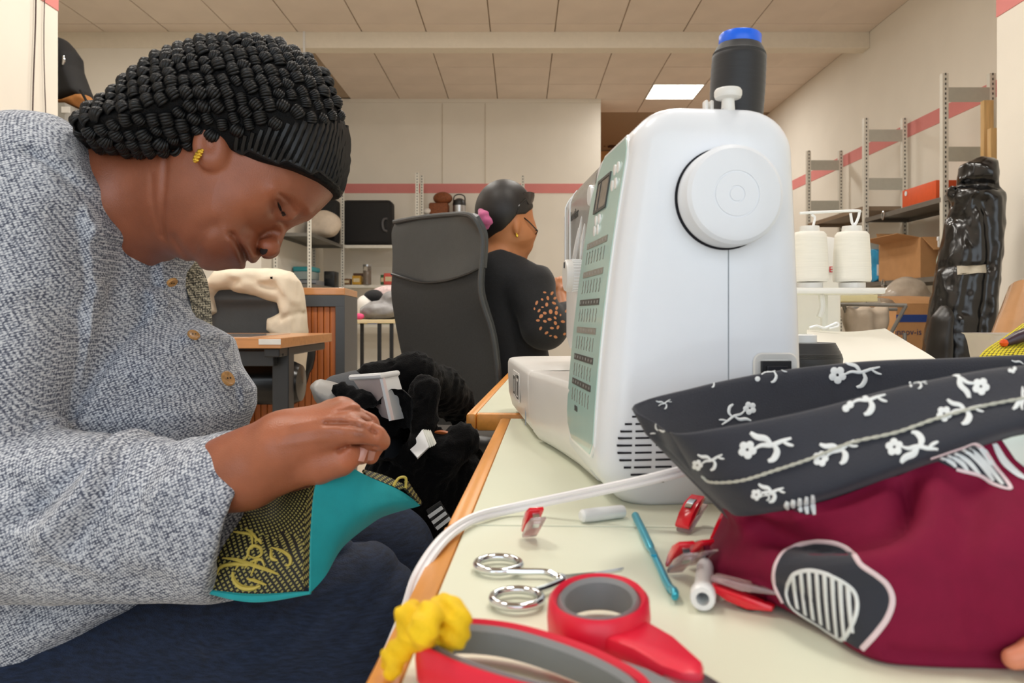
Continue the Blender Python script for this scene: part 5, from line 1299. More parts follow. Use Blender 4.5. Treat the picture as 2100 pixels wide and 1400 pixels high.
w = spline([P(803, 562, 2.25), P(860, 578, 2.165), P(910, 576, 2.085), P(955, 563, 2.01), P(987, 548, 1.967)], 8); o = MB().add(*tube(w, .004, 6)).build('seam_piping', M_blackp); keep_world(ch, o)
w = spline([P(808, 455, 2.255), P(860, 446, 2.175), P(920, 440, 2.085), P(954, 439, 2.01), P(974, 450, 1.975), P(989, 484, 1.972), P(990, 520, 1.97), P(986, 600, 1.968), P(1011, 690, 1.966), P(1023, 790, 1.966), P(1026, 850, 1.966)], 8); o = MB().add(*tube(w, .007, 8)).build('edge_piping', M_leather); keep_world(ch, o)
cx, cy = P(960, 800, 2.36).xy
o = MB().add(*xf(box(-.25, .25, -.25, .25, .44, .53, .04, 3), yaw((cx + .08, cy + .12, 0), -40))).build('seat', M_blackp); keep_world(ch, o)
o = MB().add(*lathe([(.03, .08), (.03, .44)], 12, Matrix.Translation((cx + .08, cy + .12, 0)))).build('column', M_darkmetal); keep_world(ch, o)
for k in range(5):
    a = k * 2 * math.pi / 5 + .3; b = Vector((cx + .08, cy + .12, 0)); o = MB().add(*tube([b + Vector((0, 0, .10)), b + Vector((.28 * math.cos(a), .28 * math.sin(a), .07)), b + Vector((.3 * math.cos(a), .3 * math.sin(a), .01))], [.028, .02, .02], 8)).build('base_arm', M_blackp); keep_world(ch, o)
# ---- woman seen from behind
w2 = thing('person', 'woman from behind in a black top with pink scrunchie and glasses', 'person', (0.02, 2.25, 0))
Yw = 2.16
b2 = Field(); b2.ell(P(1036, 438, Yw), (.078, .078, .088), None, .02).ell(P(1058, 470, Yw + .01), (.048, .060, .062), None, .02).caps(P(1068, 500, Yw + .015), P(1066, 480, Yw), .036, .05, .02)
b2.ell(P(1059, 462, Yw - .062), (.010, .010, .026), None, .006)
b2.caps(P(1035, 490, Yw), P(1020, 560, Yw + .03), .052, .062, .02).caps(P(1020, 560, Yw + .03), P(1045, 760, Yw + .03), .09, .11, .03)
b2.chain([P(1075, 590, Yw - .06), P(1112, 672, Yw - .09), P(1160, 640, Yw + .05), P(1150, 600, Yw + .12)], [.04, .034, .026, .022], .015)
for k, (a, b) in enumerate(((1132, 574), (1142, 571), (1152, 571), (1162, 575))): b2.chain([P(1150, 598, Yw + .12), P(a, b + 6, Yw + .12 + .012 * k), P(a + 8, b + 2, Yw + .16 + .012 * k), P(a + 14, b + 18, Yw + .17)], [.018, .0105, .0095, .008], .006)
b2.chain([P(1146, 600, Yw + .11), P(1160, 592, Yw + .10), P(1172, 596, Yw + .12)], [.012, .0095, .008], .006)
lo, hi = (-.14, 1.92, .55), (.24, 2.45, 1.32)
M_skin2 = pm('warm_brown_skin', '#b5754a', .5, var=.06, vscale=30)
soft('body', b2, lo, hi, .005, M_skin2, w2)
hr = Field(); hr.ell(P(1034, 434, Yw), (.084, .084, .092), None, .02).ell(P(1008, 470, Yw), (.045, .05, .035), None, .02)
hl = np.array([tuple(P(a, b, Yw - .07).xz) for a, b in ((960, 500), (1000, 495), (1012, 487), (1030, 473), (1048, 455), (1060, 440), (1078, 437), (1090, 425), (1110, 395))])
hr.cut.append(lambda p, v: smax(v, np.interp(p[:, 0], hl[:, 0], hl[:, 1]) - p[:, 2], .006))
hr.cut.append(lambda p, v: np.where(np.abs(v) < .02, v + .0008 * vnoise(p, 60, 2), v))
M_hair = pm('dark_brown_hair', '#15100f', .5, var=.35, vscale=60, stretch=(1, 1, 6))
soft('hair', hr, lo, hi, .004, M_hair, w2)
sr = Field(); cc = P(1000, 449, Yw - .03)
for k in range(9):
    a = k * 2 * math.pi / 9; sr.ell((cc.x + .004 * math.sin(2 * a), cc.y + .030 * math.cos(a), cc.z + .022 * math.sin(a)), (.024, .016, .015), None, .006)
sr.cut.append(lambda p, v: np.where(np.abs(v) < .02, v + .002 * vnoise(p, 260, 4), v))
soft('scrunchie', sr, np.array(cc) - .06, np.array(cc) + .06, .003, pm('pink_velvet', '#c25f8c', .8, var=.15, vscale=80, sheen=.4), w2)
tp = Field(); tp.caps(P(1020, 548, Yw + .035), P(1050, 790, Yw + .04), .096, .125, .03).caps(P(1000, 565, Yw + .02), P(1085, 585, Yw - .01), .07, .075, .04)
tp.chain([P(1085, 590, Yw - .04), P(1116, 672, Yw - .085), P(1168, 648, Yw + .03)], [.068, .058, .046], .02)
tp.cut.append(lambda p, v: smax(v, np.interp(p[:, 0], [P(1000, 0, Yw).x, P(1030, 0, Yw).x, P(1075, 0, Yw).x, P(1100, 0, Yw).x], [P(0, 522, Yw).z - .10 * 0 + .0, P(0, 512, Yw).z, P(0, 528, Yw).z, P(0, 545, Yw).z]) * -1 + p[:, 2], .006))
tp.cut.append(lambda p, v: np.where(np.abs(v) < .03, v + .0025 * vnoise(p, 50, 14), v))
M_blk = pm('black_knit_top', '#0e0f13', .85, var=.3, vscale=120, sheen=.1, bump=.3, bscale=400)
top2 = soft('black_top', tp, lo, hi, .0055, M_blk, w2)
cast_top = caster(top2)
rs = np.random.RandomState(5); holes = []
for _ in range(500):
    x, y = rs.uniform(1088, 1168), rs.uniform(596, 692)
    if sd_poly(np.array([x]), np.array([y]), [(1118, 598), (1150, 603), (1168, 640), (1168, 692), (1120, 690), (1100, 660), (1090, 630)])[0] > 0: continue
    if any((x - a) ** 2 + (y - b) ** 2 < 95 for a, b in holes): continue
    holes.append((x, y))
for x, y in holes[:60]:
    d = decal_disc(cast_top, x, y, rs.uniform(2.6, 5.2), 7, rs.uniform(.5, .8), rs.uniform(0, 3))
    if d: o = MB().add(*d).build('lace_hole', M_skin2); keep_world(w2, o); o.parent = top2; o.matrix_parent_inverse = Matrix.Identity(4)
M_frame = pm('black_glasses_frame', '#101012', .25)
w = spline([P(1066, 440, Yw - .055), P(1085, 455, Yw - .05), P(1102, 473, Yw - .03)], 6); o = MB().add(*tube(w, .0018, 6)).build('glasses_temple', M_frame); keep_world(w2, o)
w = spline([P(1102, 472, Yw - .03), P(1097, 482, Yw - .02), P(1085, 489, Yw), P(1080, 486, Yw + .02), P(1086, 478, Yw + .01)], 6, True); o = MB().add(*tube(w, .0016, 6, closed=True)).build('glasses_rim', M_frame); keep_world(w2, o)
sheet('sunglasses_lens', [[P(1073, 396, Yw - .05), P(1085, 393, Yw - .03), P(1096, 395, Yw)], [P(1078, 407, Yw - .05), P(1088, 406, Yw - .03), P(1096, 403, Yw)], [P(1084, 418, Yw - .05), P(1090, 418, Yw - .03), P(1094, 412, Yw)]], M_frame, .003, 4, w2)
w = spline([P(1078, 408, Yw - .055), P(1066, 420, Yw - .07), P(1060, 438, Yw - .075)], 5); o = MB().add(*tube(w, .003, 6)).build('sunglasses_temple', M_frame); keep_world(w2, o)
for k, (a, b, r) in enumerate(((1059, 472, .0035), (1059, 478, .003), (1060, 483, .0045))):
    o = MB().add(*xf(lathe([(0, -1), (.7, -.7), (1, 0), (.7, .7), (0, 1)], 10), Matrix.Translation(P(a, b, Yw - .064)) @ Matrix.Diagonal((r, r, r * 1.2, 1)))).build('earring', MATS['gold']); keep_world(w2, o)
# ---- beech desk on a dark frame
zd = CZ - .0588; M_beech2 = pm('beech_desktop', '#cf8f56', .3, var=.10, vscale=10, stretch=(1, 8, 8), coat=.3)
dk = thing('office_desk', 'beech desk with dark metal frame in front of the jacket', 'desk', (-1.2, 2.15, 0))
o1 = MB().add(*box(-1.75, -.603, 1.905, 2.42, zd - .0265, zd, .002)).build('desk_top', M_beech2, smooth=False)
ps = [o1, MB().add(*box(-1.70, -.64, 1.96, 1.99, zd - .075, zd - .035, .002)).build('cross_rail', M_darkmetal, smooth=False)]
for x in (-.635, -1.66):
    ps.append(MB().add(*box(x - .022, x + .022, 2.0, 2.05, .04, zd - .027, .003)).build('leg', M_darkmetal, smooth=False))
    ps.append(MB().add(*box(x - .025, x + .025, 1.93, 2.40, 0, .04, .006)).build('foot', M_darkmetal, smooth=False))
    ps.append(MB().add(*box(x - .02, x + .02, 1.93, 2.38, zd - .05, zd - .027, .003)).build('bracket', M_darkmetal, smooth=False))
for px in (548, 577):
    q = P(px, 727, 1.958); ps.append(MB().add(*lathe([(0, 0), (.006, 0), (.005, .003), (0, .003)], 10, Matrix.Translation(q) @ Matrix.Rotation(math.radians(90), 4, 'X'))).build('bolt', M_blackp))
q = P(553, 700, 1.904); ps.append(MB().add(*box(q.x - .028, q.x + .028, 1.9035, 1.9052, q.z - .008, q.z + .006, .0005)).build('sticker', pm('label_white', '#eceae5', .5), smooth=False))
ps.append(MB().add(*box(-1.5, -.70, 1.95, 2.3, zd, zd + .0015)).build('glass_sheet', pm('desk_glass', '#cbb9ac', .06, var=.05, vscale=20, coat=.5), smooth=False))
keep_world(dk, *ps)
# black roll under the desk
q = P(500, 785, 2.1); o = MB().add(*lathe([(0, -.35), (.05, -.34), (.06, -.3), (.06, .14), (.05, .16), (0, .165)], 24, Matrix.Translation(q) @ Matrix.Rotation(math.radians(90), 4, 'Y'))).build('pedal_case', pm('glossy_black_vinyl', '#141414', .25)); tag(o, 'glossy black cylinder case under the beech desk', 'case')
o.parent = None
# ---- tambour cabinet
cab = thing('tambour_cabinet', 'low orange wood tambour cabinet with dark grey frame', 'cabinet', (-.639, 2.75, 0), 6)
M_slat = pm('orange_tambour', '#b8662c', .45, var=.14, vscale=8, stretch=(12, 12, .6)); M_cabgrey = pm('cabinet_grey', '#4b4f53', .5, var=.03)
hc = CZ + 55 / F * 2.75
MB().add(*box(-1.0, 0, .03, .42, 0, hc - .027)).build('carcass', M_cabgrey, cab, smooth=False)
MB().add(*box(-1.0, 0, 0, .42, hc - .026, hc, .002)).build('top_board', M_beech2, cab, smooth=False)
for nm, a in (('frame_rail', (-1.0, 0, 0, .032, hc - .068, hc - .027)), ('frame_stile', (-.033, 0, 0, .032, .06, hc - .068)), ('frame_stile', (-1.0, -.967, 0, .032, .06, hc - .068)), ('plinth', (-1.0, 0, 0, .032, 0, .06))):
    MB().add(*box(*a, .001)).build(nm, M_cabgrey, cab, smooth=False)
sm = None
for k in range(42):
    x = -.044 - k * .0222
    if sm is None: so = MB().add(*box(-.0105, .0105, .014, .0295, .06, hc - .068, .003, 2)).build('slat', M_slat, cab); sm = so.data
    else: so = bpy.data.objects.new('slat', sm); COL.objects.link(so); so.parent = cab
    so.location.x = x
# ---- chair with a cream jacket over its back
jc = thing('desk_chair', 'black padded desk chair under the cream jacket', 'chair', (P(500, 700, 2.62).x, 2.62, 0))
f = Field().infl(xz([(428, 585), (470, 572), (540, 572), (578, 590), (590, 640), (585, 720), (430, 720), (425, 650)], 2.62), 2.62, .035, .04); f.bump(P(505, 612, 2.585), (.15, .03, .02), -.012)
lo, hi = bounds([P(420, 730, 2.62), P(600, 560, 2.62)], .08); soft('backrest', f, lo, hi, .008, M_leather, jc)
q = P(505, 740, 2.75)
for nm, vf in (('seat', xf(box(-.24, .24, -.24, .24, .42, .50, .03, 3), Matrix.Translation((q.x, 2.34, 0)))), ('column', lathe([(.03, .08), (.03, .42)], 12, Matrix.Translation((q.x, 2.34, 0)))), ('back_bar', box(q.x - .03, q.x + .03, 2.60, 2.66, .45, .80, .005))):
    o = MB().add(*vf).build(nm, M_blackp); keep_world(jc, o)
for k in range(5):
    a = k * 2 * math.pi / 5 + .3; b = Vector((q.x, 2.34, 0)); o = MB().add(*tube([b + Vector((0, 0, .10)), b + Vector((.26 * math.cos(a), .26 * math.sin(a), .05)), b + Vector((.28 * math.cos(a), .28 * math.sin(a), .0))], [.026, .018, .018], 8)).build('base_arm', M_blackp); keep_world(jc, o)
o = MB().add(*tube(spline([P(606, 712, 2.66), P(626, 706, 2.66), P(632, 725, 2.66), P(622, 770, 2.66), P(612, 800, 2.68)], 5), [.018] * 6 + [.026] * 8 + [.02] * 7, 10)).build('armrest', M_blackp); keep_world(jc, o)
jk = [(440, 552), (500, 548), (560, 549), (590, 556), (606, 575), (615, 615), (622, 680), (618, 735), (616, 770), (600, 755), (572, 705), (545, 678), (545, 652), (570, 640), (566, 622), (520, 607), (470, 597), (442, 596), (434, 606), (440, 640), (422, 650), (412, 610), (420, 575)]
f = Field().infl(xz(jk, 2.56), 2.60, .085, .035)
for pts, w_, a in (([(440, 600), (500, 570), (560, 590)], .012, .010), ([(470, 560), (520, 580), (560, 570)], .012, -.008), ([(590, 580), (600, 630), (608, 700)], .012, .010), ([(560, 565), (585, 600), (600, 620)], .010, -.006), ([(575, 655), (605, 640), (618, 650)], .008, .008), ([(480, 575), (500, 588), (525, 586)], .008, .002)):
    f.groove(xz(pts, 2.52), w_, a * .55, (2.3, 2.62))
f.cut.append(lambda p, v: np.where(np.abs(v) < .03, v + .0025 * vnoise(p, 45, 9) + .0018 * vnoise(p, 110, 10), v))
lo, hi = bounds([P(410, 780, 2.6), P(630, 540, 2.6)], .1)
jo = soft('cream_jacket', f, lo, hi, .007, pm('cream_canvas', '#e6d9c3', .85, var=.05, vscale=20, bump=.2, bscale=300)); tag(jo, 'cream canvas jacket hung over the back of a black chair', 'jacket')
# ---- chair beside the table with a fleece coat and bag on it
sc_ = thing('side_chair', 'grey moulded chair heaped with a black fleece coat', 'chair', (-.22, 1.2, 0))
f = Field().infl(xz([(640, 795), (665, 775), (715, 763), (760, 775), (790, 820), (815, 890), (830, 1000), (830, 1120), (770, 1120), (750, 960), (735, 900), (700, 868), (655, 850)], 1.08), 1.12, .06, .035)
lo, hi = bounds([P(630, 1130, 1.1), P(840, 755, 1.1)], .07); soft('back_cushion', f, lo, hi, .006, pm('charcoal_upholstery', '#43464b', .85, var=.08, vscale=60, bump=.3, bscale=400), sc_)
f = Field().infl(xz([(628, 792), (642, 780), (670, 786), (714, 802), (750, 832), (768, 870), (740, 880), (700, 862), (660, 845), (640, 825)], 1.03), 1.055, .045, .025)
lo, hi = bounds([P(620, 870, 1.05), P(755, 775, 1.05)], .05); soft('armrest', f, lo, hi, .005, pm('grey_moulded_plastic', '#8b8884', .45, var=.04), sc_)
o = MB().add(*box(-.33, -.08, 1.05, 1.4, .46, .52, .03, 3)).build('seat', M_leather); keep_world(sc_, o)
for x in (-.31, -.10):
    for y in (1.08, 1.37): o = MB().add(*lathe([(.012, 0), (.012, .47)], 10, Matrix.Translation((x, y, 0)))).build('leg', M_darkmetal); keep_world(sc_, o)
f = Field(); Yc = 1.12
f.chain([P(760, 775, Yc), P(850, 768, Yc + .03), P(905, 798, Yc + .12), P(950, 840, Yc + .22), P(955, 930, Yc + .20), P(925, 1040, Yc + .03)], [.022, .030, .034, .036, .034, .03], .02)
f.chain([P(700, 800, Yc - .10), P(745, 826, Yc - .11), P(785, 872, Yc - .12), P(840, 930, Yc - .10)], [.011, .014, .017, .024], .012)
f.chain([P(812, 832, Yc - .13), P(800, 872, Yc - .13), P(786, 905, Yc - .12)], [.022, .024, .024], .012)
f.chain([P(872, 800, Yc - .06), P(862, 870, Yc - .07), P(838, 920, Yc - .08), P(820, 970, Yc - .08)], [.022, .022, .024, .03], .012)
f.caps(P(840, 980, Yc - .04), P(905, 1010, Yc - .01), .06, .06, .03).caps(P(905, 1010, Yc - .01), P(890, 1200, Yc - .02), .068, .08, .03).caps(P(820, 1000, Yc - .06), P(860, 1150, Yc), .045, .07, .03)
f.chain([P(945, 905, Yc - .06), P(910, 935, Yc - .08), P(880, 985, Yc - .07)], [.026, .024, .024], .012)
f.cut.append(lambda p, v: np.where(np.abs(v) < .04, v + .0030 * vnoise(p, 330, 6) + .0022 * vnoise(p, 600, 7), v))
lo, hi = bounds([P(690, 1220, Yc), P(1000, 745, Yc)], .13)
fo = soft('fleece_coat', f, lo, hi, .0042, pm('black_fleece', '#040405', .95, var=.4, vscale=300, spec=.15, sheen=.04, bump=.6, bscale=500)); tag(fo, 'black fluffy fleece coat heaped on the chair beside the table', 'coat')
# white storage box in the heap
def slab3(pts, th, nm, m, par, back=(0, 1, 0)): return sheet(nm, [pts[:2], pts[2:]], m, th, 2, par, back)[0]
wb_ = thing('storage_box', 'white plastic box tipped into the black fleece coat', 'box', tuple(P(790, 860, 1.0)))
M_wbox = pm('white_box_plastic', '#e8e8e8', .3, var=.01); M_pinkbox = pm('translucent_pale_plastic', '#d7c4bf', .3, var=.04)
slab3([P(783, 772, .985), P(815, 766, 1.02), P(803, 862, .985), P(842, 855, 1.03)], .004, 'end_wall', M_wbox, wb_)
slab3([P(722, 775, 1.04), P(783, 772, .985), P(772, 850, 1.04), P(803, 862, .985)], .004, 'side_wall', M_pinkbox, wb_)
o = MB().add(*tube([P(720, 774, 1.04), P(783, 770, .983), P(815, 765, 1.022)], .004, 8)).build('rim', M_wbox); keep_world(wb_, o)
nb_ = thing('notebook', 'white notebook sticking out of the black fleece coat', 'book', tuple(P(860, 930, 1.0)))
slab3([P(838, 918, 1.0), P(866, 880, 1.02), P(856, 938, .985), P(880, 915, 1.0)], .003, 'cover', M_wbox, nb_)
for k in range(4): slab3([P(868 + k * 4, 880 + k, 1.022), P(871 + k * 4, 878 + k, 1.03), P(880 + k * 4, 918 - k * 2, 1.0), P(883 + k * 4, 914 - k * 2, 1.008)], .002, 'page_block', pm('paper_edge', '#dcdcd4', .7), nb_)
w = spline([P(880, 905, 1.06), P(895, 888, 1.05), P(920, 890, 1.05), P(935, 905, 1.06)], 6); o = MB().add(*tube(w, .007, 8, flat=.5)).build('bag_handle', pm('tan_leather', '#b5602a', .5, var=.1)); tag(o, 'tan leather strap showing between folds of the black coat', 'strap')
# striped tag on the coat
tg = thing('fabric_tag', 'black fabric tag with white stripes below the teal pouch', 'tag', tuple(P(900, 1050, .92)))
slab3([P(874, 1046, .92), P(903, 1028, .92), P(894, 1086, .92), P(925, 1062, .93)], .002, 'tag_cloth', M_blackp, tg)
for k in range(3):
    a = P(879 + k * 8, 1060 + k * 12, .918); b = P(907 + k * 8, 1040 + k * 11, .918); o = MB().add(*box(0, (b - a).length, -.0022, .0022, -.0004, .0004)).build('stripe', M_embro, None, M=frame_mat(a, b - a, (0, 0, 1)) ); keep_world(tg, o)
# ================================================================ shelving and storage at the back and right
M_rack = pm('light_grey_rack', '#dfdcd1', .5, metal=.1, var=.03); M_hole = pm('rack_hole', '#3a3936', .8)
M_shelf = pm('galvanised_shelf', '#77746e', .4, metal=.3, var=.05); M_shelf_dark = pm('shelf_dark_underside', '#5a5752', .6)  # shelf grey set darker to carry the shade under the boards
post_cache = {}
def rack_post(t, x, y, h, hx=0, hy=-1):
    """perforated steel post with an L section; its holes face hy"""
    k = round(h, 2)
    m = MB().add(*box(-.02, .02, -.002, .0, 0, h)).add(*box(-.02, -.018, 0, .035, 0, h)); o = m.build('post', M_rack, t, smooth=False); o.location = (x - t.location.x, y - t.location.y, 0)
    hm = post_cache.get(k)
    if hm is None:
        hb_ = MB()
        for i in range(int(h / .033)): hb_.add(*box(-.0045, .0045, -.0035, -.0021, .03 + i * .033, .046 + i * .033))
        ho = hb_.build('post_holes', M_hole, o, smooth=False); post_cache[k] = ho.data
    else: ho = bpy.data.objects.new('post_holes', hm); COL.objects.link(ho); ho.parent = o
    stuff(ho)
def shelf_board(t, x0, x1, y0, y1, z, m=None):
    X, Y = t.location.x, t.location.y
    o = MB().add(*box(x0 - X, x1 - X, y0 - Y, y1 - Y, z - .004, z, .0008)).add(*box(x0 - X, x1 - X, y0 - Y, y0 - Y + .003, z - .035, z - .004)).add(*box(x0 - X, x1 - X, y1 - Y - .003, y1 - Y, z - .035, z - .004)).add(*box(x0 - X, x0 - X + .003, y0 - Y + .003, y1 - Y - .003, z - .035, z - .004)).add(*box(x1 - X - .003, x1 - X, y0 - Y + .003, y1 - Y - .003, z - .035, z - .004)).build('shelf', m or M_shelf, t, smooth=False)
    return o
# ---- right-hand shelving along the side wall
HT = CZ + 1.635
rk = thing('shelving_unit', 'long pale metal shelving unit along the right side wall', 'shelving', (3.04, 6.3, 0))
for y in (3.95, 5.12, 6.29, 7.54):
    for x in (2.88, 3.20): rack_post(rk, x, y, HT)
    for z in (1.44, 1.037, .52):
        MB().add(*box(2.90 - 3.04, 3.185 - 3.04, y - 6.3, y - 6.3 + .002, CZ + z, CZ + z + .10)).build('gusset_plate', pm('rack_plate', '#b9b8ad', .5, var=.03), rk, smooth=False)
ZU, ZU2, ZL = CZ + .80, CZ + .905, CZ + .265
shelf_board(rk, 2.86, 3.22, 3.96, 5.10, ZU); shelf_board(rk, 2.86, 3.22, 5.14, 6.27, ZU); shelf_board(rk, 2.86, 3.22, 6.31, 7.52, ZU2, pm('shelf_brown', '#8d7a66', .5))
shelf_board(rk, 2.86, 3.22, 3.96, 5.10, ZL); shelf_board(rk, 2.86, 3.22, 5.14, 6.27, ZL); shelf_board(rk, 2.86, 3.22, 6.31, 7.52, CZ + .45); shelf_board(rk, 2.86, 3.22, 3.96, 5.10, .35); shelf_board(rk, 2.86, 3.22, 5.14, 6.27, .35)
for z in (ZU, ZL):
    MB().add(*tube([(2.855 - 3.04 + .028 * math.cos(a) * .2, 5.95 - 6.3 + .03 * math.cos(a), z - .02 + .03 * math.sin(a)) for a in np.linspace(0, 6.28, 14, endpoint=False)], .006, 6, closed=True)).build('shelf_ring', M_chrome, rk)
# things on it
o = MB().add(*box(2.87, 3.12, 5.22, 5.68, ZU + .001, ZU + .13, .003)).build('orange_box', pm('orange_card', '#dd5a2c', .55, var=.04)); tag(o, 'flat orange box on the upper right shelf', 'box')
o2 = MB().add(*lathe([(.018, 0), (.018, .002)], 16, Matrix.Translation((2.868, 5.62, ZU + .10)) @ Matrix.Rotation(math.radians(-90), 4, 'Y'))).build('emblem', M_embro, smooth=False); o2.parent = o
hk2 = thing('red_handsaw', 'small red handled tool beside the orange box', 'tool', (2.95, 5.05, ZU))
o = MB().add(*prism([(0, 0), (.03, .0), (.04, .05), (.03, .07), (.05, .10), (.03, .12), (.01, .09)], 0, .02, Matrix.Translation((2.92, 5.06, ZU + .001)) @ Matrix.Rotation(math.radians(90), 4, 'X'), .003)).build('handle', pm('red_orange_plastic', '#c04a2a', .4)); keep_world(hk2, o)
o = MB().add(*tube([(2.95, 5.05, ZU + .10), (3.05, 5.04, ZU + .11), (3.1, 5.03, ZU + .12)], .006, 6)).build('shaft', pm('red_orange_plastic', '#c04a2a', .4)); keep_world(hk2, o)
M_card = pm('brown_cardboard', '#b98a5c', .8, var=.06, vscale=12); M_card2 = pm('brown_cardboard_inner', '#a97b50', .85, var=.06, vscale=12)
cbx = thing('cardboard_box', 'open brown cardboard box on the middle right shelf', 'box', (3.0, 5.75, ZL)); z0 = ZL + .001; z1 = ZL + .29
for nm, a in (('side', (2.87, 2.875, 5.42, 6.05)), ('side', (3.155, 3.16, 5.42, 6.05)), ('end', (2.875, 3.155, 5.42, 5.425)), ('end', (2.875, 3.155, 6.045, 6.05))):
    o = MB().add(*box(*a, z0, z1)).build(nm, M_card, smooth=False); keep_world(cbx, o)
o = MB().add(*box(2.875, 3.155, 5.425, 6.045, z0, z0 + .004)).build('bottom', M_card2, smooth=False); keep_world(cbx, o)
for pts in ([(2.87, 5.44, z1), (2.87, 6.03, z1), (2.72, 5.46, z1 + .03), (2.72, 6.0, z1 + .03)], [(2.88, 5.42, z1), (3.15, 5.42, z1), (2.9, 5.30, z1 - .10), (3.13, 5.30, z1 - .10)], [(2.88, 6.05, z1), (3.15, 6.05, z1), (2.9, 6.16, z1 + .10), (3.13, 6.16, z1 + .10)]):
    sheet('flap', [pts[:2], pts[2:]], M_card, .004, 2, cbx, (0, 0, 1))
bp_ = thing('wipes_pack', 'blue and white pack on the shelf beside the open box', 'pack', (2.95, 6.2, ZL))
f = Field().infl([(2.87, ZL + .001), (3.05, ZL + .001), (3.06, ZL + .26), (2.87, ZL + .27)], 6.17, .06, .03); soft('wrapper', f, (2.82, 6.08, ZL - .02), (3.1, 6.26, ZL + .3), .008, pm('blue_film', '#2a93c4', .3, var=.2, vscale=14), bp_)
o = MB().add(*box(2.88, 3.0, 6.10, 6.106, ZL + .05, ZL + .14, .002)).build('panel', M_wbox); keep_world(bp_, o)
def bottle(label, x, y, z, prof, m, capm, cap):
    t = thing('bottle', label, 'bottle', (x, y, z)); MB().add(*lathe(prof, 24)).build('bottle_body', m, t); MB().add(*cap).build('cap', capm, t); return t
bottle('pale green spray bottle with white trigger beside the box', 2.93, 5.23, ZL + .001, [(0, 0), (.045, .002), (.048, .02), (.046, .11), (.03, .17), (.014, .20), (.014, .22)], pm('pale_green_liquid', '#b9d6cc', .2, var=.03), M_wbox, MB().add(*lathe([(.016, .215), (.016, .245), (0, .25)], 16)).add(*box(-.045, .02, -.012, .012, .245, .275, .005)).add(*box(-.04, -.03, -.006, .006, .20, .25, .002)).__dict__ and (lambda m_: (m_.v, m_.f))(MB().add(*lathe([(.016, .215), (.016, .245), (0, .25)], 16)).add(*box(-.045, .02, -.012, .012, .245, .275, .005)).add(*box(-.04, -.03, -.006, .006, .20, .25, .002))))
bottle('white bottle with blue cap behind the rack post', 2.93, 5.02, ZL + .001, [(0, 0), (.04, .002), (.042, .02), (.042, .15), (.025, .18), (.018, .185)], M_wbox, pm('blue_cap', '#2346b8', .35), lathe([(.022, .183), (.024, .19), (.024, .225), (0, .23)], 20))
bottle('second white bottle with blue cap beside the black wrapped roll', 2.94, 4.88, ZL + .001, [(0, 0), (.04, .002), (.042, .02), (.042, .155), (.025, .185), (.018, .19)], M_wbox, MATS['blue_cap'], lathe([(.022, .188), (.024, .195), (.024, .235), (0, .24)], 20))
# wooden battens leaning in the corner of the shelving
for i, (px, y0_, lab) in enumerate(((2028, 4.98, 'longer pale wooden batten leaning on the right shelving'), (2042, 4.90, 'short pale wooden batten at the right wall corner'))):
    a = P(px - 10, 205 if i == 0 else 262, y0_); o = MB().add(*box(a.x, a.x + .065, y0_, y0_ + .04, ZU, a.z if i == 0 else a.z, .002)).build('wood_batten', pm('pale_pine', '#d6b078', .6, var=.12, vscale=8, stretch=(8, 8, .7))); tag(o, lab, 'batten')
# ---- parcel with blue stripe
bx = thing('machine_carton', 'tall brown carton with a blue stripe and dark blue lettering', 'box', (2.42, 4.55, 0), 8)
zt2 = CZ + (HY - 622) / F * 4.5
MB().add(*box(-.17, .14, 0, .34, .0, zt2, .003)).build('carton', M_card, bx, smooth=False)
sheet('lid_flap', [[(-.17, -.001, zt2), (.14, -.001, zt2)], [(-.15, .10, zt2 + .035), (.15, .10, zt2 + .04)], [(-.14, .34, zt2 + .05), (.15, .34, zt2 + .055)]], M_card, .004, 3)[0].parent = bx
MB().add(*box(-.171, .141, -.002, .0, CZ - .045, CZ + .0)).build('blue_stripe', pm('blue_print', '#1f3f86', .6), bx, smooth=False)
text_mesh('lettering', 'innov-is', .056, pm('navy_print', '#25335f', .6), Matrix.Translation((-.092, -.0012, CZ - .105)) @ Matrix.Rotation(math.radians(90), 4, 'X'), bx, .0005)
# crumpled clear bag behind it
f = Field(); q = P(1858, 612, 5.0); f.ell(q, (.16, .1, .14), None, .03).ell((q.x + .15, q.y, q.z - .06), (.12, .1, .08), None, .03)
f.cut.append(lambda p, v: np.where(np.abs(v) < .06, v + .012 * vnoise(p, 45, 2), v)); o = soft('plastic_bag', f, np.array(q) - .32, np.array(q) + .32, .014, pm('hazy_plastic', '#cdbfae', .25, trans=.35, var=.1, vscale=20)); tag(o, 'crumpled clear plastic bag under the middle right shelf', 'bag')
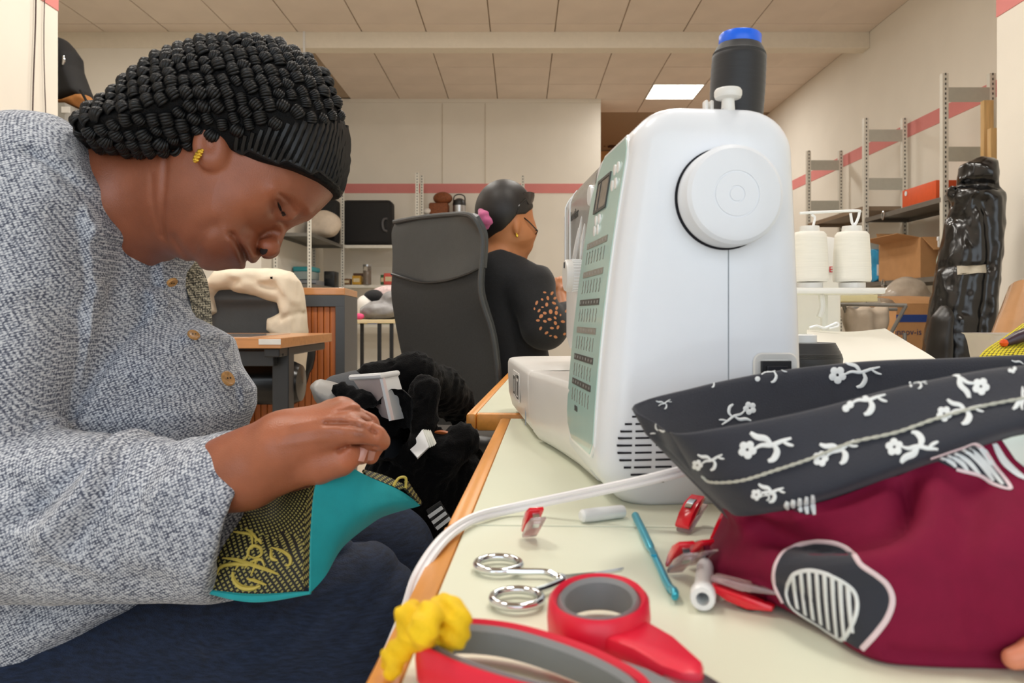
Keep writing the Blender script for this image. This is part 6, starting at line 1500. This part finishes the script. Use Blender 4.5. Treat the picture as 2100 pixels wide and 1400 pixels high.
# ---- drying rack with cloths
dr = thing('drying_rack', 'grey wire rack hung with beige cloths', 'rack', (1.6, 3.6, 0)); M_bar = pm('grey_rack_bar', '#7b7872', .45, metal=.3)
for a, b in (((1655, 622, 3.6), (1860, 626, 3.45)), ((1655, 632, 3.8), (1840, 634, 3.7)), ((1858, 626, 3.45), (1818, 700, 3.5)), ((1730, 626, 3.55), (1758, 700, 3.6))):
    o = MB().add(*tube([P(*a), P(*b)], .009, 8)).build('bar', M_bar); keep_world(dr, o)
for x in (1.45, 1.78):
    o = MB().add(*tube([(x, 3.5, .8), (x - .05, 3.4, 0)], .009, 8)).build('leg', M_bar); keep_world(dr, o)
for lab, pts, c in (('beige cloth hanging on the wire rack', [(1738, 628), (1790, 630), (1835, 622), (1840, 660), (1815, 700), (1765, 705), (1748, 660)], '#b7a896'), ('olive green cloth hanging on the wire rack', [(1690, 640), (1730, 632), (1738, 670), (1735, 700), (1690, 700)], '#8d9069'), ('dark grey cloth hanging on the wire rack next to the spool stand', [(1660, 640), (1690, 636), (1692, 700), (1660, 700)], '#6d675f')):
    f = Field().infl(xz(pts, 3.5), 3.58, .05, .05); f.cut.append(lambda p, v: np.where(np.abs(v) < .04, v + .010 * np.sin(p[:, 0] * 75 + 2 * np.sin(p[:, 2] * 9)), v)); lo, hi = bounds([P(a, b, 3.5) for a, b in pts], .1)
    o = soft('hanging_cloth', f, lo, hi, .012, pm('cloth_' + c[1:], c, .9, var=.08, vscale=15)); tag(o, lab, 'cloth')
a = P(1670, 618, 3.2); b = P(1800, 604, 3.2); o = MB().add(*box(a.x, b.x, 3.2, 3.5, a.z, b.z, .002)).build('wooden_board', pm('pale_yellow_board', '#d8cfa0', .6, var=.05)); tag(o, 'pale yellow board lying across the wire rack', 'board')
# ---- overlock machine with cone stand
ov_ = thing('overlock_machine', 'white overlock machine with red lettering behind the cone stand', 'sewing machine', (P(1650, 800, 1.66).x, 1.66, DZ))
X0 = P(1600, 0, 1.66).x - ov_.location.x; X1 = P(1722, 0, 1.66).x - ov_.location.x; Zt = P(0, 484, 1.66).z - DZ
MB().add(*loft([[(x, y, z) for x, y in rrect(X0 + i, X1 - i, -.02 + i, .16 - i, .02, 4)] for z, i in ((0.001, .004), (.01, 0), (Zt - .02, 0), (Zt - .005, .006), (Zt, .02))])).build('machine_body', M_mach2, ov_)
text_mesh('lettering', 'BER', .018, pm('red_print', '#c8202a', .5), Matrix.Translation((P(1704, 0, 1.64).x - ov_.location.x, -.0215, P(0, 553, 1.64).z - DZ)) @ Matrix.Rotation(math.radians(90), 4, 'X'), ov_, .0005)
Ys = 1.5
a = P(1660, 604, Ys); b = P(1787, 594, Ys)
o = MB().add(*box(a.x - .08, b.x, Ys - .06, Ys + .06, a.z, b.z + .002, .003)).build('spool_plate', M_mach2); keep_world(ov_, o)
o = MB().add(*tube(spline([P(1684, 604, Ys - .03), P(1686, 630, Ys - .03), P(1680, 650, Ys - .03)], 5), .006, 8)).build('bracket', M_mach2); keep_world(ov_, o)
o = MB().add(*tube([P(1690, 606, Ys + .05), P(1690, 784, Ys + .05)], .008, 8)).build('stand_post', M_mach2); keep_world(ov_, o)
w = [P(1640, 437, Ys), P(1752, 432, Ys), P(1762, 437, Ys), P(1755, 458, Ys), P(1748, 458, Ys), P(1744, 437, Ys)]; o = MB().add(*tube(spline(w, 5), .0028, 8)).build('thread_guide', M_capw); keep_world(ov_, o)
w = [P(1664, 440, Ys), P(1671, 446, Ys), P(1668, 462, Ys)]; o = MB().add(*tube(spline(w, 5), .0025, 8)).build('thread_guide', M_capw); keep_world(ov_, o)
o = MB().add(*tube([P(1600, 437, Ys), P(1600, 604, Ys)], .005, 8)).build('guide_post', M_capw); keep_world(ov_, o)
M_wthread = pm('white_thread', '#efece2', .7, var=.04, vscale=20, stretch=(1, 1, 40), bump=.3, bscale=300)
for px, lab in ((1747, 'white thread cone at the right end of the spool stand'), (1660, 'white thread cone half hidden behind the sewing machine')):
    c = P(px, 588, Ys); t = thing('thread_cone', lab, 'thread', (c.x, c.y, b.z + .002)); s = Ys / F; pr = []
    for z, r in ((0, 26), (12, 26), (14, 35), (18, 37), (60, 36), (110, 33), (116, 28), (118, 20), (128, 19), (128, 12)): pr.append((r * s, z * s))
    pr2 = []
    for i in range(len(pr) - 1):
        k = 10 if pr[i+1][1] - pr[i][1] > 20 * s else 1
        for j in range(k): u = j / k; pr2.append((pr[i][0] + (pr[i+1][0] - pr[i][0]) * u + (.0002 if j % 3 == 1 else 0), pr[i][1] + (pr[i+1][1] - pr[i][1]) * u))
    pr2.append(pr[-1]); MB().add(*lathe(pr2[2:-3], 40)).build('thread', M_wthread, t); MB().add(*lathe([pr[0], pr[1], (.015, pr[1][1])], 32)).build('cone_foot', M_mach2, t); MB().add(*lathe([(.012, .1), pr[-3], pr[-2], pr[-1]], 32)).build('cone_top', M_mach2, t)
# white sheet over the far end of the table
M_sheet = pm('white_sheet', '#e2e0d6', .6, var=.02, vscale=6)
rows = [[P(1655, 676, 1.42), P(1740, 680, 1.44), P(1815, 673, 1.46)], [P(1655, 700, 1.33), P(1760, 702, 1.32), P(1860, 700, 1.30)], [P(1655, 730, 1.25), P(1780, 738, 1.2), P(1925, 740, 1.14)], [P(1655, 770, 1.06), P(1780, 790, 1.04), P(1990, 800, 1.0)]]
o, G_, N_ = sheet('white_sheet', rows, M_sheet, .004, 8, None, (0, 0, -1)); tag(o, 'white sheet draped over a bundle at the far end of the table', 'sheet')
o = MB().add(*tube(spline([P(1660, 672, 1.41), P(1675, 668, 1.41), P(1690, 672, 1.41), P(1706, 666, 1.41), P(1716, 662, 1.41), P(1718, 668, 1.41), P(1700, 673, 1.41)], 6), .0025, 6)).build('looped_string', M_capw); tag(o, 'loop of white cord lying on the edge of the white sheet', 'cord')
# ---- tall thing wrapped in black bin bags
bb = [(1988, 330), (2018, 318), (2048, 320), (2052, 380), (2064, 392), (2064, 470), (2055, 560), (2046, 680), (2030, 800), (2028, 1030), (1880, 1030), (1905, 800), (1915, 690), (1937, 560), (1958, 460), (1974, 412), (1962, 394), (1964, 376), (1984, 376), (1986, 350)]
f = Field().infl(xz(bb, 3.45), 3.5, .13, .10)
for pts, w_, a in (([(1990, 385), (2010, 370), (2050, 380)], .02, .022), ([(1985, 420), (2000, 520), (1975, 640)], .02, .012), ([(2020, 410), (2030, 520), (2010, 700)], .018, .014), ([(2045, 410), (2050, 500), (2035, 640)], .02, -.010), ([(2000, 360), (2005, 390), (1990, 430)], .016, -.012), ([(1950, 540), (1985, 550), (2030, 545)], .016, .008)):
    f.groove(xz(pts, 3.38), w_, a, (3.2, 3.52))
f.cut.append(lambda p, v: np.where(np.abs(v) < .08, v + .004 * vnoise(p, 40, 12) + .005 * np.abs(vnoise(p, 75, 13)) + .003 * vnoise(p, 150, 16), v))
lo, hi = bounds([P(1875, 1030, 3.5), P(2070, 310, 3.5)], .16); lo[2] = max(lo[2], -.02)
M_bin = pm('black_bin_bag', '#0d0d0e', .22, var=.1, spec=.6, bump=.35, bscale=25)
bwo = soft('wrapped_roll', f, lo, hi, .013, M_bin); tag(bwo, 'tall bundle wrapped in shiny black bin bags by the wall', 'bundle')
cw = caster(bwo); d = decal_fill(cw, [(1963, 545), (2020, 541), (2022, 561), (1964, 564)], 4., 8, .004, .08); o = MB().add(*d).build('tape_label', pm('masking_tape', '#b9b1a0', .7, var=.1, vscale=40)); o.parent = bwo
f = Field().infl(xz([(1915, 650), (1940, 622), (1950, 650), (1945, 760), (1940, 1000), (1895, 1000), (1900, 760), (1907, 690)], 3.3), 3.3, .08, .06); f.cut.append(lambda p, v: np.where(np.abs(v) < .06, v + .006 * vnoise(p, 45, 15), v)); lo, hi = bounds([P(1875, 1000, 3.3), P(1950, 600, 3.3)], .1); lo[2] = max(lo[2], -.02)
o = soft('bin_bag', f, lo, hi, .016, pm('dull_black_bag', '#1a1817', .4, var=.2, vscale=20)); tag(o, 'smaller dull black bin bag beside the striped carton', 'bag')
# ---- cardboard roll, plastic tub, yellow net at the right edge
ro = thing('cardboard_roll', 'brown cardboard roll in clear film leaning at the right wall', 'roll', (1.75, 2.3, 0))
a, b = P(2075, 690, 2.3), P(2108, 598, 2.42); d_ = (b - a).normalized(); q = d_.to_track_quat('Z', 'Y').to_matrix().to_4x4(); q.translation = b - d_ * 1.0
o = MB().add(*lathe([(.052, 0), (.055, .01), (.055, .99), (.05, 1.0), (.03, 1.0)], 24, q)).build('roll', pm('wrapped_brown_card', '#b98b62', .25, var=.1, vscale=10, coat=.6)); keep_world(ro, o)
tb = thing('plastic_tub', 'translucent plastic tub behind the floral cuff', 'tub', tuple(P(2040, 760, 1.3)))
M_tub = pm('translucent_tub', '#e3d7cd', .25, trans=.4, var=.03)
def rim(z, i): c = P(2045, 700, 1.3); return [(c.x - .002 + x, c.y + y, z) for x, y in rrect(-.02 + i, .14 - i, -.03 + i, .07 - i, .015, 4)]
zr = P(0, 690, 1.22).z
o = MB().add(*loft([rim(zr - .10, .014), rim(zr - .012, .003), rim(zr, .0), rim(zr + .003, -.004), rim(zr + .003, .004), rim(zr - .095, .017)])).build('tub_shell', M_tub, sharp=40); keep_world(tb, o)
def net_mat():
    m = bpy.data.materials.new('yellow_black_net'); m.use_nodes = True; nt = m.node_tree; L = nt.links; b = nt.nodes['Principled BSDF']
    tc = nt.nodes.new('ShaderNodeTexCoord'); mp = nt.nodes.new('ShaderNodeMapping'); mp.inputs['Scale'].default_value = (230, 230, 1); L.new(tc.outputs['UV'], mp.inputs[0])
    v = nt.nodes.new('ShaderNodeTexVoronoi'); v.voronoi_dimensions = '2D'; v.inputs['Randomness'].default_value = .1; v.inputs['Scale'].default_value = 1; L.new(mp.outputs[0], v.inputs['Vector'])
    r = nt.nodes.new('ShaderNodeValToRGB'); r.color_ramp.elements[0].position = .38; r.color_ramp.elements[0].color = (*lin('#d8c81e'), 1); r.color_ramp.elements[1].position = .5; r.color_ramp.elements[1].color = (*lin('#4a430c'), 1); L.new(v.outputs['Distance'], r.inputs[0]); L.new(r.outputs[0], b.inputs['Base Color']); b.inputs['Roughness'].default_value = .8; return m
rows = [[P(2095, 664, .80), P(2130, 655, .80), P(2200, 650, .80)], [P(2060, 690, .76), P(2110, 685, .76), P(2200, 680, .76)], [P(2010, 728, .72), P(2080, 722, .72), P(2200, 720, .72)], [P(1990, 790, .68), P(2080, 790, .68), P(2200, 790, .68)]]
o, _, _ = sheet('yellow_net', rows, net_mat(), .003, 8, None, (0, 0, -1)); tag(o, 'yellow and black netting behind the floral cuff', 'netting')
tool = thing('seam_ripper', 'dark purple handled tool with orange tip on the yellow netting', 'tool', tuple(P(2075, 702, .73)))
o = MB().add(*tube([P(2060, 703, .735), P(2085, 692, .735), P(2120, 680, .735)], [.004, .006, .007], 10)).build('handle', pm('dark_purple_plastic', '#3a2430', .35)); keep_world(tool, o)
o = MB().add(*xf(lathe([(0, -1), (.7, -.7), (1, 0), (.7, .7), (0, 1)], 12), Matrix.Translation(P(2059, 703, .732)) @ Matrix.Diagonal((.004, .004, .004, 1)))).build('tip', pm('orange_plastic', '#e2561e', .35)); keep_world(tool, o)
# ---- back shelving
br_ = thing('shelving_unit', 'pale metal shelving along the back wall and left alcove', 'shelving', (-1.5, 8.7, 0))
for x, y in ((-2.05, 7.35), (-2.05, 8.72), (-1.19, 8.72), (-1.16, 8.9), (.03, 8.9), (-2.38, 7.35), (-2.38, 8.72)): rack_post(br_, x, y, HT)
shelf_board(br_, -2.40, -2.04, 7.37, 8.70, CZ + .80); shelf_board(br_, -2.40, -2.04, 7.37, 8.70, CZ + .30)
for z, m in ((.805, M_rack), (.345, M_rack), (-.11, M_rack)):
    shelf_board(br_, -2.03, -1.21, 8.74, 9.1, CZ + z, m)
    if z < .8: shelf_board(br_, -1.17, .03, 8.92, 9.24, CZ + z, m)
def pxbox(nm, lab, cat, x0, y0, x1, y1, Y, dep, m, bev=.01, zfix=None):
    a = P(x0, y1, Y); b = P(x1, y0, Y); z0 = a.z if zfix is None else zfix
    t = thing(nm, lab, cat, ((a.x + b.x) / 2, Y, z0)); w_ = (b.x - a.x) / 2; o = MB().add(*box(-w_, w_, 0, dep, 0, b.z - z0, bev, 3)).build('shell', m, t, sharp=40); return t, w_, b.z - z0
M_case = pm('black_suitcase_fabric', '#121214', .75, var=.1, vscale=60)
t, w_, h_ = pxbox('suitcase', 'large black suitcase on the back shelf', 'suitcase', 700, 409, 803, 499, 8.72, .25, M_case, .05, CZ + .806)
MB().add(*tube(spline([(w_ * .82, -.004, h_ * .58), (w_ * .70, -.03, h_ * .55), (w_ * .66, -.035, h_ * .45), (w_ * .70, -.03, h_ * .33), (w_ * .82, -.004, h_ * .30)], 5), .014, 8)).build('handle', pm('grey_handle', '#4d4d50', .5), t)
t, w_, h_ = pxbox('suitcase', 'second black case at the left, partly behind the rack post', 'suitcase', 640, 408, 690, 432, 8.48, .2, M_case, .03, CZ + .802); 
def heap(nm, lab, cat, ells, m, amp=.012, sc_n=30, h=.014, seed=1, fine=0.):
    f = Field(); 
    for c, r in ells: f.ell(c, r, None, .03)
    f.cut.append(lambda p, v: np.where(np.abs(v) < .06, v + amp * vnoise(p, sc_n, seed) + fine * vnoise(p, sc_n * 2.4, seed + 1), v))
    lo = np.min([np.array(c) - r for c, r in ells], 0) - .06; hi = np.max([np.array(c) + r for c, r in ells], 0) + .06
    o = soft(nm, f, lo, hi, h, m); tag(o, lab, cat); return o
q = P(668, 460, 8.3); heap('cloth_bundle', 'crumpled cream cloth bundle on the alcove shelf', 'cloth', [(q, (.16, .16, .15)), ((q.x - .08, q.y, q.z - .06), (.12, .14, .09))], pm('cream_cloth', '#d9cab8', .9, var=.05), .02, 28)
# small things on the lower back shelf
zb = CZ + .346
for nm, lab, cat, x0, y0, x1, y1, c, Y in (('tea_box', 'yellow and brown tea box on the lower back shelf', 'box', 722, 565, 740, 583, '#c9992b', 8.75), ('wooden_crate', 'small dark brown wooden crate beside the tea box', 'crate', 724, 560, 748, 583, '#5a3a22', 8.9), ('small_tin', 'small brown tin at the left of the tea box', 'tin', 703, 571, 718, 583, '#7b5b3c', 8.75), ('food_packet', 'white and red packet behind the mesh chair', 'packet', 787, 560, 806, 583, '#d9584d', 8.78), ('green_packet', 'dark green packet beside the red packet', 'packet', 780, 563, 788, 583, '#2f5a34', 8.8)):
    t, w_, h_ = pxbox(nm, lab, cat, x0, y0, x1, y1, Y, .10, pm('paint_' + c[1:], c, .55, var=.12, vscale=40), .006, zb + .001)
    MB().add(*box(-w_ * .7, w_ * .7, -.002, .002, h_ * .3, h_ * .7, .0005)).build('label', pm('aged_label', '#d8c9a4', .6), t, smooth=False)
q = P(753, 583, 8.76); t = thing('storage_jar', 'tall glass jar of brown grains on the lower back shelf', 'jar', (q.x, q.y, zb + .001)); hj = (583 - 542) / F * 8.76
MB().add(*lathe([(0, 0), (.043, .003), (.045, .01), (.045, hj * .68)], 24)).build('grains', pm('brown_grain', '#8a6743', .8, var=.15, vscale=90), t); MB().add(*lathe([(.047, 0), (.047, hj * .86), (.04, hj * .9)], 24)).build('glass', pm('jar_glass', '#e6e2da', .08, trans=.85, var=0), t); MB().add(*lathe([(.04, hj * .9), (.048, hj * .91), (.048, hj), (0, hj)], 24)).build('lid', M_steel, t)
# alcove lower shelf: teal lidded box, trays, black organiser
za = CZ + .301
t, w_, h_ = pxbox('storage_box', 'clear storage box with teal lid in the alcove', 'box', 602, 556, 640, 580, 8.0, .3, pm('clear_box', '#cfe0e0', .15, trans=.5, var=.02), .01, za + .07); MB().add(*box(-w_ - .006, w_ + .006, -.006, .306, h_, h_ + .05, .01)).build('lid', pm('teal_lid', '#3aa3ad', .35), t)
t, w_, h_ = pxbox('document_tray', 'grey document tray under the teal lidded box', 'tray', 600, 574, 648, 586, 7.95, .34, pm('tray_grey', '#8d9096', .4), .006, za + .001); MB().add(*box(-w_, w_, -.003, .0, h_ * .35, h_ * .5)).build('slot', M_hole, t, smooth=False)
t, w_, h_ = pxbox('desk_organiser', 'black desk organiser on the alcove shelf', 'organiser', 664, 556, 686, 575, 8.45, .2, M_blackp, .008, za + .001); MB().add(*box(-w_ * .7, w_ * .7, -.004, .002, h_ * .55, h_ * .8)).build('opening', M_hole, t, smooth=False)
# top shelf behind the chair: basket hats and kettle
zk = P(0, 440, 8.95).z
shelf_board(br_, -1.14, -.5, 8.92, 9.24, zk)
bk = thing('wicker_basket', 'brown wicker basket with round lid on the back shelf', 'basket', (P(903, 430, 9.0).x, 9.02, zk)); M_wick = pm('brown_wicker', '#7d4524', .7, var=.3, vscale=60, bump=.5, bscale=120)
MB().add(*box(-.13, .10, -.1, .1, .002, .14, .02)).build('basket_body', M_wick, bk); f = Field().ell((bk.location.x + .03, 9.0, zk + .20), (.115, .10, .075)); soft('round_lid', f, (bk.location.x - .15, 8.85, zk + .08), (bk.location.x + .2, 9.15, zk + .32), .012, M_wick, bk)
kt = thing('thermos_jug', 'steel thermos jug with black lid on the back shelf', 'jug', (P(942, 430, 8.98).x, 8.98, zk)); MB().add(*lathe([(0, .001), (.075, .003), (.078, .02), (.076, .11)], 24)).build('jug_body', M_steel, kt); MB().add(*lathe([(.078, .11), (.08, .13), (.07, .17), (.03, .195), (0, .2)], 24)).build('lid', M_blackp, kt); MB().add(*tube(spline([(-.07, 0, .14), (-.06, 0, .22), (0, 0, .245), (.06, 0, .22), (.07, 0, .14)], 5), .007, 8)).build('handle', M_blackp, kt)
q = P(880, 436, 8.9); heap('white_cloth', 'folded white cloth beside the wicker basket', 'cloth', [((q.x - .02, 8.96, zk + .045), (.06, .05, .04))], pm('white_cotton', '#e2ddd6', .9), .008, 40)
# ---- table with heaped clothes
ztb = P(0, 655, 5.0).z
tt = thing('folding_table', 'pale topped folding table piled with clothes', 'table', (P(780, 0, 5.0).x, 5.2, 0))
X0, X1 = P(700, 0, 5.0).x - tt.location.x, P(880, 0, 5.0).x - tt.location.x
MB().add(*box(X0, X1, -.2, .35, ztb - .025, ztb, .004)).build('table_top', pm('pale_maple', '#dcc9a0', .5, var=.06), tt, smooth=False)
for px in (777, 802, 870):
    x = P(px, 0, 5.0).x - tt.location.x; MB().add(*box(x - .012, x + .012, -.19, -.165, 0, ztb - .025)).build('leg', M_blackp, tt, smooth=False)
for x in (X0 + .03, X1 - .03): MB().add(*box(x - .012, x + .012, .3, .325, 0, ztb - .025)).build('leg', M_blackp, tt, smooth=False)
q = P(785, 630, 5.1); heap('clothes_pile', 'grey shiny cloth heap on the folding table', 'cloth', [((q.x, 5.15, ztb + .06), (.17, .14, .07)), ((q.x + .08, 5.15, ztb + .13), (.10, .1, .07))], pm('grey_satin', '#8f8d8d', .45, var=.12, vscale=20), .016, 42, .009, 3, .008)
q = P(762, 605, 5.2); heap('black_garment', 'black garment on top of the grey cloth heap', 'cloth', [((q.x, 5.25, ztb + .155), (.07, .07, .05))], M_blk, .01, 40, .01)
heap('patterned_scarf', 'pale pink patterned scarf behind the grey cloth heap', 'cloth', [((P(790, 0, 5.2).x, 5.32, ztb + .16), (.13, .06, .08))], pm('pink_pattern_cloth', '#d8c0bd', .9, var=.25, vscale=40), .012, 36, .01, 8)
heap('white_garment', 'white garment hanging at the left end of the clothes heap', 'cloth', [((P(747, 0, 5.2).x, 5.22, ztb + .08), (.06, .07, .09))], MATS['white_cotton'], .01, 36, .01, 9)
heap('pink_garment', 'bright pink scrap at the foot of the clothes heap', 'cloth', [((P(741, 0, 5.1).x, 5.03, ztb + .02), (.035, .03, .022))], pm('bright_pink_cloth', '#e0507e', .85), .005, 60, .006, 10)
zc = P(0, 676, 8.72).z
for i, (x0, x1, c, lab) in enumerate(((736, 752, '#b9a23a', 'yellow carton on the lowest back shelf'), (753, 772, '#3d6fb0', 'blue carton on the lowest back shelf'), (780, 800, '#3b6b3f', 'green carton on the lowest back shelf'))):
    pxbox('small_carton', lab, 'carton', x0, 663, x1, 668, 8.75, .15, pm('carton_' + c[1:], c, .6, var=.1), .004, CZ - .109)
# ---- left: grey cabinet, backpack and wall cables
gc = thing('metal_cabinet', 'tall grey metal cabinet beyond the left wall', 'cabinet', (-2.95, 4.55, 0)); M_gcab = pm('grey_steel_cabinet', '#9c9a94', .5, var=.03); zcab = P(0, 210, 4.35).z
MB().add(*box(-.4, .33, -.2, .5, 0, zcab, .004)).build('carcass', M_gcab, gc, smooth=False)
for k, x in enumerate((-.3, .05)): MB().add(*box(x - .17, x + .17, -.212, -.2, .05, zcab - .08, .003)).build('door', M_gcab, gc, smooth=False)
MB().add(*box(.20, .225, -.222, -.212, .3, zcab - .1)).build('door_rail', M_white_metal, gc, smooth=False); MB().add(*box(.24, .26, -.222, -.212, .3, zcab - .1)).build('door_rail', M_white_metal, gc, smooth=False); MB().add(*box(.27, .33, -.203, -.19, .2, zcab - .1)).build('dark_gap', M_slot, gc, smooth=False)
q = P(122, 205, 4.33); MB().add(*box(q.x + 2.95 - .0, q.x + 2.95 + .05, -.204, -.2, zcab - .06, zcab - .025)).build('label', MATS['label_white'], gc, smooth=False)
bpk = thing('backpack', 'black backpack with tan base on top of the grey cabinet', 'backpack', (-2.72, 4.5, zcab))
f = Field().infl(xz([(60, 60), (118, 72), (127, 82), (143, 105), (145, 130), (158, 165), (165, 182), (164, 196), (130, 203), (60, 205)], 4.42), 4.5, .12, .05); lo, hi = bounds([P(50, 210, 4.45), P(170, 50, 4.45)], .1); soft('pack', f, lo, hi, .012, M_case, bpk)
f = Field().infl(xz([(60, 203), (128, 201), (164, 188), (167, 200), (152, 214), (120, 210), (60, 210)], 4.41), 4.5, .125, .025); soft('tan_base', f, lo, hi, .01, pm('tan_suede', '#b57a42', .8, var=.08), bpk)
w = spline([P(165, 185, 4.40), P(176, 205, 4.38), P(184, 225, 4.34)], 6); o = MB().add(*tube(w, .008, 6)).build('strap', M_case); keep_world(bpk, o)
q = P(130, 115, 4.375)
o = MB().add(*tube([q, q + Vector((.003, 0, -.03)), q + Vector((-.003, 0, -.05))], [.006, .009, .005], 8)).build('zip_pull', M_chrome); keep_world(bpk, o)
for px, lab in ((65, 'thicker dark cable hanging down the left wall'), (88, 'thinner dark cable hanging nearest the left wall edge')):
    Y = 2.27 * F / (CX - px); rs = np.random.RandomState(px); w = [(XL + .008 + .004, Y + .012 * math.sin(z * 5 + px) , z) for z in np.linspace(.9, CEIL - .01, 26)]
    o = MB().add(*tube(w, .0032 if px == 65 else .0022, 6)).build('wall_cable', pm('brown_cable', '#3a2320', .6)); tag(o, lab, 'cable')
# dark fixture in the rear room, hanging tape on the beam
o = MB().add(*tube(spline([P(1225, 293, 11.9), P(1240, 291, 11.9), P(1252, 284, 11.9), P(1262, 300, 11.9)], 5), [.05] * 4 + [.07] * 6 + [.11] * 5 + [.06], 8)).build('wall_fixture', pm('dark_maroon_metal', '#3a1a20', .4)); tag(o, 'dark fixture on the orange wall of the rear room', 'fixture')
o = MB().add(*box(P(622, 0, 7.05).x, P(626, 0, 7.05).x, 7.038, 7.05, P(0, 108, 7.05).z, P(0, 62, 7.05).z)).build('paper_strip', M_wbox, smooth=False); tag(o, 'thin strip of white tape hanging from the ceiling beam', 'tape')
